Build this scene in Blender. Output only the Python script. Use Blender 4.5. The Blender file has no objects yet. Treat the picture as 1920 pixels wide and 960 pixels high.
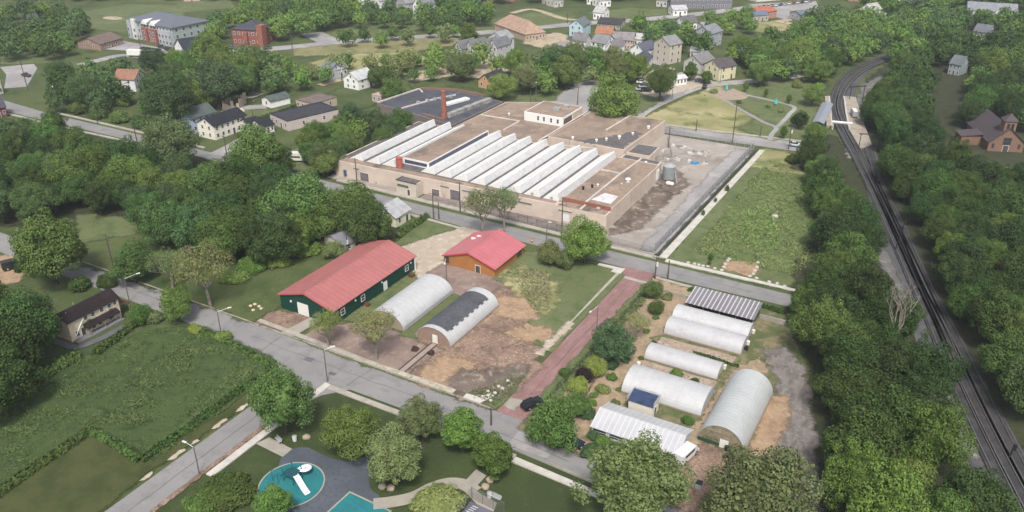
import bpy, bmesh, math, random
import numpy as np
from mathutils import Vector, Matrix
from mathutils.geometry import tessellate_polygon

sc = bpy.context.scene
R = math.radians
# ------------------------------------------------------------------ camera, light, exposure
CAM_H = 100.0
FPX = 1588.0                       # focal length in photograph pixels (1920 wide)
PITCH = math.atan((480 + 325) / FPX)
YAW = R(29.666)
cam_d = bpy.data.cameras.new('camera')
cam = bpy.data.objects.new('camera', cam_d)
sc.collection.objects.link(cam)
cam.location = (0, 0, CAM_H)
cam.rotation_euler = (math.pi / 2 - PITCH, 0, YAW)
cam_d.sensor_width = 36
cam_d.lens = 36 * FPX / 1920
cam_d.clip_start = 1
cam_d.clip_end = 6000
sc.camera = cam
SUN_EL, SUN_AZ = R(54), R(150)      # azimuth clockwise from +Y
w = bpy.data.worlds.new('World')
sc.world = w
w.use_nodes = True
nt = w.node_tree
sky = nt.nodes.new('ShaderNodeTexSky')
sky.sky_type = 'NISHITA'
sky.sun_disc = False
sky.sun_elevation = SUN_EL
sky.sun_rotation = SUN_AZ
sky.air_density = 1.0
sky.dust_density = 4.0
sky.ozone_density = 0.6
bg = nt.nodes['Background']
bg.inputs[1].default_value = 0.075
hsv = nt.nodes.new('ShaderNodeHueSaturation')     # an overcast sky is greyer than the clear model
hsv.inputs['Saturation'].default_value = 0.45
nt.links.new(sky.outputs[0], hsv.inputs['Color'])
nt.links.new(hsv.outputs[0], bg.inputs[0])
sd = bpy.data.lights.new('sun', 'SUN')
sd.energy = 1.5
sd.angle = R(10)
sd.color = (1.0, 0.95, 0.88)
sun = bpy.data.objects.new('sun', sd)
sc.collection.objects.link(sun)
sv = Vector((math.cos(SUN_EL) * math.sin(SUN_AZ), math.cos(SUN_EL) * math.cos(SUN_AZ), math.sin(SUN_EL)))
sun.rotation_euler = sv.to_track_quat('Z', 'Y').to_euler()
sun.location = sv * 400
sc.view_settings.view_transform = 'Standard'
sc.view_settings.look = 'None'
sc.view_settings.exposure = 1.3
sc.view_settings.gamma = 1
sc.cycles.max_bounces = 6
sc.cycles.transparent_max_bounces = 8
sc.cycles.volume_bounces = 0

random.seed(7)
HAZE = 0.00016
RNG = np.random.default_rng(11)
COL = sc.collection


def G(px, py, z=0.0):
    """ground survey: the world point at height z seen at a photograph pixel"""
    x = (px - 960) / FPX
    y = -(py - 480) / FPX
    c, s = math.cos(PITCH), math.sin(PITCH)
    r = (x, c + y * s, -s + y * c)
    t = (z - CAM_H) / r[2]
    X, Y = r[0] * t, r[1] * t
    c, s = math.cos(YAW), math.sin(YAW)
    return (c * X - s * Y, s * X + c * Y)


def dist(x, y, z=0):
    return math.sqrt(x * x + y * y + (CAM_H - z) ** 2)


def top_h(base, topy):
    """height of a vertical whose foot is at base and whose head is at photograph row topy"""
    x, y = G(*base)
    c, s = math.cos(YAW), math.sin(YAW)
    fwd = -s * x + c * y
    yy = -(topy - 480) / FPX
    cp, sp = math.cos(PITCH), math.sin(PITCH)
    return CAM_H + (-sp + yy * cp) / (cp + yy * sp) * fwd


# ------------------------------------------------------------------ materials
MATS = {}


def mat(name, base, rough=0.85, layers=(), bump=0.0, bscale=2.0, metal=0.0, spec=0.3, obj=False, alpha=1.0):
    """base colour with noise layers (colour, scale, lo, hi[, stretch]) mixed over it"""
    if name in MATS:
        return MATS[name]
    m = bpy.data.materials.new(name)
    m.use_nodes = True
    n, l = m.node_tree.nodes, m.node_tree.links
    b = n['Principled BSDF']
    b.inputs['Roughness'].default_value = rough
    b.inputs['Metallic'].default_value = metal
    b.inputs['Specular IOR Level'].default_value = spec
    b.inputs['Alpha'].default_value = alpha
    if obj:
        co = n.new('ShaderNodeTexCoord').outputs['Object']
    else:
        co = n.new('ShaderNodeNewGeometry').outputs['Position']
    cur = n.new('ShaderNodeRGB').outputs[0]
    cur.default_value = (*base, 1)
    for i, ly in enumerate(layers):
        col, scl, lo, hi = ly[:4]
        mp = n.new('ShaderNodeMapping')
        st = ly[4] if len(ly) > 4 else (1, 1, 1)
        mp.inputs['Scale'].default_value = st
        mp.inputs['Location'].default_value = (13.7 * i + 3, 7.1 * i, 2.3 * i)
        l.new(co, mp.inputs[0])
        no = n.new('ShaderNodeTexNoise')
        no.inputs['Scale'].default_value = scl
        no.inputs['Detail'].default_value = 7
        no.inputs['Roughness'].default_value = 0.62
        l.new(mp.outputs[0], no.inputs['Vector'])
        mr = n.new('ShaderNodeMapRange')
        mr.inputs['From Min'].default_value = lo
        mr.inputs['From Max'].default_value = hi
        l.new(no.outputs['Fac'], mr.inputs['Value'])
        mx = n.new('ShaderNodeMix')
        mx.data_type = 'RGBA'
        l.new(mr.outputs[0], mx.inputs['Factor'])
        l.new(cur, mx.inputs[6])
        mx.inputs[7].default_value = (*col, 1)
        cur = mx.outputs[2]
    l.new(cur, b.inputs['Base Color'])
    if bump > 0:
        no = n.new('ShaderNodeTexNoise')
        no.inputs['Scale'].default_value = bscale
        no.inputs['Detail'].default_value = 5
        l.new(co, no.inputs['Vector'])
        bp = n.new('ShaderNodeBump')
        bp.inputs['Strength'].default_value = min(1, bump)
        bp.inputs['Distance'].default_value = 0.3
        l.new(no.outputs['Fac'], bp.inputs['Height'])
        l.new(bp.outputs[0], b.inputs['Normal'])
    MATS[name] = m
    return m


def shade(c, k):
    return tuple(min(1, x * k) for x in c)


def plain(name, c, rough=0.6, v=0.18, scl=0.8, **kw):
    return mat(name, c, rough, [(shade(c, 1 - v), scl, 0.35, 0.65), (shade(c, 1 + v * 0.6), scl * 4, 0.5, 0.75)], obj=True, **kw)


def striped(name, c1, c2, per, axis=0, duty=0.5, rough=0.5, dirt=0.2, metal=0.0):
    """ribbed sheet: two tones in bands of period per along a local axis, with dirt"""
    if name in MATS:
        return MATS[name]
    m = mat(name, c1, rough, [(shade(c1, 1 - dirt), 0.35, 0.42, 0.7), (shade(c1, 1 - dirt * 0.7), 1.6, 0.5, 0.75)], obj=True, metal=metal)
    n, l = m.node_tree.nodes, m.node_tree.links
    b = n['Principled BSDF']
    src = b.inputs['Base Color'].links[0].from_socket
    tc = n.new('ShaderNodeTexCoord')
    sx = n.new('ShaderNodeSeparateXYZ')
    l.new(tc.outputs['Object'], sx.inputs[0])
    md = n.new('ShaderNodeMath'); md.operation = 'MULTIPLY'
    md.inputs[1].default_value = 1 / per
    l.new(sx.outputs[axis], md.inputs[0])
    fr = n.new('ShaderNodeMath'); fr.operation = 'FRACT'
    l.new(md.outputs[0], fr.inputs[0])
    gt = n.new('ShaderNodeMath'); gt.operation = 'GREATER_THAN'
    gt.inputs[1].default_value = duty
    l.new(fr.outputs[0], gt.inputs[0])
    mx = n.new('ShaderNodeMix'); mx.data_type = 'RGBA'
    l.new(gt.outputs[0], mx.inputs['Factor'])
    l.new(src, mx.inputs[6])
    mx.inputs[7].default_value = (*c2, 1)
    l.new(mx.outputs[2], b.inputs['Base Color'])
    return m


def leaf_mat(name):
    """foliage: the object's own colour, varied leaf spray by leaf spray and branch by branch"""
    m = bpy.data.materials.new(name)
    m.use_nodes = True
    n, l = m.node_tree.nodes, m.node_tree.links
    b = n['Principled BSDF']
    b.inputs['Roughness'].default_value = 0.65
    b.inputs['Specular IOR Level'].default_value = 0.25
    oi = n.new('ShaderNodeObjectInfo')
    ge = n.new('ShaderNodeNewGeometry')
    tc = n.new('ShaderNodeTexCoord')
    no = n.new('ShaderNodeTexNoise')
    no.inputs['Scale'].default_value = 0.55
    no.inputs['Detail'].default_value = 3
    l.new(tc.outputs['Object'], no.inputs['Vector'])
    a = n.new('ShaderNodeMapRange')
    a.inputs['From Min'].default_value = 0.3; a.inputs['From Max'].default_value = 0.7
    a.inputs['To Min'].default_value = 0.72; a.inputs['To Max'].default_value = 1.28
    l.new(no.outputs['Fac'], a.inputs['Value'])
    c = n.new('ShaderNodeMapRange')
    c.inputs['To Min'].default_value = 0.84; c.inputs['To Max'].default_value = 1.18
    l.new(ge.outputs['Random Per Island'], c.inputs['Value'])
    mu = n.new('ShaderNodeMath'); mu.operation = 'MULTIPLY'
    l.new(a.outputs[0], mu.inputs[0]); l.new(c.outputs[0], mu.inputs[1])
    vm = n.new('ShaderNodeVectorMath'); vm.operation = 'SCALE'
    l.new(oi.outputs['Color'], vm.inputs[0]); l.new(mu.outputs[0], vm.inputs['Scale'])
    hs = n.new('ShaderNodeHueSaturation')
    h = n.new('ShaderNodeMapRange')
    h.inputs['To Min'].default_value = 0.475; h.inputs['To Max'].default_value = 0.515
    l.new(oi.outputs['Random'], h.inputs['Value'])
    l.new(h.outputs[0], hs.inputs['Hue'])
    l.new(vm.outputs[0], hs.inputs['Color'])
    l.new(hs.outputs[0], b.inputs['Base Color'])
    tr = n.new('ShaderNodeBsdfTranslucent')
    l.new(hs.outputs[0], tr.inputs['Color'])
    ms = n.new('ShaderNodeMixShader')
    ms.inputs[0].default_value = 0.22
    l.new(b.outputs[0], ms.inputs[1]); l.new(tr.outputs[0], ms.inputs[2])
    l.new(ms.outputs[0], n['Material Output'].inputs['Surface'])
    MATS[name] = m
    return m


def far_leaf_mat(name):
    m = bpy.data.materials.new(name)
    m.use_nodes = True
    n, l = m.node_tree.nodes, m.node_tree.links
    b = n['Principled BSDF']
    b.inputs['Roughness'].default_value = 0.7
    b.inputs['Specular IOR Level'].default_value = 0.2
    at = n.new('ShaderNodeAttribute'); at.attribute_name = 'species'
    ge = n.new('ShaderNodeNewGeometry')
    c = n.new('ShaderNodeMapRange')
    c.inputs['To Min'].default_value = 0.84; c.inputs['To Max'].default_value = 1.18
    l.new(ge.outputs['Random Per Island'], c.inputs['Value'])
    vm = n.new('ShaderNodeVectorMath'); vm.operation = 'SCALE'
    l.new(at.outputs['Color'], vm.inputs[0]); l.new(c.outputs[0], vm.inputs['Scale'])
    l.new(vm.outputs[0], b.inputs['Base Color'])
    MATS[name] = m
    return m


# ------------------------------------------------------------------ mesh builder
class MB:
    def __init__(self):
        self.v, self.f = [], []

    def add(self, vs, fs):
        o = len(self.v)
        self.v += [tuple(p) for p in vs]
        self.f += [tuple(i + o for i in f) for f in fs]
        return self

    def box(self, x0, y0, z0, x1, y1, z1):
        return self.prism([(x0, y0), (x1, y0), (x1, y1), (x0, y1)], z0, z1)

    def prism(self, poly, z0, z1):
        n = len(poly)
        vs = [(x, y, z0) for x, y in poly] + [(x, y, z1) for x, y in poly]
        fs = [tuple(range(n))[::-1], tuple(range(n, 2 * n))]
        fs += [(i, (i + 1) % n, n + (i + 1) % n, n + i) for i in range(n)]
        return self.add(vs, fs)

    def ext(self, prof, axis, t0, t1):
        """extrude a closed profile: axis 'x' -> prof is (y,z); axis 'y' -> prof is (x,z)"""
        n = len(prof)
        if axis == 'x':
            vs = [(t0, a, z) for a, z in prof] + [(t1, a, z) for a, z in prof]
        else:
            vs = [(a, t0, z) for a, z in prof] + [(a, t1, z) for a, z in prof]
        fs = [tuple(range(n)), tuple(range(n, 2 * n))[::-1]]
        fs += [(i, (i + 1) % n, n + (i + 1) % n, n + i) for i in range(n)]
        return self.add(vs, fs)

    def slab(self, quad, t):
        """a quad given a thickness t downwards"""
        n = len(quad)
        vs = list(quad) + [(x, y, z - t) for x, y, z in quad]
        fs = [tuple(range(n)), tuple(range(n, 2 * n))[::-1]]
        fs += [(i, (i + 1) % n, n + (i + 1) % n, n + i) for i in range(n)]
        return self.add(vs, fs)

    def tube(self, p, q, r0, r1=None, n=6):
        r1 = r0 if r1 is None else r1
        p, q = Vector(p), Vector(q)
        d = (q - p).normalized()
        a = d.orthogonal().normalized()
        b = d.cross(a)
        vs = []
        for c, r in ((p, r0), (q, r1)):
            for i in range(n):
                t = 2 * math.pi * i / n
                vs.append(c + a * (math.cos(t) * r) + b * (math.sin(t) * r))
        fs = [tuple(range(n))[::-1], tuple(range(n, 2 * n))]
        fs += [(i, (i + 1) % n, n + (i + 1) % n, n + i) for i in range(n)]
        return self.add(vs, fs)

    def blob(self, c, r, seed=0, sub=2, flat=1.0, jit=0.2):
        bm = bmesh.new()
        bmesh.ops.create_icosphere(bm, subdivisions=sub, radius=1)
        rr = random.Random(seed)
        vs = []
        for v in bm.verts:
            k = 1 + rr.uniform(-jit, jit)
            vs.append((c[0] + v.co.x * r * k, c[1] + v.co.y * r * k, c[2] + v.co.z * r * k * flat))
        fs = [tuple(x.index for x in f.verts) for f in bm.faces]
        bm.free()
        return self.add(vs, fs)

    def mesh(self, name, m, smooth=False, fix=True):
        me = bpy.data.meshes.new(name)
        me.from_pydata(self.v, [], self.f)
        if fix:
            bm = bmesh.new(); bm.from_mesh(me)
            bmesh.ops.recalc_face_normals(bm, faces=bm.faces)
            bm.to_mesh(me); bm.free()
        if m:
            me.materials.append(m)
        if smooth:
            me.polygons.foreach_set('use_smooth', [True] * len(me.polygons))
        me.update()
        return me

    def build(self, name, m, parent=None, smooth=False, world=False):
        """link as one object; world=True: vertices are world coordinates under an unrotated parent"""
        if world and parent is not None:
            o = parent.location
            self.v = [(a - o.x, b - o.y, c - o.z) for a, b, c in self.v]
        ob = bpy.data.objects.new(name, self.mesh(name, m, smooth))
        COL.objects.link(ob)
        ob.parent = parent
        return ob


def inst(name, me, parent=None, loc=(0, 0, 0), rz=0.0, scale=(1, 1, 1)):
    o = bpy.data.objects.new(name, me)
    COL.objects.link(o)
    o.parent = parent
    o.location = loc
    o.rotation_euler = (0, 0, rz)
    o.scale = scale
    return o


def tag(o, label, cat, group=None):
    o['label'] = label
    o['category'] = cat
    if group:
        o['group'] = group
    return o


def thing(name, label, cat, loc=(0, 0, 0), rz=0.0, group=None):
    o = bpy.data.objects.new(name, None)
    COL.objects.link(o)
    o.location = loc
    o.rotation_euler = (0, 0, rz)
    return tag(o, label, cat, group)


def struct(o):
    o['kind'] = 'structure'
    return o


def stuff(o, label, cat):
    o['kind'] = 'stuff'
    return tag(o, label, cat)


# ------------------------------------------------------------------ ground sheets
LAYER = [0]


def ragged(pts, step, amp, seed):
    rr = random.Random(seed)
    out = []
    n = len(pts)
    for i in range(n):
        a, b = pts[i], pts[(i + 1) % n]
        L = math.hypot(b[0] - a[0], b[1] - a[1])
        k = max(1, int(L / step))
        nx, ny = -(b[1] - a[1]) / max(L, 1e-6), (b[0] - a[0]) / max(L, 1e-6)
        for j in range(k):
            t = j / k
            d = rr.gauss(0, amp)
            out.append((a[0] + (b[0] - a[0]) * t + nx * d, a[1] + (b[1] - a[1]) * t + ny * d))
    return out


def feathered(m):
    """the same ground, thinning out irregularly towards its edge"""
    n = m.name + '_thinning'
    if n in MATS:
        return MATS[n]
    c = m.copy()
    c.name = n
    nd, l = c.node_tree.nodes, c.node_tree.links
    b = nd['Principled BSDF']
    at = nd.new('ShaderNodeAttribute'); at.attribute_name = 'cover'
    ge = nd.new('ShaderNodeNewGeometry')
    no = nd.new('ShaderNodeTexNoise')
    no.inputs['Scale'].default_value = 1.6
    no.inputs['Detail'].default_value = 8
    no.inputs['Roughness'].default_value = 0.7
    l.new(ge.outputs['Position'], no.inputs['Vector'])
    ad = nd.new('ShaderNodeMath'); ad.operation = 'MULTIPLY_ADD'
    ad.inputs[1].default_value = 1.5
    l.new(no.outputs['Fac'], ad.inputs[0]); l.new(at.outputs['Fac'], ad.inputs[2])
    mr = nd.new('ShaderNodeMapRange')
    mr.inputs['From Min'].default_value = 0.95; mr.inputs['From Max'].default_value = 1.5
    l.new(ad.outputs[0], mr.inputs['Value'])
    l.new(mr.outputs[0], b.inputs['Alpha'])
    MATS[n] = c
    return c


def sheet(name, pts, m, px=False, rag=0.0, step=2.0, z=None, feather=None):
    """one flat sheet of ground, each a few millimetres above the last"""
    if px:
        pts = [G(*p) for p in pts]
    if rag:
        pts = ragged(pts, step, rag, len(name) + int(abs(pts[0][0] * 7)))
    if z is None:
        LAYER[0] += 1
        z = 0.003 * LAYER[0]
    tri = tessellate_polygon([[Vector((x, y, 0)) for x, y in pts]])
    fs = []
    for i, j, k in tri:
        p, q, r = pts[i], pts[j], pts[k]
        ar = (q[0] - p[0]) * (r[1] - p[1]) - (q[1] - p[1]) * (r[0] - p[0])
        if abs(ar) > 1e-9:
            fs.append((i, j, k) if ar > 0 else (i, k, j))
    vs = [(x, y, z) for x, y in pts]
    if feather is None:
        feather = .5 + 3.2 * rag if rag >= .2 else 0
    if feather:
        n = len(pts)
        A2 = sum(pts[i][0] * pts[(i + 1) % n][1] - pts[(i + 1) % n][0] * pts[i][1] for i in range(n))
        sg = 1 if A2 > 0 else -1
        for i in range(n):
            a, b_ = pts[i - 2], pts[(i + 2) % n]
            dx, dy = b_[0] - a[0], b_[1] - a[1]
            d = math.hypot(dx, dy) or 1
            vs.append((pts[i][0] + sg * dy / d * feather, pts[i][1] - sg * dx / d * feather, z - .001))
        for i in range(n):
            j = (i + 1) % n
            q = (i, n + i, n + j, j)
            fs.append(q if sg > 0 else q[::-1])
        m = feathered(m)
    me = bpy.data.meshes.new(name)
    me.from_pydata(vs, [], fs)
    me.update()
    if feather:
        at = me.attributes.new('cover', 'FLOAT', 'POINT')
        at.data.foreach_set('value', [1.0] * len(pts) + [0.0] * len(pts))
    me.materials.append(m)
    o = bpy.data.objects.new(name, me)
    COL.objects.link(o)
    return struct(o)


def offset_line(pts, a, b):
    """polygon between offsets a and b (left positive) of a polyline"""
    L, Rr = [], []
    n = len(pts)
    for i in range(n):
        p0, p1 = pts[max(0, i - 1)], pts[min(n - 1, i + 1)]
        dx, dy = p1[0] - p0[0], p1[1] - p0[1]
        d = math.hypot(dx, dy)
        nx, ny = -dy / d, dx / d
        L.append((pts[i][0] + nx * a, pts[i][1] + ny * a))
        Rr.append((pts[i][0] + nx * b, pts[i][1] + ny * b))
    return L + Rr[::-1]


def smooth_line(pts, k=6):
    out = []
    n = len(pts)
    for i in range(n - 1):
        p0, p1, p2, p3 = pts[max(0, i - 1)], pts[i], pts[i + 1], pts[min(n - 1, i + 2)]
        for j in range(k):
            t = j / k
            out.append(tuple(0.5 * (2 * p1[d] + (p2[d] - p0[d]) * t + (2 * p0[d] - 5 * p1[d] + 4 * p2[d] - p3[d]) * t * t
                                    + (3 * p1[d] - p0[d] - 3 * p2[d] + p3[d]) * t ** 3) for d in (0, 1)))
    out.append(tuple(pts[-1]))
    return out


def ribbon(name, pts, width, m, px=True, z=None, rag=0.0):
    if px:
        pts = [G(*p) for p in pts]
    pts = smooth_line(pts) if len(pts) > 2 else pts
    return sheet(name, offset_line(pts, width / 2, -width / 2), m, z=z, rag=rag)


def slab_strip(name, pts, m, z1=0.12, px=False, joint=1.6):
    """pavement: a raised slab"""
    if px:
        pts = [G(*p) for p in pts]
    return struct(MB().prism(pts, -0.05, z1).build(name, m))
# ------------------------------------------------------------------ the ground
g_mid = mat('grass', (0.064, 0.084, 0.03), 0.9, [((0.085, 0.105, 0.036), 0.035, 0.4, 0.62), ((0.034, 0.058, 0.016), 0.12, 0.45, 0.7), ((0.11, 0.115, 0.05), 0.5, 0.55, 0.8), ((0.03, 0.05, 0.014), 2.2, 0.5, 0.75)], 0.5, 3)
g_lawn = mat('mown_grass', (0.1, 0.119, 0.05), 0.9, [((0.125, 0.148, 0.066), 0.06, 0.4, 0.65), ((0.055, 0.09, 0.028), 0.3, 0.48, 0.7), ((0.16, 0.15, 0.08), 0.9, 0.58, 0.78), ((0.05, 0.075, 0.025), 3, 0.5, 0.8)], 0.4, 3)
g_shade = mat('park_grass', (0.034, 0.05, 0.016), 0.9, [((0.05, 0.07, 0.022), 0.1, 0.45, 0.65), ((0.07, 0.08, 0.03), 0.6, 0.58, 0.8), ((0.024, 0.04, 0.012), 2.5, 0.5, 0.75)], 0.4, 3)  # lawn colour darkened to carry the shade of the park trees
g_dry = mat('dry_grass', (0.215, 0.208, 0.094), 0.9, [((0.33, 0.295, 0.16), 0.05, 0.45, 0.62), ((0.1, 0.125, 0.045), 0.12, 0.5, 0.66), ((0.22, 0.2, 0.1), 0.8, 0.55, 0.75)], 0.3, 3)
g_rough = mat('meadow_soil', (0.085, 0.118, 0.04), 0.9, [((0.11, 0.14, 0.05), 0.1, 0.42, 0.65), ((0.03, 0.055, 0.016), 0.7, 0.5, 0.7)], 0.5, 2)
g_dark = mat('rank_field', (0.04, 0.066, 0.019), 0.9, [((0.052, 0.08, 0.024), 0.08, 0.42, 0.62), ((0.018, 0.034, 0.01), 0.5, 0.5, 0.7)], 0.5, 2)
g_brownlawn = mat('worn_lawn', (0.055, 0.064, 0.02), 0.9, [((0.034, 0.046, 0.012), 0.2, 0.42, 0.62), ((0.09, 0.085, 0.035), 0.9, 0.6, 0.8)], 0.4, 3)
asphalt = mat('asphalt', (0.19, 0.186, 0.186), 0.9, [((0.225, 0.22, 0.218), 0.06, 0.4, 0.65), ((0.16, 0.16, 0.168), 0.35, 0.5, 0.72), ((0.12, 0.12, 0.125), 0.9, 0.64, 0.72), ((0.3, 0.29, 0.28), 1.4, 0.62, 0.8)])
asphalt_dark = mat('dark_asphalt', (0.10, 0.105, 0.115), 0.9, [((0.13, 0.13, 0.14), 0.1, 0.4, 0.65), ((0.075, 0.078, 0.085), 0.4, 0.5, 0.72)])
asphalt_pale = mat('pale_asphalt', (0.23, 0.222, 0.224), 0.9, [((0.33, 0.32, 0.315), 0.05, 0.4, 0.65), ((0.2, 0.195, 0.2), 0.3, 0.5, 0.72)])
concrete = mat('concrete', (0.33, 0.305, 0.265), 0.85, [((0.25, 0.235, 0.2), 0.3, 0.42, 0.66), ((0.4, 0.375, 0.335), 1.1, 0.5, 0.75)])
concrete_white = mat('new_concrete', (0.47, 0.45, 0.415), 0.85, [((0.38, 0.36, 0.33), 0.4, 0.42, 0.66), ((0.3, 0.28, 0.25), 1.8, 0.6, 0.75)])
concrete_tan = mat('tan_concrete', (0.30, 0.28, 0.24), 0.85, [((0.24, 0.225, 0.195), 0.4, 0.42, 0.66)])
curb_m = mat('old_kerb', (0.3, 0.275, 0.23), 0.9, [((0.2, 0.19, 0.14), 0.4, 0.42, 0.6), ((0.09, 0.1, 0.045), 0.6, 0.58, 0.66)])
gravel = mat('gravel', (0.36, 0.305, 0.245), 0.95, [((0.34, 0.29, 0.225), 0.12, 0.4, 0.65), ((0.5, 0.44, 0.36), 0.5, 0.5, 0.7), ((0.2, 0.19, 0.11), 0.35, 0.63, 0.72), ((0.28, 0.24, 0.19), 2.4, 0.55, 0.72)], 0.3, 2)
soil = mat('bare_soil', (0.245, 0.168, 0.128), 0.95, [((0.135, 0.09, 0.068), 0.09, 0.44, 0.6), ((0.27, 0.19, 0.145), 0.22, 0.5, 0.66), ((0.085, 0.06, 0.046), 0.5, 0.56, 0.68), ((0.34, 0.25, 0.18), 1.3, 0.55, 0.7, (1, .5, 1)), ((0.1, 0.07, 0.053), 2.6, 0.53, 0.66, (.6, 1.2, 1)), ((0.38, 0.3, 0.23), 3.5, 0.58, 0.7)], 1.0, 1.6)
soil_pink = mat('raked_soil', (0.225, 0.168, 0.143), 0.95, [((0.16, 0.118, 0.1), 0.15, 0.42, 0.62), ((0.29, 0.225, 0.195), 0.6, 0.5, 0.7), ((0.17, 0.125, 0.1), 2.2, 0.55, 0.72)], 0.6, 1.5)
straw = mat('straw', (0.31, 0.215, 0.138), 0.95, [((0.23, 0.158, 0.1), 0.3, 0.42, 0.62), ((0.37, 0.275, 0.185), 1.0, 0.5, 0.7), ((0.2, 0.13, 0.07), 0.8, 0.62, 0.72)], 0.7, 1.5)
chips = mat('wood_chips', (0.3, 0.225, 0.152), 0.95, [((0.22, 0.17, 0.112), 0.2, 0.42, 0.62), ((0.36, 0.28, 0.2), 0.8, 0.5, 0.7), ((0.14, 0.15, 0.06), 0.3, 0.62, 0.7)], 0.5, 2)
mulch = mat('grey_mulch', (0.185, 0.166, 0.152), 0.95, [((0.115, 0.102, 0.094), 0.5, 0.42, 0.6, (1, 0.35, 1)), ((0.24, 0.21, 0.2), 1.2, 0.5, 0.7, (1, 0.35, 1)), ((0.06, 0.05, 0.048), 1.0, 0.6, 0.7, (0.6, 1.6, 1))], 0.9, 1.0)
garden = mat('garden_grass', (0.09, 0.105, 0.045), 0.9, [((0.2, 0.165, 0.1), 0.22, 0.47, 0.6), ((0.06, 0.085, 0.028), 0.7, 0.48, 0.7), ((0.22, 0.19, 0.12), 1.6, 0.6, 0.75)], 0.5, 2)
bed = mat('planting_bed', (0.31, 0.245, 0.195), 0.95, [((0.23, 0.18, 0.14), 0.5, 0.42, 0.62), ((0.4, 0.33, 0.27), 1.8, 0.5, 0.7), ((0.09, 0.11, 0.04), 0.8, 0.63, 0.7)], 0.5, 2)
lot_m = mat('dusty_lot', (0.3, 0.268, 0.24), 0.95, [((0.235, 0.208, 0.185), 0.06, 0.42, 0.62), ((0.36, 0.328, 0.3), 0.2, 0.5, 0.7), ((0.2, 0.17, 0.14), 0.12, 0.57, 0.68), ((0.24, 0.21, 0.18), 1.2, 0.58, 0.72)])
mud = mat('dark_mud', (0.15, 0.118, 0.098), 0.95, [((0.09, 0.07, 0.058), 0.2, 0.42, 0.6), ((0.3, 0.255, 0.215), 0.45, 0.52, 0.68)], 0.4, 1)
playasph = mat('playground_asphalt', (0.062, 0.074, 0.092), 0.85, [((0.085, 0.097, 0.118), 0.15, 0.42, 0.62), ((0.2, 0.21, 0.225), 0.55, 0.66, 0.72), ((0.05, 0.058, 0.072), 1.5, 0.5, 0.7)])
teal = mat('teal_rubber', (0.018, 0.155, 0.17), 0.8, [((0.014, 0.12, 0.135), 0.3, 0.45, 0.7), ((0.03, 0.19, 0.2), 1.5, 0.55, 0.75)])
court_m = mat('court_surface', (0.12, 0.115, 0.15), 0.85, [((0.09, 0.09, 0.115), 0.3, 0.42, 0.62)])
ballast = mat('ballast', (0.082, 0.083, 0.09), 0.95, [((0.06, 0.06, 0.067), 0.08, 0.42, 0.62), ((0.12, 0.115, 0.115), 0.35, 0.52, 0.7), ((0.045, 0.045, 0.05), 1.5, 0.5, 0.7)], 0.5, 2)
ballast_pale = mat('pale_ballast', (0.13, 0.125, 0.122), 0.95, [((0.1, 0.097, 0.095), 0.1, 0.42, 0.62), ((0.26, 0.24, 0.215), 0.5, 0.52, 0.7)])
tan_field = mat('stubble', (0.2, 0.185, 0.09), 0.95, [((0.13, 0.14, 0.06), 0.06, 0.42, 0.62), ((0.26, 0.22, 0.13), 0.25, 0.52, 0.7)])
sand = mat('sandy_yard', (0.38, 0.31, 0.23), 0.95, [((0.3, 0.25, 0.18), 0.15, 0.42, 0.62), ((0.17, 0.17, 0.08), 0.3, 0.56, 0.66)])
red_brick_road = mat('red_brick_paving', (0.25, 0.152, 0.148), 0.9, [((0.195, 0.112, 0.108), 0.12, 0.42, 0.64), ((0.3, 0.18, 0.165), 0.45, 0.5, 0.7), ((0.34, 0.25, 0.23), 0.9, 0.62, 0.76), ((0.15, 0.085, 0.08), 3.5, 0.5, 0.75), ((0.2, 0.11, 0.1), 0.9, 0.52, 0.62, (3.0, 0.15, 1))], 0.2, 5)

sheet('ground', [(-3000, -1500), (2500, -1500), (2500, 4000), (-3000, 4000)], g_mid, z=0.0)
# --- near streets first
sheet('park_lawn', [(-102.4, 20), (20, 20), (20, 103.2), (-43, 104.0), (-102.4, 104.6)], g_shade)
sheet('street', [(-420, 106.2), (-205, 106.6), (-150, 106.4), (-128, 105.3), (-98, 104.3), (-60, 104.6), (-44, 103.6), (-20, 103.2), (-20, 110.0), (-45, 110.2), (-52, 110.8), (-61, 113), (-68, 113), (-76, 112.3), (-117, 112.9), (-200, 113.8), (-420, 115)], asphalt)
sheet('side_street', [(-109.7, 20), (-103.1, 20), (-103.2, 84), (-102.4, 94), (-100.2, 100), (-96.5, 104.4), (-117, 105.2), (-113.4, 102.5), (-110.4, 98), (-109.8, 90)], asphalt)
sheet('cross_street', [(-470, 183.5), (-320, 182.4), (-250, 183.6), (-205, 183.4), (-170, 183.2), (-146, 181.6), (-118, 180.4), (-78, 179.9), (-58, 180.0), (-30, 180.6), (10, 181), (10, 186.6), (-31, 186.6), (-64, 186.8), (-92, 187.0), (-139, 187.2), (-188, 188.2), (-224, 188.6), (-262, 189.2), (-300, 189.0), (-320, 189.2), (-350, 191), (-470, 193)], asphalt)
sheet('brick_street', [(-67.7, 112.6), (-61.2, 112.6), (-61.3, 120), (-62.1, 140), (-62.2, 152), (-61.6, 176.4), (-67.7, 176.4), (-67.6, 124)], red_brick_road)
sheet('street_apron', [(-68.4, 176.3), (-61.0, 176.3), (-59.5, 180.6), (-70.5, 180.6)], red_brick_road)
sheet('crosswalk', [(-67.7, 174.6), (-61.6, 174.4), (-61.6, 175.6), (-67.7, 175.8)], concrete)
sheet('street_patch', [(-67.6, 114.8), (-64.9, 114.6), (-64.7, 118.0), (-67.5, 117.9)], concrete_tan, rag=0.12, step=0.6)
sheet('street_patch', [(-61.2, 113.2), (-52.6, 110.0), (-53.0, 105.4), (-60.8, 105.2)], asphalt_pale)
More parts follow.
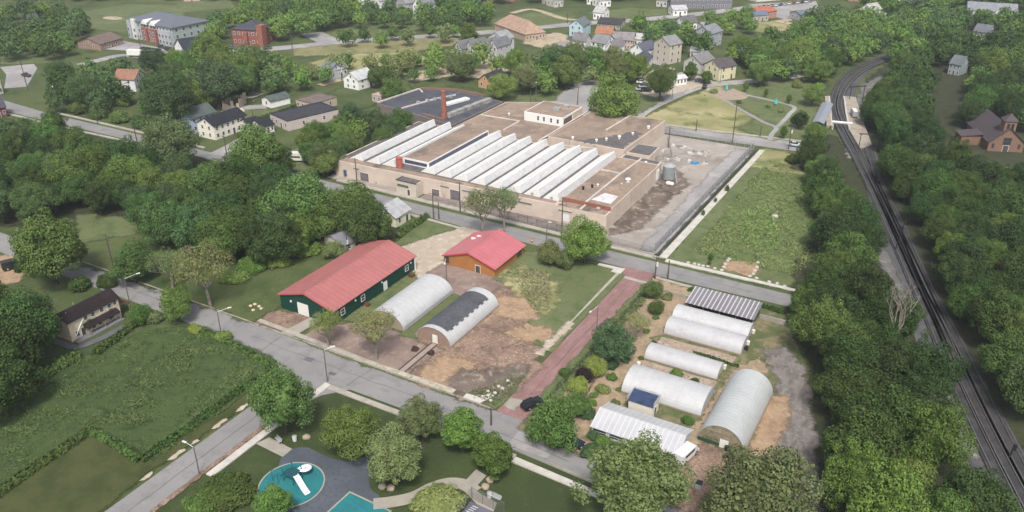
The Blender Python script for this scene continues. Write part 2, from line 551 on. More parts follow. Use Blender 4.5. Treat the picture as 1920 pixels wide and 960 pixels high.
for a in [(-172, 110.6, 4.2, 1.0), (-165, 111.6, 3.0, .9), (-182, 112.2, 4, .8), (-112, 107.8, 2.2, 1.3), (-104, 106.4, 1.6, .9), (-150, 107.6, 1.5, .7)]:
    sheet('street_patch', [(a[0], a[1]), (a[0] + a[2], a[1]), (a[0] + a[2], a[1] + a[3]), (a[0], a[1] + a[3])], asphalt_dark, rag=0.1, step=0.6)
# tar-sealed cracks along and across the streets
crack = mat('tar_seal', (0.07, 0.07, 0.075), 0.8)
rr = random.Random(3)
def crack_line(x0, y0, x1, y1, wd):
    pts = []
    k = max(4, int(math.hypot(x1 - x0, y1 - y0) / 3))
    for i in range(k + 1):
        t = i / k
        pts.append((x0 + (x1 - x0) * t + rr.gauss(0, .12), y0 + (y1 - y0) * t + rr.gauss(0, .12)))
    return offset_line(pts, wd / 2, -wd / 2)
for (x0, y0, x1, y1) in [(-215, 110.4, -150, 110), (-128, 109.2, -70, 108.5), (-139, 183.9, -72, 183.4), (-60, 183.3, -32, 183.6), (-106.4, 50, -106.6, 96), (-64.7, 120, -64.9, 174), (-43, 180.8, -41.8, 186.4), (-98, 104.6, -97.2, 112), (-84, 104.6, -83.6, 111.6), (-122, 105.5, -122.4, 112.6), (-56, 180.4, -55.4, 186.6), (-66, 107.5, -49, 106.6)]:
    sheet('street_crack', crack_line(x0, y0, x1, y1, 0.07), crack)

# --- lots between the two streets
sheet('verge', [(-118, 113.2), (-69, 113.0), (-69, 114.4), (-118, 114.6)], g_lawn, rag=.2)
sheet('raked_soil', [(-117.5, 114.6), (-98, 114.4), (-88, 114.2), (-88, 126), (-99, 126.4), (-100, 125.5), (-111, 126), (-113, 122), (-117, 120)], soil_pink, rag=.35)
sheet('raked_soil', [(-132, 114.6), (-123, 114.6), (-121, 120.5), (-126, 121), (-132, 119)], soil, rag=.4)
sheet('bare_soil', [(-88.5, 114.2), (-70.5, 114.2), (-68.4, 121), (-68.3, 130), (-71, 136), (-76, 143), (-80, 147), (-84, 153), (-90, 158), (-97, 153), (-100, 147), (-97.5, 146), (-96.5, 127), (-88, 126)], soil, rag=.5)
sheet('gravel_drive', [G(*p) for p in [(748, 466), (790, 450), (845, 432), (872, 427), (905, 437), (880, 440), (838, 474), (834, 502), (905, 520), (885, 548), (850, 560), (800, 525), (780, 518), (777, 486)]], gravel, rag=.5)
sheet('bare_soil', [(-110, 158.6), (-95.5, 158.6), (-92, 156), (-94, 151), (-99, 147), (-106, 148.6), (-111, 153)], soil_pink, rag=.5)
sheet('mown_strip', [(-114.6, 124.5), (-110.4, 126.5), (-110.2, 147), (-114.4, 151)], g_lawn, rag=.25)
sheet('mown_strip', [(-99.9, 126), (-96.4, 126.6), (-96.6, 146.5), (-99.6, 146.5)], g_lawn, rag=.25)
sheet('corner_lawn', [(-73.5, 176.5), (-70.2, 176), (-69.8, 138), (-72, 137.5), (-76.5, 144), (-80, 148.5), (-84, 153), (-88, 157), (-95, 158.6), (-95, 174.5), (-90, 177.5)], g_lawn, rag=.3)
sheet('dry_patch', [(-82, 149), (-88, 157), (-94, 160), (-93, 166), (-86, 165), (-79, 158), (-77, 151)], g_dry, rag=.9, step=1.2)
sheet('verge', [(-70.0, 136), (-67.8, 136), (-67.8, 176), (-70.4, 176)], g_lawn, rag=.12)
sheet('verge', [(-76.5, 114.2), (-68.6, 113.6), (-68.4, 125), (-70, 124), (-72.5, 119.5)], g_lawn, rag=.3)
sheet('straw_patch', [G(*p) for p in [(800, 695), (835, 672), (882, 684), (862, 705), (842, 724), (795, 716)]], straw, rag=.5, step=1)
sheet('straw_patch', [G(*p) for p in [(905, 568), (950, 560), (1000, 572), (1002, 598), (960, 592), (935, 590)]], straw, rag=.6, step=1)
sheet('straw_patch', [G(*p) for p in [(962, 628), (985, 612), (1030, 618), (1024, 635), (975, 634)]], straw, rag=.6, step=1)
sheet('dark_soil', [G(*p) for p in [(842, 724), (870, 700), (930, 700), (985, 690), (940, 735), (905, 752), (860, 742)]], mud, rag=.6, step=1)
sheet('yard_lawn', [G(*p) for p in [(738, 463), (800, 415), (858, 427), (815, 438), (760, 459)]], g_lawn, rag=.4)
sheet('drive', [(-123.5, 113.2), (-120.0, 113.2), (-119.2, 122), (-122.2, 121.5)], concrete_tan, rag=.15)
# --- the garden east of the brick street
sheet('garden_ground', [(-61.0, 110.5), (-50, 110.0), (-24, 108), (-17, 120), (-16, 135), (-22, 160), (-29, 178.4), (-60.6, 178.4)], garden, rag=.3)
sheet('chip_path', [(-60.4, 176.5), (-50, 176.5), (-50.5, 164), (-51.5, 152), (-50.2, 142), (-51, 131), (-48, 128), (-47.5, 125), (-50, 122), (-50.6, 113), (-46.5, 110.6), (-56, 111), (-57.5, 118), (-59.5, 125), (-58, 138), (-57.5, 150), (-58.5, 165)], chips, rag=.5, step=1.3)
sheet('verge', [(-61.9, 118), (-60.0, 114), (-59.7, 130), (-59.9, 172), (-61.6, 175)], g_lawn, rag=.25)
sheet('planting_bed', [(-49.5, 150.0), (-33, 150.3), (-33, 153.8), (-49.5, 153.4)], bed, rag=.15)
sheet('planting_bed', [(-49.3, 139.6), (-33.6, 140), (-33.8, 143), (-49.5, 142.8)], bed, rag=.15)
sheet('worn_path', [(-32.4, 110), (-28, 117), (-29.5, 121.6), (-31.5, 123), (-33, 133), (-32.3, 144), (-31.5, 151), (-29, 156), (-25.5, 152), (-29.5, 146), (-31.8, 139), (-32, 128), (-34.5, 122), (-36, 111)], chips, rag=.4, step=1.2)
sheet('worn_path', [(-33, 106), (-21, 107), (-21.5, 123), (-30, 122), (-34, 116)], soil, rag=.5, step=1.2)
sheet('mulch_strip', [G(*p) for p in [(1440, 665), (1470, 655), (1500, 690), (1520, 740), (1535, 800), (1560, 900), (1572, 950), (1545, 960), (1500, 890), (1445, 850), (1448, 800), (1478, 745), (1470, 710)]], mulch, rag=.5, step=1)
sheet('straw_patch', [G(*p) for p in [(1446, 745), (1476, 750), (1470, 790), (1452, 815), (1450, 850), (1408, 852), (1425, 800)]], straw, rag=.35, step=1)
# --- kerbs and pavements
kb = MB()
for (x0, y0, x1, y1) in [(-205, 113.7, -68.5, 112.75), (-52, 104.35, -43, 103.8)]:
    kb.prism(offset_line([(x0, y0), (x1, y1)], 0.18, -0.12), -0.05, 0.3)
struct(kb.build('kerb', curb_m))
slab_strip('pavement', [(-131.5, 114.3), (-113, 113.5), (-97, 113.0), (-97, 114.3), (-113, 114.8), (-131.5, 115.4)], concrete, 0.24)
slab_strip('pavement', [(-96.9, 113.0), (-78, 112.9), (-78, 114.6), (-96.9, 114.3)], mat('broken_concrete', (0.4, 0.36, 0.3), .9, [((0.27, 0.25, 0.2), 0.5, .42, .6), ((0.12, 0.13, 0.06), 0.8, .6, .66), ((0.52, 0.48, 0.42), 1.2, .52, .7)]), 0.2)
slab_strip('pavement', [(-75.5, 113.1), (-71.6, 113.1), (-70.4, 116.6), (-71.5, 116.9), (-72.6, 114.8), (-75.5, 114.5)], concrete_white, 0.25)
slab_strip('pavement', [(-69.75, 148), (-69.4, 148), (-69.3, 175.8), (-70.1, 175.8)], concrete, 0.22)
sheet('gravel_edge', [(-70.0, 134), (-69.4, 134), (-69.3, 149), (-69.8, 149)], gravel, rag=.25, step=.8)
slab_strip('pavement', [(-71.6, 176.0), (-69.0, 176.0), (-69.0, 179.0), (-76, 178.6), (-76, 177.6), (-71.6, 177.6)], concrete_white, 0.25)
slab_strip('pavement', [(-102.2, 72.5), (-100.7, 72.5), (-100.7, 103.5), (-102.2, 103.5)], concrete_white, 0.25)
slab_strip('pavement', [(-100.6, 102.2), (-58, 102.3), (-58, 103.5), (-100.6, 103.5)], concrete, 0.22)
slab_strip('pavement', [(-57.9, 101.4), (-38, 100.6), (-38, 101.9), (-57.9, 102.9)], concrete_white, 0.25)
slab_strip('pavement', [(-64.0, 189.6), (-61.9, 189.6), (-61.4, 284.5), (-63.2, 284.5)], concrete_white, 0.25)
slab_strip('pavement', [(-61.8, 188.0), (-29, 188.4), (-29, 189.6), (-61.8, 189.5)], concrete_white, 0.25)
slab_strip('pavement', [(-172, 189.4), (-64.1, 188.2), (-64.1, 189.7), (-172, 191.2)], concrete, 0.24)
slab_strip('pavement', [(-60.8, 178.0), (-50, 177.6), (-50, 178.6), (-60.8, 179.0)], concrete, 0.24)
slab_strip('pavement', [(-139, 179.2), (-118, 178.4), (-118, 179.4), (-139, 180.4)], concrete, 0.24)
slab_strip('pavement', [(-316, 190.2), (-262, 190.4), (-232, 190.0), (-232, 191.2), (-262, 191.7), (-316, 191.4)], concrete, 0.24)
slab_strip('pavement', [(-330, 180.0), (-288, 180.3), (-250, 181.8), (-250, 182.9), (-288, 181.4), (-330, 181.2)], concrete, 0.24)
# --- factory yard and lot
sheet('factory_forecourt', [(-176, 190.8), (-150, 190.6), (-150, 194), (-176, 194)], lot_m, rag=.2)
sheet('factory_forecourt', [(-141, 190.2), (-82, 189.6), (-82, 198), (-141, 197)], mat('stained_yard', (0.2, 0.17, 0.155), .95, [((0.14, 0.12, 0.11), 0.3, .42, .62), ((0.28, 0.24, 0.21), 0.8, .52, .7)]))
sheet('dusty_lot', [(-83.2, 190.2), (-65.6, 190.0), (-65.4, 284.6), (-98, 283.8), (-99, 240), (-83.2, 240)], lot_m)
sheet('mud_patch', [G(*p) for p in [(1150, 440), (1160, 420), (1230, 352), (1260, 345), (1262, 362), (1225, 395), (1195, 425)]], mud, rag=.7, step=1.4)
sheet('mud_patch', [G(*p) for p in [(1235, 345), (1258, 318), (1288, 345), (1262, 362)]], mud, rag=.7, step=1.4)
sheet('lot_track', [(-69.5, 192), (-66.0, 192), (-65.8, 281), (-70.5, 281)], asphalt_pale, rag=.4)
# --- meadow east of the lot, belt floor, field south-west
sheet('meadow', [(-61.6, 189.6), (-29, 190), (-24, 215), (-30, 250), (-44, 285), (-61.0, 284.4)], g_rough, rag=.4)
sheet('meadow_edge', [(-61.6, 189.6), (-30, 189.8), (-29, 196), (-45, 195.4), (-57, 196), (-58.6, 210), (-58.6, 284), (-61.4, 284)], g_lawn, rag=.5, step=1.5)
sheet('meadow_edge', [(-61.2, 268), (-47, 268), (-45, 284.4), (-61.2, 284.4)], g_dry, rag=.9, step=1.5)
sheet('bare_soil', [G(*p) for p in [(1365, 492), (1415, 495), (1420, 503), (1405, 518), (1360, 505)]], straw, rag=.3, step=1)
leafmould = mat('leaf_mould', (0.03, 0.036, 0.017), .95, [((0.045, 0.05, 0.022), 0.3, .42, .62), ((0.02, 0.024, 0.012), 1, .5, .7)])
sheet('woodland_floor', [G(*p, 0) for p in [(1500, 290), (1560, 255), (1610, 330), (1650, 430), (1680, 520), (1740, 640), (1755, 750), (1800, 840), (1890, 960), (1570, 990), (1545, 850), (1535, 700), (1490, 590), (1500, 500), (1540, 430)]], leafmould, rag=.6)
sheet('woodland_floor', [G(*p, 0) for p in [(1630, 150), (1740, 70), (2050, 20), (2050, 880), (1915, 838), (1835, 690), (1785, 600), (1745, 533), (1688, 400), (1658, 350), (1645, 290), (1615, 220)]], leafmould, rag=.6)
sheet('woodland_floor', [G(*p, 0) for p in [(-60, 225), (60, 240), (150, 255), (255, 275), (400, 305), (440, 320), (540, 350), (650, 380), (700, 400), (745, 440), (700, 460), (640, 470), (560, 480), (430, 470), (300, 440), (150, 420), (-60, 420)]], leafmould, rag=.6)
sheet('woodland_lawn', [G(*p) for p in [(150, 405), (290, 420), (330, 450), (430, 480), (420, 500), (330, 510), (290, 540), (200, 505), (150, 485)]], g_lawn, rag=.5)
sheet('barn_lawn', [(-205, 114), (-133, 114), (-133, 120), (-132.2, 156), (-140, 166), (-160, 150), (-190, 135)], g_mid, rag=.6)
sheet('rank_field', [(-160, 70), (-153, 84), (-148, 100), (-141, 106), (-119, 104.3), (-113.6, 100), (-112.5, 70), (-130, 70), (-129.5, 52), (-170, 48)], g_dark, rag=.4)
sheet('worn_lawn', [(-129.4, 20), (-111.5, 20), (-111.2, 98), (-112.4, 98), (-112.6, 70), (-129.6, 70)], g_brownlawn, rag=.25)
for y0, y1, wd in [(66, 68, .2), (72, 75, .3), (77, 78, .15), (82, 85, .25), (88, 90.5, .2)]:
    sheet('verge_soil', [(-110.7 - wd * .5, y0), (-110.4, y0 + .3), (-110.4, y1), (-110.7, y1 + .2)], gravel, rag=.12, step=.6, feather=.45)
sheet('verge_soil', [(-103.1, 60), (-102.6, 60), (-102.4, 92), (-103.1, 92)], soil, rag=.12, step=.8, feather=.3)
# --- playground
LAYER[0] = 5
sheet('playground', smooth_line([G(*p) for p in [(545, 842), (575, 839), (615, 857), (650, 864), (690, 858), (720, 865), (695, 890), (694, 915), (712, 932), (700, 948), (690, 1000), (480, 1000), (500, 930), (520, 880), (528, 858), (545, 842)]], 5), playasph)
cxy = G(548, 909)
def ell(cx, cy, rx, ry, n=48, a0=0):
    return [(cx + rx * math.cos(2 * math.pi * i / n + a0), cy + ry * math.sin(2 * math.pi * i / n + a0)) for i in range(n)]
sheet('play_edging', ell(-87.7, 78.0, 5.55, 5.75), concrete_tan)
sheet('play_surface', ell(-87.7, 78.0, 5.3, 5.5), teal)
sheet('play_edging', [(-78.0, 81.6), (-69.0, 81.4), (-69.0, 60), (-78.4, 60)], concrete_tan)
sheet('play_surface', [(-77.7, 81.3), (-69.3, 81.1), (-69.3, 60), (-78.1, 60)], teal)
sheet('play_marking', crack_line(-76.4, 79.5, -71.5, 79.0, .18), mat('blue_paint', (0.02, 0.16, 0.3), .7))
ribbon('path', [(700, 945), (735, 941), (775, 932), (810, 915), (840, 906), (868, 908), (893, 922)], 2.6, concrete_tan)
sheet('path', [G(*p) for p in [(862, 912), (893, 880), (912, 892), (888, 918), (932, 943), (925, 960), (900, 952)]], concrete_tan)
sheet('path', [G(*p) for p in [(480, 832), (505, 820), (548, 842), (530, 857)]], concrete_tan)
sheet('court', [G(*p) for p in [(866, 960), (882, 940), (940, 966), (920, 1000), (840, 1000)]], court_m)
for k in range(4):
    a, b = G(874 + 4 * k, 958 - 3 * k), G(884 + 4 * k, 962 - 3 * k)
    sheet('court_line', offset_line([a, b], .06, -.06), mat('white_paint', (.65, .65, .66), .7))
LAYER[0] = 5
# --- behind the factory: street, park, loop road, paths
sheet('back_street', [(-140, 283), (-102, 285.2), (-52, 289.6), (-30, 292), (-32, 302), (-53, 300.2), (-103, 293.6), (-140, 291)], asphalt_pale)
sheet('park_field', [G(*p) for p in [(1205, 224), (1340, 163), (1400, 160), (1500, 147), (1530, 165), (1545, 200), (1528, 238), (1495, 262), (1440, 258), (1243, 233)]], g_dry, rag=.6)
sheet('park_field', [G(*p) for p in [(1380, 165), (1500, 148), (1530, 165), (1545, 200), (1528, 238), (1495, 262), (1400, 240), (1440, 230)]], g_lawn, rag=2, step=4)
sheet('back_verge', [(-103, 293.8), (-53, 300.4), (-53, 302), (-103, 295.4)], concrete, rag=.15)
ribbon('loop_road', [(1185, 226), (1205, 208), (1250, 185), (1300, 165), (1335, 158), (1400, 153), (1460, 147), (1510, 138)], 6.5, asphalt_pale)
ribbon('path', [(1327, 165), (1343, 178), (1385, 203), (1430, 228), (1455, 239), (1447, 252), (1443, 263)], 1.7, asphalt_pale)
ribbon('path', [(1372, 167), (1400, 178), (1440, 187), (1488, 200), (1480, 214), (1466, 230), (1455, 239)], 1.7, asphalt_pale)
sheet('play_pad', ell(*G(1368, 178), 7.5, 7.5), bed)
sheet('parking_lot', [G(*p) for p in [(1000, 202), (1045, 183), (1083, 158), (1120, 149), (1122, 165), (1108, 190), (1112, 215), (1085, 222)]], asphalt_pale, rag=.4)
sheet('grass_plot', [G(*p) for p in [(940, 190), (970, 172), (1030, 175), (1040, 185), (1005, 200)]], g_lawn, rag=.5)
sheet('grass_plot', [G(*p) for p in [(1110, 205), (1190, 165), (1220, 175), (1240, 185), (1200, 210), (1180, 222)]], g_lawn, rag=.5)
sheet('yard', [G(*p) for p in [(1205, 172), (1228, 168), (1300, 150), (1345, 155), (1290, 167), (1240, 180), (1225, 182)]], gravel, rag=.4)
ribbon('drive', [(1335, 160), (1318, 150), (1295, 143), (1270, 138)], 6, concrete)
ribbon('drive', [(1335, 158), (1310, 155), (1285, 146)], 3.5, asphalt_pale)
ribbon('drive', [(1210, 172), (1225, 160), (1215, 148), (1235, 132), (1262, 128)], 5, sand)
# --- far fields, lots and roads
ribbon('avenue', [(395, 103), (430, 100), (470, 95), (560, 87), (640, 79), (760, 71), (870, 64), (960, 56), (1080, 45), (1200, 37), (1320, 25), (1420, 12)], 9.5, asphalt_pale)
sheet('sports_field', [G(*p) for p in [(155, 22), (240, 8), (330, 10), (350, 35), (300, 48), (262, 56), (225, 60), (165, 54)]], g_lawn)
sheet('sports_field', [G(*p) for p in [(230, 2), (430, -4), (440, 14), (340, 24), (330, 6)]], g_lawn)
sheet('infield', ell(*G(211, 34), 7, 4), sand)
sheet('far_lawn', [G(*p) for p in [(5, 98), (60, 93), (112, 100), (108, 118), (0, 121)]], g_lawn)
sheet('car_park', [G(*p) for p in [(0, 126), (63, 120), (70, 128), (58, 150), (50, 163), (8, 166), (12, 140)]], asphalt_pale)
sheet('car_park', [G(*p) for p in [(178, 70), (250, 80), (330, 95), (338, 103), (300, 112), (285, 108), (235, 95), (180, 92)]], asphalt_pale)
ribbon('drive', [(150, 122), (190, 112), (230, 104), (290, 108), (330, 108), (400, 104)], 6, asphalt_pale)
sheet('far_lawn', [G(*p) for p in [(610, 58), (700, 45), (830, 36), (840, 55), (760, 66), (640, 76), (615, 78)]], g_lawn)
sheet('far_lawn', [G(*p) for p in [(900, 40), (1000, 24), (1080, 30), (1070, 42), (960, 54), (890, 58)]], g_lawn)
sheet('far_lawn', [G(*p) for p in [(1100, 25), (1180, 15), (1250, 18), (1250, 28), (1150, 36)]], g_lawn)
sheet('stubble_field', [G(*p) for p in [(555, 92), (640, 84), (760, 76), (850, 70), (870, 78), (780, 95), (640, 102), (560, 103)]], tan_field, rag=1)
sheet('stubble_field', [G(*p) for p in [(590, 118), (640, 105), (760, 100), (800, 112), (760, 128), (690, 132), (620, 135)]], g_dry, rag=1.5, step=4)
ribbon('drive', [(622, 80), (600, 70), (585, 62)], 12, asphalt_pale)
sheet('sandy_yard', [G(*p) for p in [(770, 140), (830, 122), (900, 115), (960, 118), (950, 130), (880, 150), (830, 148), (790, 152)]], sand, rag=1.2, step=3)
sheet('sandy_yard', [G(*p) for p in [(985, 80), (1040, 62), (1062, 66), (1060, 80), (1020, 90)]], sand, rag=.8)
sheet('sandy_yard', [G(*p) for p in [(1040, 82), (1130, 74), (1215, 90), (1240, 122), (1190, 110), (1120, 100)]], asphalt_pale, rag=.8)
sheet('grass_plot', [G(*p) for p in [(770, 158), (850, 145), (900, 150), (905, 170), (880, 178), (780, 165)]], g_mid, rag=.8)
sheet('grass_plot', [G(*p) for p in [(590, 185), (650, 165), (700, 172), (740, 180), (700, 195), (620, 215), (580, 230)]], g_mid, rag=.8)
ribbon('dirt_track', [(600, 160), (640, 150), (680, 145)], 4, sand)
sheet('car_park', [G(*p) for p in [(1400, 8), (1530, 2), (1535, 14), (1528, 28), (1470, 36), (1440, 30)]], asphalt_pale)
sheet('dirt_patch', [G(*p) for p in [(1450, 40), (1480, 36), (1475, 48), (1470, 66), (1462, 60)]], sand, rag=.6)
sheet('grass_plot', [G(*p) for p in [(1420, 42), (1450, 40), (1475, 50), (1470, 66), (1420, 60)]], g_dry, rag=.8)
ribbon('drive', [(960, 25), (1000, 18), (1060, 36), (1100, 36)], 4.5, sand)
ribbon('street_far', [(745, 36), (790, 32), (830, 28)], 6, asphalt_pale)
ribbon('drive', [(405, 292), (440, 275), (470, 258), (500, 246)], 7, asphalt_pale)
ribbon('drive', [(330, 262), (365, 245), (400, 225), (450, 205), (500, 200)], 6, asphalt_pale)
ribbon('dirt_track', [(530, 312), (560, 302), (580, 292)], 2.2, gravel)
sheet('grass_plot', [G(*p) for p in [(440, 210), (520, 205), (545, 215), (470, 240)]], g_lawn, rag=.5)
sheet('grass_plot', [G(*p) for p in [(530, 310), (560, 280), (620, 270), (660, 280), (620, 315), (570, 322)]], g_lawn, rag=.6)
sheet('church_yard', [G(*p) for p in [(1730, 232), (1790, 240), (1850, 262), (1850, 292), (1780, 290), (1735, 262)]], g_mid, rag=.8)
sheet('grass_plot', [G(*p) for p in [(1755, 145), (1800, 145), (1798, 185), (1758, 182)]], g_dry, rag=.5)
ribbon('drive', [(1814, 134), (1808, 160), (1803, 190)], 6, concrete)
ribbon('drive', [(1752, 192), (1780, 188), (1800, 190)], 6, asphalt_pale)
sheet('dirt_lot', [G(*p) for p in [(-10, 480), (30, 488), (42, 510), (30, 530), (-10, 530)]], straw, rag=.5)
ribbon('drive', [(20, 668), (55, 655), (105, 642), (140, 652), (180, 640), (235, 612)], 1.8, asphalt_dark)
# --- railway
LAYER[0] = 80
rail_R = smooth_line([G(*p) for p in [(1760, 86), (1680, 108), (1638, 128), (1612, 155), (1602, 190), (1618, 235), (1643, 290), (1655, 345), (1683, 400), (1740, 533), (1780, 600), (1830, 690), (1913, 840), (1990, 990)]], 8)
rail_L = smooth_line([G(*p) for p in [(1755, 82), (1655, 104), (1612, 122), (1580, 146), (1558, 182), (1557, 210), (1568, 244), (1600, 300), (1623, 350), (1653, 463), (1680, 520), (1750, 740), (1850, 950), (1880, 1010)]], 8)
sheet('railway_ballast', rail_L + rail_R[::-1], ballast)
sheet('ballast_shoulder', [G(*p) for p in [(1622, 160), (1655, 142), (1640, 160), (1612, 195), (1600, 240), (1598, 205)]], ballast_pale, rag=.4)
sheet('ballast_shoulder', [G(*p) for p in [(1653, 463), (1680, 520), (1700, 570), (1690, 560), (1655, 490)]], ballast_pale, rag=.3)
sheet('ballast_shoulder', [G(*p) for p in [(1755, 735), (1775, 690), (1800, 780), (1830, 860), (1800, 850), (1765, 790)]], ballast_pale, rag=.5)
sheet('ballast_shoulder', [G(*p) for p in [(1575, 240), (1604, 240), (1630, 290), (1622, 318), (1600, 290)]], ballast_pale, rag=.2)
# ------------------------------------------------------------------ foliage meshes
LEAF = leaf_mat('leaves')
BARK = mat('bark', (0.075, 0.06, 0.048), 0.95, [((0.04, 0.033, 0.027), 2, .4, .65)], obj=True)
BARK_PALE = mat('pale_bark', (0.24, 0.21, 0.18), 0.95, [((0.15, 0.13, 0.11), 2, .4, .65)], obj=True)


def quads(P, Nrm, S, rng, bend=0.25, long=1.25):
    """leaf sprays: one bent four-sided face per point"""
    n = len(P)
    a = rng.normal(size=(n, 3))
    a -= (a * Nrm).sum(1)[:, None] * Nrm
    a /= np.linalg.norm(a, axis=1)[:, None] + 1e-9
    b = np.cross(Nrm, a)
    s = S[:, None]
    off = Nrm * s * bend
    v = np.stack([P - a * s * long * .5, P + b * s * .5 + off * rng.uniform(-1, 1, (n, 1)), P + a * s * long * .5, P - b * s * .5 + off * rng.uniform(-1, 1, (n, 1))], 1)
    return v.reshape(-1, 3)


def unit(v):
    return v / (np.linalg.norm(v, axis=1)[:, None] + 1e-9)


def crown_points(seed, nl, per, leaf, Rx, Rz, cz, lr=(.26, .42), core=True, low=-.35, top=0.0, fill=.12):
    rng = np.random.default_rng(seed)
    P, N, S = [], [], []
    sq = np.array([rng.uniform(.86, 1.12), rng.uniform(.86, 1.12), 1.0])
    for i in range(nl):
        if i == 0:
            d = np.array([0, 0, .6])
        else:
            # spread evenly with a golden spiral, then shake
            zz = low + (1 - low) * ((i + rng.uniform(-.5, .5)) / nl)
            zz = np.clip(zz, low, 1)
            ph = i * 2.39996 + rng.uniform(-.5, .5)
            rr_ = math.sqrt(max(0, 1 - zz * zz))
            d = np.array([rr_ * math.cos(ph), rr_ * math.sin(ph), zz])
        r = rng.uniform(*lr) * Rx
        k = rng.uniform(.5, .92)
        c = d * np.array([Rx, Rx, Rz]) * k * sq
        if top and d[2] > 0:
            c[:2] *= (1 - top * d[2])
        m = int(per * (r / (lr[1] * Rx)) ** 2 * rng.uniform(.8, 1.2))
        q = unit(rng.normal(size=(m, 3)))
        out = c / (np.linalg.norm(c) + 1e-6)
        keep = (q @ out) > rng.uniform(-.75, .1, m)
        q = q[keep]
        p = c + q * r * rng.uniform(.72, 1.1, (len(q), 1)) * np.array([1, 1, .85])
        P.append(p)
        N.append(unit(q * 1.0 + np.array([0, 0, .35]) + rng.normal(size=q.shape) * .42))
        S.append(rng.uniform(.6, 1.35, len(q)) * leaf)
    m = int(nl * per * fill)
    q = unit(rng.normal(size=(m, 3)))
    P.append(q * np.array([Rx, Rx, Rz]) * rng.uniform(.2, .72, (m, 1)))
    N.append(unit(rng.normal(size=(m, 3))))
    S.append(rng.uniform(1.3, 2.2, m) * leaf)
    P, N, S = np.concatenate(P), np.concatenate(N), np.concatenate(S)
    P = P + np.array([0, 0, cz])
    return P, N, S, rng


def mesh_np(name, V, quad=True, m=None, extra=None):
    """mesh from an (n*4,3) array of quad corners, plus optional (verts, faces) lists"""
    nq = len(V) // 4
    F = np.arange(nq * 4).reshape(-1, 4)
    me = bpy.data.meshes.new(name)
    vs = V
    ex = []
    if extra:
        ex = [tuple(i + len(V) for i in f) for f in extra[1]]
        vs = np.concatenate([V, np.array(extra[0])])
    me.vertices.add(len(vs))
    me.vertices.foreach_set('co', np.ascontiguousarray(vs, dtype=np.float32).ravel())
    loops = np.concatenate([F.ravel(), np.array([i for f in ex for i in f], dtype=int)]) if ex else F.ravel()
    tot = np.concatenate([np.full(nq, 4), np.array([len(f) for f in ex], dtype=int)]) if ex else np.full(nq, 4)
    start = np.concatenate([[0], np.cumsum(tot)[:-1]])
    me.loops.add(len(loops))
    me.loops.foreach_set('vertex_index', loops.astype(np.int32))
    me.polygons.add(len(tot))
    me.polygons.foreach_set('loop_start', start.astype(np.int32))
    me.polygons.foreach_set('loop_total', tot.astype(np.int32))
    me.update(calc_edges=True)
    me.validate()
    if m:
        me.materials.append(m)
    return me


def crown_mesh(seed, nl=30, per=190, leaf=.5, Rx=5., Rz=4.2, cz=6.4, core=.58, **kw):
    P, N, S, rng = crown_points(seed, nl, per, leaf, Rx, Rz, cz, **kw)
    V = quads(P, N, S, rng)
    ex = None
    if core:
        b = MB().blob((0, 0, cz - .1 * Rz), Rx * core, seed, 2, Rz / Rx, .18)  # blob hidden inside the leaves, added to block light through the crown
        ex = (b.v, b.f)
    return mesh_np('crown', V, m=LEAF, extra=ex)


def limb_tree(seed, H, r, spread, n, first=.28, pale=False, depth=2, name='trunk', lift=.5):
    """tapered trunk with forking limbs"""
    rr = random.Random(seed)
    b = MB()
    top = (rr.uniform(-.3, .3), rr.uniform(-.3, .3), H * first)
    b.tube((0, 0, -.2), top, r * 1.25, r, 8)

    def grow(p, d, L, rad, k):
        q = (p[0] + d[0] * L, p[1] + d[1] * L, p[2] + d[2] * L)
        b.tube(p, q, rad, rad * .62, 6 if k else 4)
        if k <= 0:
            return
        for _ in range(2 if k > 1 else 3):
            e = Vector((d[0] + rr.uniform(-.6, .6), d[1] + rr.uniform(-.6, .6), d[2] + rr.uniform(-.15, .45))).normalized()
            grow(q, e, L * rr.uniform(.6, .82), rad * .6, k - 1)
    for i in range(n):
        a = 2 * math.pi * (i + rr.uniform(-.3, .3)) / n
        e = Vector((math.cos(a) * spread, math.sin(a) * spread, 1 * lift + rr.uniform(.1, .5))).normalized()
        grow(top, e, H * rr.uniform(.2, .28), r * .6, depth)
    return b.mesh(name, BARK_PALE if pale else BARK)


TREE = {}
TREE['round'] = [(crown_mesh(100 + i, 44, 760, .25, 5, [4.8, 5.3, 4.5, 5.0, 5.5, 4.7][i], 5.7, lr=(.15, .42), low=-.6), limb_tree(i, 11, .28, .7, 4)) for i in range(6)]
TREE['fine'] = [(crown_mesh(200 + i, 70, 560, .2, 5, [4.8, 5.3, 5.0][i], 5.8, lr=(.12, .32), low=-.55), limb_tree(20 + i, 11, .26, .7, 4)) for i in range(3)]
TREE['sparse'] = [(crown_mesh(300 + i, 34, 230, .2, 5, 3.4, 7.4, core=0, lr=(.2, .34), low=-.1, fill=.05), limb_tree(40 + i, 12, .26, .75, 5, .3, True, 3)) for i in range(3)]
TREE['conic'] = [(crown_mesh(400 + i, 40, 480, .25, 4.0, 6.0, 6.8, lr=(.2, .36), top=.62, low=-.75), limb_tree(50 + i, 12, .22, .4, 4)) for i in range(2)]
TREE['shrub'] = [(crown_mesh(500 + i, 30, 480, .3, 5, 4.6, 3.4, lr=(.24, .44), low=-.15), limb_tree(60 + i, 5, .2, .9, 5, .12)) for i in range(4)]
TREE['low'] = [(crown_mesh(600 + i, 30, 420, .42, 5, 3.4, 1.6, lr=(.26, .44), low=-.1), limb_tree(70 + i, 3, .2, 1.0, 5, .1)) for i in range(2)]
TREE['dead'] = [(None, limb_tree(80, 13, .34, .38, 5, .22, True, 4, lift=1.1))]

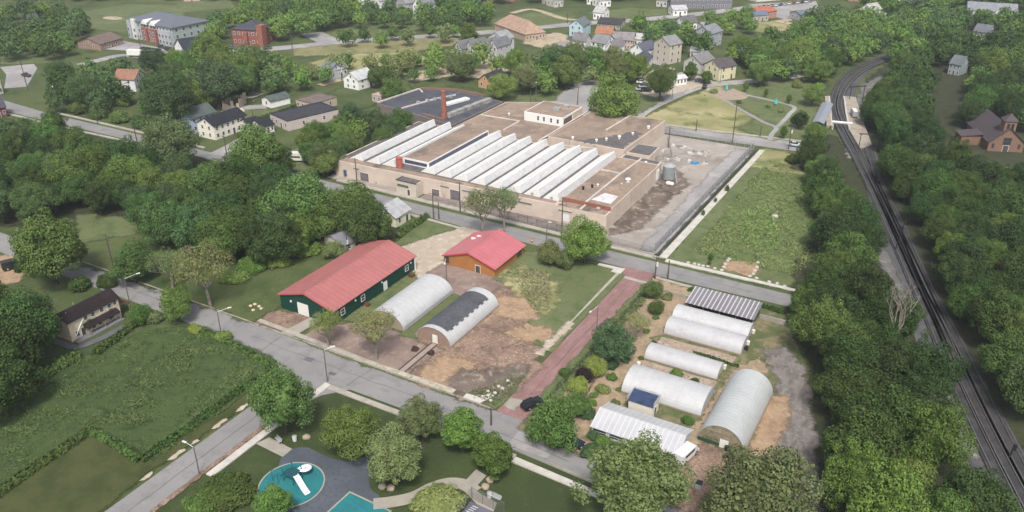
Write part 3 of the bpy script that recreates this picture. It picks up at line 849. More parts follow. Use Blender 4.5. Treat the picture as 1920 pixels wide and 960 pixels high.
PAL = {
    'dark': [(.028, .056, .014), (.036, .068, .017), (.03, .058, .018), (.046, .08, .019)],
    'wood': [(.048, .09, .02), (.06, .104, .023), (.052, .088, .026), (.075, .118, .026), (.042, .078, .02)],
    'mid': [(.072, .125, .028), (.088, .138, .033), (.068, .115, .033)],
    'light': [(.1, .155, .036), (.112, .16, .042)],
    'olive': [(.13, .145, .06), (.115, .13, .055)],
    'grey': [(.1, .125, .056), (.09, .115, .052)],
    'blue': [(.048, .084, .04), (.058, .096, .042)],
    'purple': [(.028, .016, .024)],
    'teal': [(.042, .085, .044)],
    'yellow': [(.16, .185, .042)],
}
TREES = []        # every woody plant is listed here first
KEEP_CLEAR = []


def plant(x, y, D, kind, pal, label, cat='tree', group=None, H=None, name=None, keep=True, seed=None):
    TREES.append(dict(x=x, y=y, D=D, kind=kind, pal=pal, label=label, cat=cat, group=group, H=H, name=name, keep=keep))


def T(px, py, dpx, kind, pal, label, cat='tree', group=None, hk=1.08, name=None):
    """a tree whose crown is centred on photograph pixel (px,py) and is dpx wide"""
    z = 4.0
    for _ in range(4):
        x, y = G(px, py, z)
        D = dpx * dist(x, y, z) / FPX
        H = D * hk
        z = H * {'shrub': .45, 'low': .3}.get(kind, .58)
    plant(x, y, D, kind, pal, label, cat, group, H, name)


RAILWAY = rail_L + rail_R[::-1]
RING = [(math.cos(k * .785), math.sin(k * .785)) for k in range(8)]


def inside(x, y, poly):
    c = False
    n = len(poly)
    for i in range(n):
        x0, y0 = poly[i]
        x1, y1 = poly[i - 1]
        if (y0 > y) != (y1 > y) and x < (x1 - x0) * (y - y0) / (y1 - y0) + x0:
            c = not c
    return c


def wood(poly_px, holes, Dr, gap, pals, label, group, seed, kinds=('round', 'round', 'fine'), hk=(1.0, 1.25), z=6, cat='tree', clear=0):
    poly = [G(*p, z) for p in poly_px]
    hl = [[G(*p, z) for p in h] for h in holes]
    rr = random.Random(seed)
    xs, ys = [p[0] for p in poly], [p[1] for p in poly]
    area = (max(xs) - min(xs)) * (max(ys) - min(ys))
    mine = []
    for _ in range(int(area / (Dr[0] ** 2) * 14)):
        x, y = rr.uniform(min(xs), max(xs)), rr.uniform(min(ys), max(ys))
        if not inside(x, y, poly) or any(inside(x, y, h) for h in hl):
            continue
        D = rr.uniform(*Dr)
        if any((x - a) ** 2 + (y - b) ** 2 < (gap * (D + d) / 2) ** 2 for a, b, d in mine):
            continue
        if any((x - a) ** 2 + (y - b) ** 2 < ((D * .42 + d)) ** 2 for a, b, d in KEEP_CLEAR):
            continue
        if any(inside(x + D * .24 * ca, y + D * .24 * sa, RAILWAY) for ca, sa in RING):
            continue
        mine.append((x, y, D))
        plant(x, y, D, rr.choice(kinds), rr.choice(pals), label, cat, group, D * rr.uniform(*hk), keep=False)


for p, r in [((430, 238), 8), ((385, 230), 8), ((262, 160), 8), ((735, 400), 9), ((680, 155), 8), ((655, 462), 5), ((1258, 112), 8), ((1360, 138), 9), ((1330, 130), 8), ((1890, 270), 12), ((1860, 28), 22), ((300, 70), 24), ((465, 70), 10), ((350, 100), 10), ((912, 155), 6), ((1710, 14), 10), ((1618, 30), 8), ((1340, 78), 9), ((1296, 55), 8), ((1785, 140), 6), ((1683, 655), 4), ((1560, 303), 3),
             ((172, 600), 10), ((1115, 80), 12), ((1150, 88), 14), ((1080, 85), 10), ((1085, 60), 6), ((1650, 40), 8), ((1838, 72), 7), ((1600, 190), 12), ((1640, 290), 7), ((1660, 360), 5), ((1700, 470), 6), ((1740, 570), 6), ((1800, 690), 6), ((1860, 820), 6), ((508, 195), 5), ((530, 228), 10), ((582, 200), 10), ((490, 250), 8), ((780, 200), 8), ((720, 215), 6), ((700, 10), 10), ((785, 20), 8), ((12, 205), 9), ((12, 165), 9), ((64, 50), 8)]:
    gx, gy = G(*p)
    dd = math.hypot(gx, gy)
    if p[0] > 1595 and 180 < p[1] < 900 and p[0] < 1870 and p != (1785, 140):
        continue
    for k in range(3):
        KEEP_CLEAR.append((gx - gx / dd * 9 * k, gy - gy / dd * 9 * k, r))

# ---- woods: trees nobody could tell apart share a label and a group
wood([(1678, 142), (1760, 62), (1935, 40), (1945, 835), (1915, 810), (1886, 760), (1858, 700), (1822, 640), (1774, 580), (1752, 540), (1736, 470), (1712, 400), (1684, 340), (1660, 290), (1640, 250), (1628, 190)],
     [[(1726, 224), (1770, 300), (1850, 318), (1940, 318), (1940, 222), (1850, 212), (1740, 212)], [(1745, 136), (1824, 132), (1820, 210), (1738, 214)]], (8, 13), .64, ['dark', 'dark', 'dark', 'wood'], 'dark green leafy tree in the dense wood right of the railway', 'trees of the wood right of the railway', 21)
wood([(1395, 95), (1480, 62), (1560, 22), (1700, -30), (1935, -40), (1935, 40), (1760, 66), (1690, 95), (1640, 96), (1600, 108), (1562, 128), (1535, 140), (1500, 124), (1395, 142), (1340, 118), (1335, 100)],
     [], (9, 13), .68, ['wood', 'wood', 'blue', 'mid'], 'leafy tree of the far wood behind the railway bend', 'trees of the wood behind the railway bend', 22, clear=1)
wood([(1512, 275), (1548, 258), (1574, 320), (1606, 380), (1634, 430), (1630, 480), (1645, 540), (1690, 600), (1732, 630), (1760, 685), (1745, 745), (1786, 810), (1840, 852), (1905, 905), (1925, 990), (1590, 990), (1582, 860), (1568, 740), (1522, 620), (1506, 550), (1552, 470), (1545, 390), (1522, 320)],
     [], (8, 13), .62, ['wood', 'dark', 'wood', 'dark'], 'leafy tree in the green belt between the meadow and the railway', 'trees of the belt along the railway', 23)
wood([(-20, 245), (40, 240), (110, 275), (200, 290), (300, 305), (370, 335), (430, 350), (480, 305), (525, 300), (520, 350), (600, 372), (650, 378), (690, 400), (678, 425), (612, 430), (588, 452), (520, 462), (440, 458), (360, 452), (305, 435), (250, 385), (200, 385), (150, 355), (60, 385), (-20, 385)],
     [], (9, 13), .64, ['wood', 'wood', 'dark', 'dark', 'blue'], 'leafy tree in the wood between the two streets at left', 'trees of the wood between the two streets', 24)
wood([(70, 150), (110, 138), (200, 128), (290, 112), (330, 138), (262, 140), (228, 178), (200, 195), (120, 188), (70, 188)], [], (9, 13), .75, ['dark', 'blue', 'wood'], 'dark tree in the grove left of the orange-roofed house', 'trees of the grove left of the orange-roofed house', 25)
wood([(292, 118), (380, 98), (450, 108), (505, 122), (560, 165), (520, 168), (462, 158), (440, 168), (385, 185), (345, 205), (292, 210), (282, 190), (290, 160)], [], (10, 14), .74, ['blue', 'wood', 'mid'], 'leafy tree in the grove behind the blue and white houses', 'trees of the grove behind the blue and white houses', 26)
wood([(-20, 20), (60, 10), (150, 25), (162, 60), (120, 88), (60, 95), (-20, 90)], [], (9, 13), .8, ['blue', 'dark', 'wood'], 'dark tree in the far grove at the upper left', 'trees of the far upper-left grove', 27)
wood([(560, 272), (600, 238), (650, 208), (700, 225), (760, 216), (778, 224), (720, 250), (662, 280), (600, 308), (575, 300)], [], (8, 11), .72, ['mid', 'wood', 'blue'], 'leafy tree in the thicket left of the white sawtooth roofs', 'trees of the thicket left of the factory', 28)
wood([(965, 122), (1000, 108), (1080, 103), (1190, 113), (1196, 132), (1110, 136), (1080, 146), (1000, 160), (975, 148)], [], (9, 13), .74, ['mid', 'wood', 'grey'], 'leafy tree in the row behind the factory car park', 'trees of the row behind the car park', 29)
wood([(380, 60), (440, 20), (530, 5), (600, -5), (720, 12), (800, 0), (870, 8), (930, 8), (905, 30), (850, 42), (700, 33), (640, 38), (600, 48), (520, 60), (440, 62), (400, 75)], [], (9, 13), .85, ['blue', 'mid', 'wood'], 'hazy leafy tree of the far belt beyond the avenue', 'trees of the far belt beyond the avenue', 30)
wood([(0, -15), (900, -15), (900, -45), (0, -45)], [], (11, 15), .95, ['blue', 'wood'], 'hazy tree on the far edge of the fields', 'trees on the far edge of the fields', 36)
wood([(900, -10), (1700, -25), (1700, -60), (900, -50)], [], (11, 15), .9, ['blue', 'wood'], 'hazy tree among the farthest houses', 'trees among the farthest houses', 37)
wood([(440, 118), (500, 100), (590, 128), (640, 100), (700, 112), (740, 100), (850, 95), (950, 112), (930, 130), (850, 128), (720, 142), (640, 135), (560, 150)], [], (6, 11), 1.05, ['mid', 'grey', 'light', 'olive', 'wood'], 'scattered tree on the rough ground behind the flat-roofed works', 'scattered trees behind the flat-roofed works', 31, kinds=('round', 'fine', 'sparse'))
wood([(1180, 48), (1250, 44), (1310, 60), (1330, 88), (1262, 84), (1190, 68)], [], (9, 12), .8, ['mid', 'wood', 'blue'], 'leafy tree among the houses at the top', 'trees among the houses at the top', 32)
wood([(1330, 98), (1400, 88), (1440, 108), (1500, 125), (1480, 134), (1400, 136), (1352, 115)], [], (9, 13), .74, ['mid', 'wood', 'wood'], 'leafy tree in the grove behind the pale yellow house', 'trees of the grove behind the yellow house', 33)
wood([(-40, 545), (40, 560), (85, 590), (92, 620), (50, 660), (-40, 690)], [], (8, 11), .66, ['dark', 'wood'], 'dark tree in the clump beside the abandoned house', 'trees of the clump beside the abandoned house', 34)
wood([(1270, 40), (1400, 20), (1410, 45), (1330, 60)], [], (7, 10), 1.0, ['mid', 'light', 'wood'], 'leafy tree along the far avenue', 'trees along the far avenue', 35)
wood([(640, 60), (860, 45), (860, 58), (650, 76)], [], (7, 10), 1.35, ['mid', 'grey', 'wood'], 'lone tree on the lawn along the far avenue', 'trees on the lawn along the far avenue', 38)

# ---- trees one can point at
for a in [
    (527, 742, 132, 'fine', 'mid', 'broad leafy tree at the corner of the side street, over the white pavement'),
    (654, 803, 112, 'fine', 'mid', 'rounded tree on the park lawn above the playground bend'),
    (790, 782, 88, 'fine', 'grey', 'pale grey-green tree beside the street, left of the corner pair', ),
    (739, 852, 118, 'fine', 'grey', 'grey-green tree by the two boulders and the playground'),
    (866, 802, 92, 'conic', 'mid', 'bright green tree on the street side of the darker corner tree'),
    (928, 848, 84, 'conic', 'wood', 'dark green tree with bare trunk beside the path junction'),
    (514, 940, 72, 'conic', 'mid', 'small pointed tree in front of the round teal play surface'),
    (1186, 896, 190, 'fine', 'grey', 'big spreading tree in front of the glass-roofed greenhouse'),
    (1430, 922, 205, 'fine', 'grey', 'big grey-green tree in front of the large rounded greenhouse'),
    (612, 612, 70, 'sparse', 'light', 'thin open tree in front of the white barn door'),
    (702, 622, 98, 'sparse', 'olive', 'thin open tree in front of the plain white hoop house'),
    (329, 565, 64, 'round', 'mid', 'dense small tree at the street edge behind the rank field'),
    (247, 486, 72, 'round', 'mid', 'compact green tree beside the utility pole on the left lawn'),
    (316, 500, 70, 'sparse', 'olive', 'brownish open tree between a green tree and a grey one'),
    (384, 512, 112, 'sparse', 'olive', 'olive brown spreading tree with visible trunk on the barn lawn'),
    (42, 602, 116, 'round', 'dark', 'big dark tree against the left end of the abandoned house'),
    (8, 630, 120, 'round', 'dark', 'dark tree at the left edge behind the drive'),
    (-6, 715, 110, 'round', 'dark', 'dark tree at the left edge below the drive'),
    (86, 458, 118, 'round', 'wood', 'tall tree standing on the near edge of the left street'),
    (1098, 446, 84, 'round', 'mid', 'round bright tree on the corner lawn across from the factory'),
    (903, 390, 72, 'sparse', 'grey', 'thin pale tree before the factory, left of a pair', 'tree', None, 1.45),
    (946, 388, 64, 'sparse', 'grey', 'thin pale tree before the factory, right of a pair', 'tree', None, 1.45),
    (1153, 180, 92, 'round', 'light', 'big bright tree behind the flat factory roof'),
    (1240, 148, 66, 'fine', 'wood', 'dark spreading tree beside the loop road'),
    (1150, 638, 76, 'round', 'teal', 'blue-green tree beside the red brick street'),
    (1196, 610, 52, 'sparse', 'olive', 'thin yellowish tree beside the blue-green garden tree'),
    (1041, 800, 94, 'shrub', 'mid', 'wide bushy tree at the garden corner beside the dark car'),
    (1686, 602, 90, 'dead', 'grey', 'bare grey dead tree standing in the railway belt', 'tree', None, 1.45),
    (318, 180, 100, 'fine', 'blue', 'big grey-green tree behind the car park of the blue house'),
    (402, 148, 88, 'fine', 'blue', 'large blue-green tree behind the ruin'),
    (395, 95, 62, 'round', 'mid', 'bright tree right of the white church'),
    (316, 262, 104, 'fine', 'grey', 'brownish-topped tree at the street bend below the blue house'),
    (480, 280, 100, 'round', 'mid', 'round tree in front of the dark-roofed bungalows'),
    (604, 300, 54, 'round', 'mid', 'small tree on the grass beside the white motorhome'),
    (560, 375, 120, 'round', 'mid', 'broad bright tree in front of the cross street at left centre'),
    (655, 385, 95, 'round', 'mid', 'bright tree left of the pale yellow house'),
    (690, 415, 92, 'round', 'wood', 'dark tree beside the pale yellow house'),
    (865, 118, 56, 'round', 'grey', 'tall tree in front of the row of grey houses'),
    (735, 165, 46, 'round', 'mid', 'bright bushy tree right of the ivy-covered white house'),
    (712, 138, 44, 'round', 'wood', 'dark tree just behind the ivy-covered white house'),
    (940, 158, 50, 'round', 'mid', 'leafy tree right of the small orange house'),
    (878, 62, 40, 'conic', 'wood', 'dark dense tree on the far avenue before the grey houses'),
    (1295, 130, 32, 'conic', 'wood', 'narrow tree between the tall white house and the grey one'),
    (1325, 142, 24, 'conic', 'wood', 'dark conical tree left of the pale yellow house'),
    (100, 226, 46, 'conic', 'dark', 'dark pointed tree beside the left street'),
    (1525, 175, 36, 'round', 'light', 'bright rounded tree at the railway end of the park'),
    (1500, 222, 30, 'round', 'dark', 'small dark tree at the park end near the shelter'),
]:
    T(*a)
for a in [(1399, 160, 11, 'young tree on the park lawn nearest the loop road'), (1437, 172, 9, 'thin young tree beside the upper park path'), (1480, 184, 10, 'young dark tree at the bend of the park path'), (1470, 245, 14, 'narrow dark tree beside the pole at the park gate')]:
    T(a[0], a[1], a[2], 'conic', 'wood', a[3], 'young tree', 'young park trees', 1.9, 'young_tree')
for a in [(1333, 480, 10), (1330, 492, 7), (1364, 352, 8), (1319, 398, 7), (1342, 374, 6)]:
    T(a[0], a[1], a[2] * 1.2, 'conic', 'wood', {1333: 'dark sapling at the near edge of the meadow by the white pavement', 1330: 'tiny sapling below the dark one on the meadow edge', 1364: 'sapling beside the long white pavement, farthest up', 1319: 'sapling beside the long white pavement, nearest', 1342: 'sapling beside the long white pavement, middle one'}[a[0]], 'sapling', 'saplings round the meadow', 1.5, 'sapling')

# ---- shrubs and garden bushes
SH = [
    (1030, 476, 54, 'shrub', 'grey', 'grey-green bush left of the round corner tree'), (1058, 487, 46, 'shrub', 'grey', 'lower bush between the orange building and the round tree'),
    (1224, 545, 42, 'shrub', 'mid', 'bright bush at the top corner of the garden'), (1230, 578, 34, 'shrub', 'wood', 'dark bush below the bright corner bush'),
    (1251, 558, 22, 'low', 'olive', 'straggly brown bush beside the striped shed'),
    (1096, 704, 36, 'shrub', 'purple', 'purple-leaved bush beside the brick street'), (1118, 690, 46, 'shrub', 'yellow', 'yellow-green bush around the purple one'), (1085, 725, 40, 'shrub', 'yellow', 'yellow-green bush below the purple one'),
    (1080, 756, 56, 'round', 'mid', 'bright small tree behind the wide bushy garden tree'), (1101, 776, 36, 'low', 'teal', 'dark low bush left of the glass-roofed greenhouse'),
    (1147, 685, 30, 'low', 'teal', 'round dark bush under the blue-green tree'), (1147, 708, 22, 'low', 'mid', 'round green bush on the chip path'), (1131, 731, 28, 'low', 'olive', 'flowering round bed bush on the chip path'),
    (1172, 675, 20, 'low', 'teal', 'small dark bush at the end of the third greenhouse'), (1113, 742, 18, 'low', 'mid', 'small bush left of the flowering one'), (1110, 756, 20, 'low', 'mid', 'small bush below the flowering one'),
    (1154, 757, 22, 'low', 'grey', 'grey bush in front of the navy-roofed shed'), (1161, 731, 14, 'low', 'mid', 'bush at the corner of the fourth greenhouse'), (1186, 638, 14, 'low', 'wood', 'bush at the corner of the twin greenhouse'), (1202, 672, 12, 'low', 'wood', 'bush at the corner of the narrow greenhouse'),
    (1230, 596, 14, 'low', 'mid', 'little bush on the chip path below the corner'), (1212, 622, 14, 'low', 'light', 'little bush at the garden tree edge'), (1226, 643, 11, 'low', 'dark', 'little dark bush between two greenhouses'),
    (1106, 848, 38, 'low', 'teal', 'dark bush along the street end of the garden'), (1130, 830, 34, 'low', 'mid', 'bush in front of the glass-roofed greenhouse'), (1112, 818, 26, 'low', 'teal', 'dark round bush at the greenhouse corner'),
    (1268, 703, 26, 'low', 'mid', 'leafy vegetables between two greenhouses, left clump'), (1300, 718, 22, 'low', 'wood', 'leafy vegetables between two greenhouses, right clump'), (1290, 790, 24, 'low', 'mid', 'low plants beside the navy-roofed shed'),
    (1060, 700, 26, 'low', 'mid', 'low bush at the brick street edge under the lamp'), (1330, 690, 9, 'low', 'mid', 'small weed clump at the narrow greenhouse end'),
    (820, 945, 108, 'low', 'olive', 'brown-green shrub mass inside the path bend'), (425, 925, 110, 'low', 'dark', 'dark shrub mass on the playground side of the side street'), (380, 945, 70, 'low', 'wood', 'dark shrub mass at the bottom edge by the side street'),
    (470, 500, 62, 'low', 'mid', 'bushy end of the shrub band on the barn lawn'), (520, 488, 62, 'low', 'mid', 'middle of the shrub band on the barn lawn'), (572, 470, 62, 'low', 'wood', 'dark end of the shrub band near the tall tree'), (440, 522, 50, 'low', 'light', 'light low end of the shrub band'),
    (627, 470, 40, 'shrub', 'grey', 'pale bush behind the green barn'), (262, 590, 44, 'shrub', 'wood', 'dark bush at the porch of the abandoned house'), (290, 597, 34, 'low', 'grey', 'grey bush at the street corner of the field'),
    (365, 618, 26, 'low', 'yellow', 'yellow bush at the field edge by the lamp'), (420, 632, 30, 'low', 'mid', 'low bush at the street lamp by the field'), (150, 535, 40, 'low', 'wood', 'bush under the tall street tree, left'), (200, 530, 36, 'low', 'dark', 'bush behind the abandoned house by the street'),
    (1532, 250, 40, 'shrub', 'mid', 'bush at the start of the railway belt'), (1535, 165, 24, 'low', 'light', 'low bright bush at the end of the park'), (1487, 300, 30, 'low', 'wood', 'bush at the top corner of the meadow'),
    (1545, 585, 50, 'shrub', 'wood', 'bush at the end of the cross street in the belt'), (1500, 600, 40, 'shrub', 'dark', 'dark bush beside the striped shed lawn'), (1520, 560, 44, 'shrub', 'wood', 'bush where the cross street ends'),
    (50, 500, 36, 'low', 'dark', 'dark bush beside the orange dirt lot'), (30, 655, 44, 'shrub', 'dark', 'dark bush at the left edge by the drive'),
    (150, 205, 36, 'low', 'wood', 'hedge bush along the far left street, first'), (185, 214, 36, 'low', 'wood', 'hedge bush along the far left street, second'), (225, 222, 36, 'low', 'mid', 'hedge bush along the far left street, third'), (262, 232, 34, 'low', 'wood', 'hedge bush along the far left street, fourth'), (190, 198, 34, 'low', 'mid', 'roadside shrub behind the far left hedge, left'), (232, 190, 36, 'low', 'mid', 'roadside shrub behind the far left hedge, right'),
    (1440, 200, 8, 'low', 'wood', 'dark low bush inside the park path loop'), (1385, 192, 10, 'low', 'wood', 'dark low bush on the park path'), (1465, 208, 12, 'low', 'olive', 'brown low bush inside the park loop, right'), (1495, 160, 22, 'low', 'olive', 'brush heap shrub on the park lawn'),
    (1338, 172, 14, 'low', 'olive', 'brown shrubs beside the play pad'),
]
for a in SH:
    T(a[0], a[1], a[2], a[3], a[4], a[5], 'bush', None, .8 if a[3] != 'low' else .55 if a[2] < 48 else .34 if a[2] < 100 else .22, 'bush')


def muted(c, pal='mid'):
    g = (c[0] + c[1] * 1.6 + c[2]) / 3.6
    return tuple((v * .9 + g * .1) * m for v, m in zip(c, (1.16, 1.28, .9) if pal in ('dark', 'blue', 'teal', 'purple') else (1.42, 1.52, 1.16)))


def near_first(t):
    return -t['D'] / dist(t['x'], t['y'])


def put_tree(t, i):
    rr = random.Random(i * 7 + 3)
    kinds = TREE[t['kind']]
    cm, tm = kinds[rr.randrange(len(kinds))]
    baseH = {'round': 11, 'fine': 11, 'sparse': 11, 'conic': 12.5, 'shrub': 8, 'low': 5.5, 'dead': 11}[t['kind']]
    baseD = 8.4 if t['kind'] == 'conic' else 10.5
    kx = t['D'] / baseD
    kz = (t['H'] or t['D'] * 1.1) / baseH
    root = thing(t['name'] or {'dead': 'dead_tree'}.get(t['kind'], 'tree'), t['label'], t['cat'], (t['x'], t['y'], 0), rr.uniform(0, 6.28), t['group'])
    e = rr.uniform(.88, 1.14)
    root.scale = (kx * e, kx / e, kz)
    if cm:
        c = inst('crown' if t['cat'] != 'bush' else 'foliage', cm, root)
        col = muted(rr.choice(PAL[t['pal']]), t['pal'])
        k = rr.uniform(.82, 1.2)
        c.color = (col[0] * k * rr.uniform(.93, 1.07), col[1] * k, col[2] * k * rr.uniform(.9, 1.1), 1)
    inst('trunk' if t['cat'] != 'bush' else 'stem', tm, root)


N_TREES = 286
forest = sorted([t for t in TREES if not t['keep']], key=near_first)
n_keep = sum(1 for t in TREES if t['keep'] and t['cat'] == 'tree')
single = forest[:N_TREES - n_keep]
mass = forest[N_TREES - n_keep:]
for i, t in enumerate([t for t in TREES if t['keep']] + single):
    put_tree(t, i)
# the rest of the far woods as one mass
FAR = far_leaf_mat('far_leaves')
far_tpl = []
for s in range(5):
    P, N, S, rg = crown_points(900 + s, 24, 100, .56, 5, 4.9, 5.6, lr=(.16, .42), low=-.5)
    b = MB().blob((0, 0, 5.8), 3.0, s, 1, .9, .18)  # hidden blob again added to keep light from passing through
    far_tpl.append((quads(P, N, S, rg), np.array(b.v), b.f))
V, C, EV, EF, EC = [], [], [], [], []
eo = 0
for i, t in enumerate(mass):
    rr = random.Random(i)
    q, bv, bf = far_tpl[rr.randrange(5)]
    a = rr.uniform(0, 6.28)
    k, kz = t['D'] / 10.5, (t['H'] or t['D'] * 1.1) / 11
    M = np.array([[math.cos(a) * k, -math.sin(a) * k, 0], [math.sin(a) * k, math.cos(a) * k, 0], [0, 0, kz]])
    off = np.array([t['x'], t['y'], 0])
    V.append(q @ M.T + off)
    col = muted(rr.choice(PAL[t['pal']]), t['pal'])
    kk = rr.uniform(.85, 1.18)
    C.append(np.tile(np.array([*(c * kk for c in col), 1.0]), (len(q), 1)))
    EV.append(bv @ M.T + off)
    EF += [tuple(j + eo for j in f) for f in bf]
    EC.append(np.tile(np.array([*(c * kk for c in col), 1.0]), (len(bv), 1)))
    eo += len(bv)
print('trees', len(TREES), 'single', len(single) + n_keep, 'mass', len(mass))
V = np.concatenate(V)
me = mesh_np('distant_woodland', V, m=FAR, extra=(np.concatenate(EV), EF))
at = me.color_attributes.new('species', 'FLOAT_COLOR', 'POINT')
at.data.foreach_set('color', np.concatenate(C + EC).astype(np.float32).ravel())
o = bpy.data.objects.new('distant_woodland', me)
COL.objects.link(o)
stuff(o, 'far hazy woodland of small green crowns at the top of the view', 'woodland')


# ---- hedges: one clipped or wild line of foliage each
def hedge(pts, wd, h, pal, label, per=26, px=True, leaf=.42, seed=1, name='hedge'):
    pts = smooth_line([G(*p) for p in pts] if px else pts, 4)
    rng = np.random.default_rng(seed)
    P, N = [], []
    for a, b in zip(pts[:-1], pts[1:]):
        L = math.hypot(b[0] - a[0], b[1] - a[1])
        m = int(L * per * (wd + h))
        t = rng.uniform(0, 1, m)
        th = rng.uniform(0, math.pi, m)
        hh = h * (1 + .25 * np.sin(t * 3 + a[0]) + rng.uniform(-.2, .2, m))
        nx, ny = -(b[1] - a[1]) / L, (b[0] - a[0]) / L
        o = np.cos(th) * wd / 2 * rng.uniform(.6, 1.1, m)
        P.append(np.stack([a[0] + (b[0] - a[0]) * t + nx * o, a[1] + (b[1] - a[1]) * t + ny * o, .1 + np.sin(th) ** .6 * hh * rng.uniform(.6, 1, m)], 1))
        N.append(unit(np.stack([nx * np.cos(th), ny * np.cos(th), np.sin(th)], 1) + rng.normal(size=(m, 3)) * .5))
    P, N = np.concatenate(P), np.concatenate(N)
    o0 = pts[len(pts) // 2]
    P = P - np.array([o0[0], o0[1], 0])
    me = mesh_np('hedge', quads(P, N, rng.uniform(.6, 1.3, len(P)) * leaf, rng), m=LEAF)
    o = bpy.data.objects.new(name, me)
    COL.objects.link(o)
    o.location = (o0[0], o0[1], 0)
    c = PAL[pal][0]
    o.color = (*c, 1)
    return tag(o, label, 'hedge')


hedge([(36, 742), (75, 715), (110, 690), (150, 672)], 3.2, 2.0, 'mid', 'bright wild hedge beside the drive of the abandoned house', seed=1)
hedge([(-10, 935), (60, 885), (120, 845), (168, 812)], 2.2, 1.4, 'wood', 'dark hedge between the rank field and the worn lawn', seed=2)
hedge([(170, 812), (205, 830), (240, 852), (262, 868)], 1.6, 1.4, 'mid', 'low hedge along the top of the worn lawn', seed=3)
hedge([(265, 868), (310, 835), (380, 788), (440, 742), (485, 712)], 1.6, 1.1, 'wood', 'overgrown fence line of the rank field along the side street', seed=4)
hedge([(490, 716), (505, 690), (470, 665), (430, 645), (380, 622)], 1.6, .7, 'mid', 'weedy edge of the rank field along the street', seed=5)
hedge([(745, 448), (770, 430), (803, 408)], 1.6, 1.7, 'mid', 'clipped hedge in front of the pale yellow house', seed=6)
hedge([(180, 668), (215, 640), (245, 618), (270, 600)], 1.8, 1.4, 'wood', 'weeds along the drive in front of the abandoned house', seed=7)
hedge([(1300, 662), (1345, 676), (1385, 690)], .7, .5, 'wood', 'weeds along the lower edge of the twin greenhouse', seed=9)
hedge([(1290, 545), (1340, 555), (1400, 567), (1470, 590)], 1.2, .9, 'wood', 'weeds behind the striped shed along the cross street', seed=12)
hedge([(470, 232), (500, 222), (530, 212), (560, 200)], 1.6, 1.4, 'wood', 'dark hedge across the yards behind the white house', seed=13)


# ---- tall grass
def tufts(name, poly, n, h, wd, cols, label, seed, px=False):
    poly = [G(*p) for p in poly] if px else poly
    rng = np.random.default_rng(seed)
    xs, ys = [p[0] for p in poly], [p[1] for p in poly]
    pts = []
    while len(pts) < n:
        x, y = rng.uniform(min(xs), max(xs)), rng.uniform(min(ys), max(ys))
        if inside(x, y, poly):
            pts.append((x, y))
    p = np.array(pts)
    big = .5 + .28 * np.sin(p[:, 0] * .35 + np.sin(p[:, 1] * .21) * 2) * np.sin(p[:, 1] * .3 + 1)
    for f in (.55, 1.1, 1.9):
        t = rng.uniform(0, 6.28, 4)
        big = big + .22 * np.sin(p[:, 0] * f * math.cos(t[0]) + p[:, 1] * f * math.sin(t[0]) + t[1]) * np.sin(p[:, 0] * f * math.sin(t[2]) * 1.3 + p[:, 1] * f * math.cos(t[2]) + t[3])
    big = np.clip(big, 0, 1)
    hh = h * rng.uniform(.5, 1.3, n) * (.35 + 1.1 * big)
    lean = rng.normal(size=(n, 2)) * 1.1
    a = rng.uniform(0, math.pi, n)
    dx, dy = np.cos(a) * wd, np.sin(a) * wd
    z = np.zeros(n)
    v = np.stack([np.stack([p[:, 0] - dx, p[:, 1] - dy, z], 1), np.stack([p[:, 0] + dx, p[:, 1] + dy, z], 1),
                  np.stack([p[:, 0] + dx * .7 + lean[:, 0] * hh, p[:, 1] + dy * .7 + lean[:, 1] * hh, hh], 1), np.stack([p[:, 0] - dx * .7 + lean[:, 0] * hh, p[:, 1] - dy * .7 + lean[:, 1] * hh, hh * .9], 1)], 1).reshape(-1, 3)
    me = mesh_np(name, v, m=FAR)
    cols = sorted(cols, key=sum)
    pick = np.clip((big * .75 + rng.uniform(0, .3, n)) * len(cols), 0, len(cols) - 1).astype(int)
    c = np.array(cols)[pick] * rng.uniform(.85, 1.15, (n, 1))
    c = np.concatenate([c, np.ones((n, 1))], 1).repeat(4, axis=0)
    at = me.color_attributes.new('species', 'FLOAT_COLOR', 'POINT')
    at.data.foreach_set('color', c.astype(np.float32).ravel())
    o = bpy.data.objects.new(name, me)
    COL.objects.link(o)
    return stuff(o, label, 'grass')


tufts('tall_grass', [(-160, 71), (-153, 84), (-148, 100), (-141, 105.5), (-119, 104), (-113.8, 100), (-112.8, 71), (-130, 70.5), (-129.8, 48), (-175, 44)], 56000, .32, .15, [(.054, .085, .027), (.064, .1, .03), (.044, .07, .021), (.078, .112, .037)], 'dark rank grass filling the overgrown field at lower left', 1)
tufts('meadow_grass', [(-57.5, 197.5), (-46, 196.5), (-31, 197), (-27, 215), (-32, 248), (-45, 272), (-58, 276)], 26000, .36, .17, [(.13, .17, .058), (.142, .18, .064), (.115, .155, .052), (.16, .185, .074)], 'tussocky green grass of the fenced meadow', 2)
tufts('rough_grass', [(-79, 149), (-88, 157.5), (-94.5, 160), (-94, 168), (-86, 168), (-79, 158), (-76, 150)], 5200, .3, .13, [(.13, .145, .065), (.2, .195, .105), (.1, .125, .05)], 'dry tufted grass beside the orange building', 3)
tufts('weeds', [(-76, 114.4), (-68.6, 113.9), (-68.5, 126), (-70.5, 125), (-73, 119)], 900, .3, .14, [(.06, .1, .03), (.1, .125, .05)], 'weeds at the brick street corner of the soil lot', 4)
tufts('weeds', [(-61.2, 120), (-58.6, 116), (-58.8, 172), (-61.0, 174)], 2200, .45, .16, [(.085, .125, .04), (.12, .14, .055), (.065, .1, .032)], 'weeds between the brick street and the garden', 5)
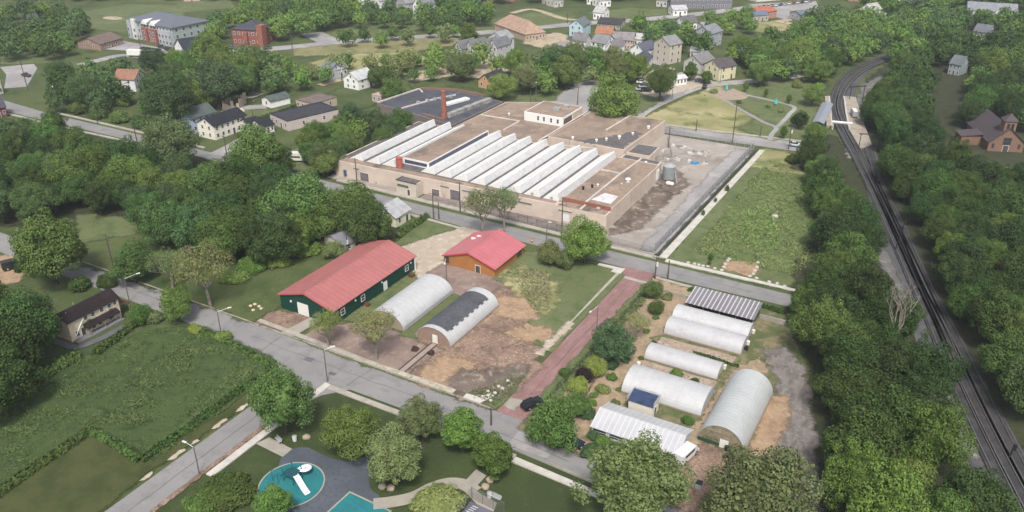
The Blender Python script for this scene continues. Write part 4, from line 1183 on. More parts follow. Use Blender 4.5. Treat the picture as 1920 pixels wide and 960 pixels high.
tufts('weeds', [(-50, 114), (-31, 116), (-24, 145), (-29, 166), (-50, 166)], 2600, .22, .18, [(.07, .1, .035), (.12, .125, .055), (.05, .08, .025)], 'thin weeds around the greenhouses', 6)

brownish = [(.26, .185, .135), (.17, .12, .09), (.35, .265, .195), (.12, .088, .068), (.4, .31, .23)]
tufts('soil_litter', [(-88, 114.6), (-70.5, 114.6), (-69, 121), (-69.3, 130), (-72, 136), (-77, 143), (-81, 147), (-85, 152), (-97, 152), (-97, 147), (-96.5, 146.8), (-87, 147), (-87, 126.8), (-88, 126)], 9000, .1, .2, brownish, 'clods, straw and litter over the bare soil by the brick street', 7)
tufts('soil_litter', [(-117, 115.6), (-88.5, 115.6), (-88.5, 125), (-99, 125.6), (-112, 125), (-116, 119)], 3500, .07, .14, [(.24, .18, .15), (.15, .11, .09), (.3, .24, .2)], 'clods and litter over the raked soil before the hoop houses', 8)
tufts('brush_litter', [G(*p) for p in [(1445, 668), (1470, 660), (1498, 692), (1518, 740), (1533, 800), (1556, 900), (1568, 945), (1545, 955), (1500, 890), (1448, 848), (1452, 800), (1482, 745), (1474, 710)]], 3200, .16, .3, [(.13, .115, .105), (.07, .06, .055), (.22, .2, .185), (.05, .045, .04)], 'grey brush and bark litter on the mulch strip', 9)
tufts('straw_litter', [G(*p) for p in [(1446, 745), (1478, 750), (1470, 790), (1452, 815), (1450, 850), (1406, 852), (1425, 800)]], 1200, .1, .22, [(.34, .23, .13), (.24, .16, .09), (.42, .3, .19)], 'loose straw beside the large rounded greenhouse', 10)
tufts('crop_patch', [G(*p) for p in [(1400, 395), (1440, 388), (1462, 420), (1455, 470), (1400, 468), (1385, 445)]], 2600, .45, .2, [(.12, .19, .055), (.15, .22, .07), (.095, .15, .045)], 'bright planted patch in the middle of the meadow', 11)
# ------------------------------------------------------------------ building helpers
def proj(x, y, z):
    c, s = math.cos(-YAW), math.sin(-YAW)
    X, Y = c * x - s * y, s * x + c * y
    cp, sp = math.cos(PITCH), math.sin(PITCH)
    dz = z - CAM_H
    fw = Y * cp - dz * sp
    up = Y * sp + dz * cp
    return 960 + FPX * X / fw, 480 - FPX * up / fw


def z_at(x, y, py):
    lo, hi = -5.0, 90.0
    for _ in range(40):
        m = (lo + hi) / 2
        if proj(x, y, m)[1] > py:
            lo = m
        else:
            hi = m
    return (lo + hi) / 2


def on_wall(px, py, A, B):
    """distance along the wall A-B and height of the point seen at a photograph pixel"""
    t = .5
    best = None
    for it in range(400):
        t = it / 399
        x, y = A[0] + (B[0] - A[0]) * t, A[1] + (B[1] - A[1]) * t
        z = z_at(x, y, py)
        e = abs(proj(x, y, z)[0] - px)
        if best is None or e < best[0]:
            best = (e, t, z)
    return best[1] * math.hypot(B[0] - A[0], B[1] - A[1]), best[2]


GLASS = mat('window_glass', (0.035, 0.042, 0.052), 0.15, spec=0.5)
FRAME = plain('white_trim', (0.66, 0.65, 0.62), .6, .1)
DOORM = plain('dark_door', (0.07, 0.062, 0.06), .6)
METAL = plain('grey_metal', (0.32, 0.33, 0.34), .5)
BLACK = plain('black_paint', (0.02, 0.02, 0.022), .5)
WIN = {}


def window(parent, x, y, z, rz, w_, h_, name='window', frame=None, glass=None):
    """framed window on a wall: centre of the sill line at x,y,z, facing -y before rotation rz"""
    key = (round(w_, 2), round(h_, 2), (frame or FRAME).name, (glass or GLASS).name)
    if key not in WIN:
        f = min(.12, w_ * .12)
        b = MB().box(-w_ / 2 - f, -.07, -f, w_ / 2 + f, -.003, 0).box(-w_ / 2 - f, -.07, h_, w_ / 2 + f, -.003, h_ + f)
        b.box(-w_ / 2 - f, -.07, .0, -w_ / 2, -.003, h_).box(w_ / 2, -.07, .0, w_ / 2 + f, -.003, h_)
        b.box(-w_ / 2, -.055, h_ / 2 - .03, w_ / 2, -.031, h_ / 2 + .03)
        WIN[key] = (b.mesh('window', frame or FRAME), MB().box(-w_ / 2, -.03, 0, w_ / 2, -.004, h_).mesh('pane', glass or GLASS))
    o = inst(name, WIN[key][0], parent, (x, y, z), rz)
    inst('pane', WIN[key][1], o)
    return o


def door(parent, x, y, z, rz, w_, h_, m, name='door', rib=False):
    b = MB().box(-w_ / 2, -.06, 0, w_ / 2, -.003, h_)
    if rib:
        for k in range(1, int(h_ / .55) + 1):
            b.box(-w_ / 2, -.075, k * .55 - .04, w_ / 2, -.061, k * .55)
    o = inst(name, b.mesh(name, m), parent, (x, y, z), rz)
    fr = MB().box(-w_ / 2 - .12, -.08, 0, -w_ / 2 - .003, -.003, h_ + .1).box(w_ / 2 + .003, -.08, 0, w_ / 2 + .12, -.003, h_ + .1).box(-w_ / 2 - .003, -.08, h_ + .003, w_ / 2 + .003, -.003, h_ + .1)
    inst('frame', fr.mesh('frame', FRAME), o)
    return o


def gable_walls(w_, d, hw, rise, ridge):
    b = MB()
    if ridge == 'u':
        b.ext([(0, 0), (d, 0), (d, hw), (d / 2, hw + rise), (0, hw)], 'x', 0, w_)
    elif ridge == 'v':
        b.ext([(0, 0), (w_, 0), (w_, hw), (w_ / 2, hw + rise), (0, hw)], 'y', 0, d)
    else:
        b.box(0, 0, 0, w_, d, hw)
    return b


def gable_roof(w_, d, hw, rise, ridge, ov=.4, t=.16):
    b = MB()
    if ridge == 'u':
        k = rise / (d / 2)
        e = hw - ov * k + .03
        r = hw + rise + .03
        b.ext([(-ov, e), (d / 2, r), (d + ov, e), (d + ov, e + t), (d / 2, r + t), (-ov, e + t)], 'x', -ov, w_ + ov)
    elif ridge == 'v':
        k = rise / (w_ / 2)
        e = hw - ov * k + .03
        r = hw + rise + .03
        b.ext([(-ov, e), (w_ / 2, r), (w_ + ov, e), (w_ + ov, e + t), (w_ / 2, r + t), (-ov, e + t)], 'y', -ov, d + ov)
    elif ridge == 'hip':
        i = min(w_, d) / 2
        A = [(-ov, -ov), (w_ + ov, -ov), (w_ + ov, d + ov), (-ov, d + ov)]
        r = [(i, d / 2), (w_ - i, d / 2)] if w_ >= d else [(w_ / 2, i), (w_ / 2, d - i)]
        vs = [(x, y, hw - .05) for x, y in A] + [(x, y, hw + .12) for x, y in A] + [(r[0][0], r[0][1], hw + rise), (r[1][0], r[1][1], hw + rise)]
        fs = [(3, 2, 1, 0), (0, 1, 5, 4), (1, 2, 6, 5), (2, 3, 7, 6), (3, 0, 4, 7)]
        fs += [(4, 5, 9, 8), (5, 6, 9), (6, 7, 8, 9), (7, 4, 8)] if w_ >= d else [(4, 5, 8), (5, 6, 9, 8), (6, 7, 9), (7, 4, 8, 9)]
        b.add(vs, fs)
    else:
        p = .3
        b.box(p, p, hw + .003, w_ - p, d - p, hw + .05)
        b.box(-.05, -.05, hw + .003, w_ + .05, p - .003, hw + .35).box(-.05, d - p + .003, hw + .003, w_ + .05, d + .05, hw + .35)
        b.box(-.05, p, hw + .003, p - .003, d - p, hw + .35).box(w_ - p + .003, p, hw + .003, w_ + .05, d - p, hw + .35)
    return b


def house(label, pL, pR, depth, hw, rise, ridge, wall, roof, win=(3, 1), cat='house', name='house', chimney=False, porch=None, side=True, group=None, dr=True, size=None):
    """house whose visible front wall stands between photograph points pL and pR"""
    a, b_ = G(*pL), G(*pR)
    w_ = math.hypot(b_[0] - a[0], b_[1] - a[1])
    if size:
        w_ = size
    rz = math.atan2(b_[1] - a[1], b_[0] - a[0])
    root = thing(name, label, cat, (a[0], a[1], 0), rz, group)
    wm = plain('wall_%d_%d_%d' % tuple(int(c * 255) for c in wall), wall, .8, .12)
    rm = mat('roof_%d_%d_%d' % tuple(int(c * 255) for c in roof), roof, .9, spec=.12, layers=[(shade(roof, .75), .5, .4, .62), (shade(roof, 1.25), 2.2, .52, .75)], obj=True)
    gable_walls(w_, depth, hw, rise, ridge).build('wall', wm, root)
    rf = gable_roof(w_, depth, hw, rise, ridge).build('roof', rm, root)
    n, fl = win
    fh = hw / max(fl, 1)
    ww, wh = min(1.0, w_ / max(n, 1) * .45), min(1.35, fh * .48)
    for f in range(fl):
        for i in range(n):
            x = (i + .5) * w_ / n
            if dr and f == 0 and i == n // 2 and n > 1:
                door(root, x, 0, .1, 0, min(1.0, w_ / n * .5), min(2.1, fh * .8), DOORM)
                continue
            window(root, x, 0, f * fh + fh * .34, 0, ww, wh)
        if side:
            for y in (depth * .3, depth * .7):
                window(root, 0, y, f * fh + fh * .34, -math.pi / 2, min(.9, depth * .12), wh)
                window(root, w_, y, f * fh + fh * .34, math.pi / 2, min(.9, depth * .12), wh)
    if ridge == 'u' and rise > 1.8 and side:
        for x, q in ((0, -1), (w_, 1)):
            window(root, x, depth / 2, hw + rise * .15, q * math.pi / 2, .8, min(1.1, rise * .42))
    if ridge == 'v' and rise > 1.8:
        window(root, w_ / 2, 0, hw + rise * .12, 0, .8, min(1.1, rise * .42))
    if chimney:
        MB().box(w_ * .3, depth * .42, hw + rise * .4, w_ * .3 + .6, depth * .42 + .6, hw + rise + .9).build('chimney', BRICK, rf)
    if porch:
        x0, x1, pd, ph = porch
        pb = MB().slab([(x0, -pd, ph), (x1, -pd, ph), (x1, -.01, ph + .7), (x0, -.01, ph + .7)], .12)
        for x in (x0 + .1, x1 - .2):
            pb.box(x, -pd + .05, 0, x + .12, -pd + .17, ph - .12)
        pb.build('porch', rm, root)
    return root


BRICK = mat('brick', (0.26, 0.105, 0.075), .9, [((0.19, 0.075, 0.055), .8, .42, .62), ((0.33, 0.15, 0.11), 3, .52, .72)], obj=True)

# ------------------------------------------------------------------ the factory
BEIGE = mat('painted_block', (0.52, 0.435, 0.37), .85, [((0.44, 0.365, 0.31), .15, .42, .62), ((0.54, 0.455, 0.39), .6, .5, .7), ((0.3, 0.24, 0.2), .5, .62, .72, (1, 1, .12))])
ROOFB = mat('gravel_roof', (0.255, 0.192, 0.15), .95, [((0.18, 0.14, 0.115), .06, .44, .6), ((0.31, 0.235, 0.18), .16, .5, .66), ((0.1, 0.085, 0.078), .09, .58, .68, (1, .5, 1)), ((0.17, 0.13, 0.105), .8, .5, .7), ((0.3, 0.235, 0.185), 1.5, .6, .76)], .2, 2)
ROOFD = mat('tar_roof', (0.105, 0.098, 0.1), .9, [((0.12, 0.108, 0.105), .12, .45, .62), ((0.07, 0.066, 0.068), .3, .5, .68), ((0.2, 0.175, 0.155), .7, .6, .72)])
ROOFS = mat('slate_felt_roof', (0.055, 0.06, 0.076), .9, [((0.08, 0.083, 0.1), .08, .42, .62), ((0.04, 0.042, 0.055), .3, .5, .7), ((0.2, 0.19, 0.18), .25, .63, .72)])
SAWW = mat('white_render', (0.66, 0.655, 0.64), .7, [((0.66, 0.655, 0.64), .4, .45, .65), ((0.5, 0.49, 0.47), 1.2, .62, .75)])
SAWG = mat('whitewashed_glazing', (0.5, 0.505, 0.515), .45, [((0.44, 0.445, 0.46), .25, .42, .62), ((0.6, 0.6, 0.605), 1.2, .5, .7), ((0.4, 0.39, 0.37), .7, .64, .74)])
COPING = mat('coping', (0.5, 0.46, 0.42), .8, [((0.4, 0.36, 0.32), .3, .42, .62), ((0.3, 0.26, 0.22), 1, .6, .72)])
NAVY = mat('clerestory_glass', (0.075, 0.08, 0.125), .4, [((0.05, 0.055, 0.085), .8, .42, .62), ((0.2, 0.2, 0.24), .6, .62, .7)])
FA = thing('factory', 'long beige factory with white sawtooth roofs and flat brown roofs', 'factory', (-128, 195, 0))
FL, FR = (-175.2, 193.2), (-82.4, 197.0)


def fy(x):
    return FL[1] + (FR[1] - FL[1]) * (x - FL[0]) / (FR[0] - FL[0])


wb = MB()
wb.prism([FL, (-97.6, fy(-97.6)), (-97.6, 239.6), (-175.0, 239.0)], 0, 5.2)
wb.prism([(-97.597, fy(-97.6)), FR, (-82.5, 200.4), (-97.597, 200.4)], 0, 5.0)
wb.prism([(-97.597, 200.403), (-82.5, 200.403), (-83.2, 239.2), (-97.597, 239.6)], 0, 5.7)
wb.prism([(-97.9, 239.61), (-84.6, 239.61), (-84.6, 245.4), (-97.9, 246.4)], 0, 4.3)
wb.prism([(-98.3, 249.2), (-90.2, 249.4), (-90.6, 259.4), (-98.3, 259.0)], 0, 4.0)
wb.prism([(-126.2, 246.41), (-98.31, 246.5), (-97.6, 283.2), (-125.4, 281.5)], 0, 5.6)
wb.prism([(-160.7, 239.61), (-126.21, 239.61), (-126.21, 275), (-146, 283.5), (-160.0, 276.2)], 0, 5.0)
wb.build('wall', BEIGE, FA, world=True)
rb = MB()


def roofpiece(b, poly, z, inset=.45, t=.06):
    cx = sum(p[0] for p in poly) / len(poly)
    cy = sum(p[1] for p in poly) / len(poly)
    pl = []
    for x, y in poly:
        d = math.hypot(x - cx, y - cy)
        k = 1 - inset * 1.35 / d
        pl.append((cx + (x - cx) * k, cy + (y - cy) * k))
    b.prism(pl, z + .004, z + t)


rb.prism([(-174.7, fy(-174.7) + .5), (-98.2, fy(-98.2) + .5), (-98.2, 198.4), (-174.7, 196.9)], 5.204, 5.25)
roofpiece(rb, [(-97.59, fy(-97.6)), FR, (-82.5, 200.4), (-97.59, 200.4)], 5.0, .35)
roofpiece(rb, [(-97.59, 200.41), (-82.5, 200.41), (-83.2, 239.2), (-97.59, 239.6)], 5.7)
roofpiece(rb, [(-126.2, 246.41), (-98.31, 246.5), (-97.6, 283.2), (-125.4, 281.5)], 5.6)
roofpiece(rb, [(-160.7, 239.61), (-126.21, 239.61), (-126.21, 275), (-146, 283.5), (-160.0, 276.2)], 5.0)
rb.build('roof', ROOFB, FA, world=True)
rd = MB()
rd.prism([(-174.6, 197.0), (-98.2, 198.5), (-98.2, 239.2), (-174.6, 238.6)], 5.204, 5.23)
roofpiece(rd, [(-97.9, 239.61), (-84.6, 239.61), (-84.6, 245.4), (-97.9, 246.4)], 4.3)
roofpiece(rd, [(-98.3, 249.2), (-90.2, 249.4), (-90.6, 259.4), (-98.3, 259.0)], 4.0)
rd.prism(ragged([(-116, 247.2), (-99.2, 247.3), (-99.0, 266), (-103, 266), (-107, 257), (-112, 252)], 1.2, .45, 5), 5.665, 5.68)
rd.build('tar_roof', ROOFD, FA, world=True)
# copings and expansion joints on the flat roofs
for a, b_, z in [((-111.5, 262), (-110.6, 281.6), 5.67), ((-90.4, 200.8), (-90.6, 226), 5.77), ((-90.6, 226), (-90.0, 239), 5.77), ((-97.4, 226), (-90.9, 226), 5.77), ((-90.3, 196.9), (-90.3, 200.2), 5.07), ((-126.5, 240), (-126.3, 281), 5.68), ((-160, 257), (-143.5, 257.6), 5.07), ((-143.5, 246), (-143.5, 257), 5.07), ((-91.4, 239.8), (-91.4, 245.6), 4.37), ((-118, 241), (-107, 244), 5.28), ((-107, 240.5), (-107, 244), 5.28)]:
    MB().prism(offset_line([a, b_], .3, -.3), z, z + .28).build('coping', COPING, FA, world=True)
MB().prism([(-97.55, 200.1), (-82.6, 200.1), (-82.6, 200.397), (-97.55, 200.397)], 5.06, 6.15).build('brick_parapet', BRICK, FA, world=True)
# eleven sawteeth
for xa, y0, y1 in [(-167.6, 197.0, 238.2), (-161.0, 197.2, 238.4), (-155.2, 197.6, 238.6)] + [(x, 198.6, 239.1) for x in (-141.0, -135.1, -129.2, -123.1, -116.9, -110.8, -104.8, -98.55)]:
    b = MB().ext([(xa - 4.5, 5.24), (xa + .75, 5.24), (xa + .1, 7.5), (xa - .1, 7.5)], 'y', y0, y1)
    s = b.build('sawtooth_roof', SAWW, FA, world=True)
    g = MB().add([(xa + .755, y0 + .25, 5.3), (xa + .755, y1 - .25, 5.3), (xa + .115, y1 - .25, 7.44), (xa + .115, y0 + .25, 7.44),
                  (xa + .805, y0 + .25, 5.3), (xa + .805, y1 - .25, 5.3), (xa + .165, y1 - .25, 7.47), (xa + .165, y0 + .25, 7.47)],
                 [(0, 1, 2, 3), (7, 6, 5, 4), (0, 4, 5, 1), (1, 5, 6, 2), (2, 6, 7, 3), (3, 7, 4, 0)])
    g.v = [(a - FA.location.x, b2 - FA.location.y, c) for a, b2, c in g.v]
    g.build('glazing', SAWG, s)
    if xa in (-104.8, -98.55):
        v = MB().tube((xa - 1.6, y0 + .003, 5.9), (xa - 1.6, y0 - .12, 5.9), .45, .45, 12)
        v.v = [(a - FA.location.x, b2 - FA.location.y, c) for a, b2, c in v.v]
        v.build('vent', METAL, s)
# raised clerestory block
MB().box(-154.2, 201.6, 5.24, -144.6, 237.6, 7.3).build('clerestory', SAWW, FA, world=True)
MB().box(-154.1, 201.8, 7.304, -144.8, 237.4, 7.36).build('clerestory_roof', ROOFB, FA, world=True)
nb = MB().box(-144.597, 202, 5.6, -144.5, 237, 6.95).box(-153.6, 201.5, 5.75, -145.2, 201.597, 6.75)
nb.build('clerestory_glazing', NAVY, FA, world=True)
MB().tube((-153.2, 198.2, 5.25), (-153.2, 198.2, 8.3), 1.0, 1.0, 16).tube((-153.2, 198.2, 8.31), (-153.2, 198.2, 8.5), 1.12, 1.12, 16).build('red_stack', mat('red_oxide', (0.36, 0.1, 0.07), .7, [((0.25, 0.08, 0.06), .8, .45, .65)]), FA, smooth=False, world=True)
# penthouse
PH = MB().box(-142.8, 259.6, 5.0, -127.1, 275.0, 8.3).build('penthouse', SAWW, FA, world=True)
pr = MB().box(-142.4, 260.0, 8.304, -127.4, 274.6, 8.36)
pr.v = [(a + 128, b2 - 195, c) for a, b2, c in pr.v]
pr.build('penthouse_roof', ROOFB, PH)
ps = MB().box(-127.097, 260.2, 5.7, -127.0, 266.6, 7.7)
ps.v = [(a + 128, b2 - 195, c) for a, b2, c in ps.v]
ps.build('alcove_shade', mat('shadowed_brown', (0.12, 0.09, 0.075), .9), PH)  # flat panel on the wall; its dark brown paints the recess shade
ps = MB().box(-127.097, 267, 5.66, -126.8, 274.9, 8.2)
ps.v = [(a + 128, b2 - 195, c) for a, b2, c in ps.v]
ps.build('side_wall', BEIGE, PH)
for px in (1009, 1020, 1033.5, 1046):
    d_, z_ = on_wall(px, 222.5, (-142.8, 259.6), (-127.1, 259.6))
    window(PH, -142.8 + d_ + 128, 259.6 - 195, 6.0, 0, .75, 1.5, frame=SAWW)
for x, y, sx, sy, h in [(-134.5, 266, 2.6, 1.4, 1.0), (-132.5, 270.5, 1.8, 1.4, .9)]:
    u = MB().box(x, y, 8.37, x + sx, y + sy, 8.37 + h)
    u.v = [(a + 128, b2 - 195, c) for a, b2, c in u.v]
    u.build('roof_unit', METAL, PH)
# openings on the street front
fr = math.atan2(FR[1] - FL[1], FR[0] - FL[0])


def front_at(px, py):
    d_, z_ = on_wall(px, py, FL, FR)
    t = d_ / math.hypot(FR[0] - FL[0], FR[1] - FL[1])
    return FL[0] + (FR[0] - FL[0]) * t + 128, FL[1] + (FR[1] - FL[1]) * t - 195, z_


SHUT = mat('roller_shutter', (0.16, 0.14, 0.155), .6, [((0.11, 0.1, 0.11), .8, .42, .62)], obj=True)
for px, py, w_, h_ in [(683, 328, 3.2, 2.9), (817, 358, 2.6, 2.3), (854, 366, 3.6, 3.3)]:
    x, y, z = front_at(px, py)
    door(FA, x, y, 0, fr, w_, h_, SHUT, 'roller_door', True)
for px, py, w_ in [(667, 314, 2.2), (834, 350, 3.0), (879.5, 360.5, 4.6), (909.5, 367.5, 2.8), (984.5, 383.5, 4.2), (1059, 401, 4.2)]:
    x, y, z = front_at(px, py)
    window(FA, x, y, 3.5, fr, w_, .45, frame=COPING)
x, y, z = front_at(1061, 412)
door(FA, x, y, .8, fr, 1.8, 1.9, plain('white_panel', (.66, .66, .66)), 'loading_hatch')
# roof clutter that belongs to the building
for x, y, z, r, h, m in [(-86.2, 221, 5.76, .7, .9, SAWW), (-93.5, 211.5, 5.76, .35, .8, BLACK), (-95.2, 209, 5.76, .35, .8, BLACK), (-92.6, 213.5, 5.76, .3, .5, SAWW), (-85.6, 198.4, 5.06, .5, .9, METAL), (-107, 252, 5.68, .4, .8, SAWW), (-104, 256, 5.68, .5, .9, SAWW), (-101.6, 262, 5.68, .4, .7, SAWW), (-109.5, 249.5, 5.68, .4, .7, SAWW), (-99.4, 271, 5.67, .5, .8, SAWW), (-88.4, 241, 4.37, .4, .7, SAWW), (-117.5, 247.8, 5.67, .4, .7, SAWW), (-150.5, 262, 5.07, .35, .6, SAWW), (-86.8, 217.5, 5.76, .3, .4, COPING)]:
    MB().tube((x, y, z), (x, y, z + h), r * .8, r, 10).tube((x, y, z + h + .003), (x, y, z + h + .25), r * 1.25, r * .9, 10).build('roof_vent', m, FA, world=True)
MB().prism([(-90.0, 203.4), (-88.6, 209.6), (-84.2, 209.2), (-84.0, 203.2)], 5.765, 5.83).build('roof_patch', mat('silver_felt', (.55, .53, .56), .6, [((.4, .37, .38), .6, .5, .65), ((.65, .64, .66), 1.5, .5, .7)]), FA, world=True)
MB().box(-83.1, 236.6, 1.3, -82.9, 238.8, 4.6).build('door', SAWW, FA, world=True)
# gate lodge stuck on the front
GL = thing('gate_lodge', 'small flat-roofed beige lodge built against the factory front', 'lodge', (-149.3, 190.9, 0))
LW = plain('lodge_wall', (.5, .45, .38), .8, .1)
MB().box(0, 0, 0, 7.4, 3.6, 4.3).build('wall', LW, GL)
MB().box(.3, .3, 4.304, 7.1, 3.4, 4.36).build('roof', ROOFD, GL)
MB().box(-.08, -.08, 4.304, 7.48, .29, 4.5).box(-.08, .293, 4.304, .293, 3.55, 4.5).build('parapet', plain('dark_flashing', (.06, .06, .058)), GL)
window(GL, 2.5, 0, 2.5, 0, 4.2, .8, frame=LW)
door(GL, 4.6, 0, 0, 0, .9, 2.1, DOORM)

# dark-roofed works behind, with its chimney
WK = thing('works_building', 'low dark grey flat-roofed works with white parapet lines behind the sawtooth roofs', 'works', (-182, 258, 0))
WKP = [(-203.5, 251.5), (-179.8, 246.6), (-163.0, 243), (-162.0, 277.5), (-186, 281), (-200.6, 275.6)]
MB().prism(WKP, 0, 4.6).build('wall', plain('sooty_wall', (.17, .15, .14), .9), WK, world=True)
b = MB(); roofpiece(b, WKP, 4.6, .5); b.build('roof', ROOFS, WK, world=True)
b = MB()
for a, c in [((-203, 251.9), (-200.3, 275.2)), ((-200.3, 275.2), (-196.4, 272)), ((-190.5, 250), (-186, 268)), ((-186, 268), (-182.5, 275))]:
    MB().prism(offset_line([a, c], .3, -.3), 4.67, 5.1).build('parapet', COPING, WK, world=True)
for a, c in [((-200, 276), (-186, 281.3)), ((-186, 281.3), (-172, 279.6)), ((-179, 247.6), (-173.5, 246.8)), ((-173.5, 246.8), (-168.6, 246.2))]:
    MB().prism(offset_line([a, c], .45, -.45), 4.67, 5.3).build('brick_parapet', plain('faded_brick', (.2, .115, .09), .9), WK, world=True)
MB().prism(offset_line([(-169.5, 249.5), (-166.4, 275)], 1.0, -1.0), 4.67, 6.1).build('monitor_roof', mat('weathered_grey', (.3, .29, .28), .8, [((.16, .155, .155), .5, .45, .6), ((.45, .43, .4), 1, .55, .7)]), WK, world=True)
MB().prism(offset_line([(-178.5, 262), (-175.5, 273)], 1.3, -1.3), 4.67, 5.4).build('skylight', SAWW, WK, world=True)
for x, y in [(-188, 262), (-186.5, 265), (-185, 267.5), (-183, 271), (-189.4, 258)]:
    MB().box(x, y, 4.67, x + 1.2, y + 1.1, 5.6).build('roof_unit', METAL, WK, world=True)
zt = z_at(-170.2, 248.5, 170)
ch = MB().tube((-170.2, 248.5, 4.6), (-170.2, 248.5, zt - .6), 1.15, .82, 14).tube((-170.2, 248.5, zt - .597), (-170.2, 248.5, zt), .98, .98, 14)
ch.build('chimney', BRICK, WK, world=True)

# ------------------------------------------------------------------ barn and hall with red roofs
def wall_px(px, py, A, B):
    d_, z_ = on_wall(px, py, A, B)
    return d_, z_


RED = striped('red_sheet_roof', (0.36, 0.135, 0.13), (0.28, 0.1, 0.098), 1.5, 1, .84, .45, .22)
PINK = striped('pink_red_sheet_roof', (0.44, 0.14, 0.158), (0.37, 0.11, 0.125), 1.5, 1, .84, .45, .2)
GREEN = striped('green_siding', (0.005, 0.046, 0.036), (0.004, 0.035, 0.028), .5, 1, .85, .5, .2)
ORANGE = striped('orange_boarding', (0.36, 0.16, 0.055), (0.28, 0.12, 0.042), .35, 2, .8, .7, .22)


def big_barn(name, label, x0, x1, y0, y1, hw, rise, wallm, roofm, trimc, ov=.45):
    root = thing(name, label, 'barn' if 'barn' in name else 'hall', (x0, y0, 0))
    w_, d = x1 - x0, y1 - y0
    gable_walls(w_, d, hw, rise, 'v').build('wall', wallm, root)
    rf = gable_roof(w_, d, hw, rise, 'v', ov, .14).build('roof', roofm, root)
    k = rise / (w_ / 2)
    for y in (-ov - .06, d + ov + .004):
        MB().ext([(-ov, hw - ov * k - .12), (w_ / 2, hw + rise - .1), (w_ + ov, hw - ov * k - .12), (w_ + ov, hw - ov * k + .2), (w_ / 2, hw + rise + .22), (-ov, hw - ov * k + .2)], 'y', y, y + .055).build('verge_trim', plain('trim_' + name, trimc), rf)
    rc = MB().ext([(w_ / 2 - .35, hw + rise + .1), (w_ / 2, hw + rise + .245), (w_ / 2 + .35, hw + rise + .1), (w_ / 2 + .35, hw + rise + .14), (w_ / 2, hw + rise + .29), (w_ / 2 - .35, hw + rise + .14)], 'y', -ov, d + ov)
    rc.build('ridge_cap', roofm, rf)
    return root


BARN = big_barn('red_roofed_barn', 'long dark green barn with a faded red metal roof', -131.0, -115.2, 121.6, 152.6, 3.8, 2.3, GREEN, RED, (.4, .1, .09))
A, B = (-115.2, 121.6), (-115.2, 152.6)
for px, py in [(681, 566), (763, 511)]:
    d_, z_ = wall_px(px, py, A, B)
    window(BARN, 15.8, d_, 1.3, math.pi / 2, 1.2, 1.4)
d_, z_ = wall_px(723, 541, A, B)
door(BARN, 15.8, d_, .05, math.pi / 2, 1.2, 2.2, FRAME)
window(BARN, 15.8, 3.2, 1.3, math.pi / 2, 1.2, 1.4)
for px, py in [(666, 569), (716, 537), (770, 501)]:
    d_, z_ = wall_px(px, py, A, B)
    MB().box(15.803, d_ - .15, 2.6, 16.05, d_ + .15, 2.95).build('wall_lamp', FRAME, BARN)
d_, z_ = wall_px(569, 583, (-131, 121.6), (-115.2, 121.6))
door(BARN, d_, 0, .05, 0, 3.0, 3.0, FRAME, 'garage_door', True)
MB().box(3.2, -.25, 2.6, 3.6, -.003, 3.0).build('wall_lamp', FRAME, BARN)
MB().box(15.96, 31.3 - .6, 0, 16.2, 31.2 - .25, 3.4).build('downpipe', FRAME, BARN)

HALL = big_barn('orange_hall', 'square orange-boarded hall with a bright pink-red roof', -110.6, -95.5, 159.0, 173.9, 2.5, 2.5, ORANGE, PINK, (.5, .075, .09))
d_, z_ = wall_px(896, 508, (-110.6, 159), (-95.5, 159))
door(HALL, d_, 0, .05, 0, 1.3, 2.0, DOORM)
d_, z_ = wall_px(838.5, 494, (-110.6, 159), (-95.5, 159))
window(HALL, max(d_, .8), 0, .6, 0, 1.0, 1.6, frame=plain('dark_frame', (.08, .05, .03)))
d_, z_ = wall_px(973.5, 474, (-95.5, 159), (-95.5, 173.9))
window(HALL, 15.1, d_, .5, math.pi / 2, 2.0, 1.2, frame=plain('green_frame', (.03, .08, .04)))
b = MB()
for k, (x, y) in enumerate([(2.2, 9.6), (3.0, 11.2)]):
    b.box(x, y, 3.5 + k * .1, x + 1.2, y + .5, 3.95 + k * .1)
b.build('roof_vent', FRAME, HALL)

# ------------------------------------------------------------------ hoop greenhouses
def poly_sheet(name, c, dirt):
    return mat(name, c, .45, [(shade(c, .9), .3, .42, .62), (shade(c, 1.06), 1.2, .5, .7), (dirt, .5, .62, .74), (dirt, .9, .66, .74, (1, 1, .4))], spec=.4)


FILM = poly_sheet('white_film', (.42, .425, .435), (.34, .335, .33))
FILMD = poly_sheet('stained_film', (.4, .4, .415), (.24, .24, .27))
FILMG = poly_sheet('grey_green_film', (.39, .41, .415), (.31, .33, .34))
RIBW = plain('film_over_hoop', (.385, .39, .4), .5, .1)
RIB = plain('galvanised', (.42, .43, .44), .4, .1)
CLOTH = mat('shade_cloth', (.075, .078, .09), .8, [((.055, .057, .066), .4, .42, .62), ((.11, .112, .125), 1.5, .52, .7)])
WOOD = plain('weathered_board', (.27, .2, .15), .85)


def arch(w_, h, n=18, p=2.3, k=1.0):
    """closed-free arch points from left foot to right foot"""
    out = []
    for i in range(n + 1):
        t = math.pi * i / n
        cx, sz = math.cos(t), math.sin(t)
        out.append((-(w_ / 2) * math.copysign(abs(cx) ** (2 / p), cx) * k, h * abs(sz) ** (2 / p) * k))
    return out


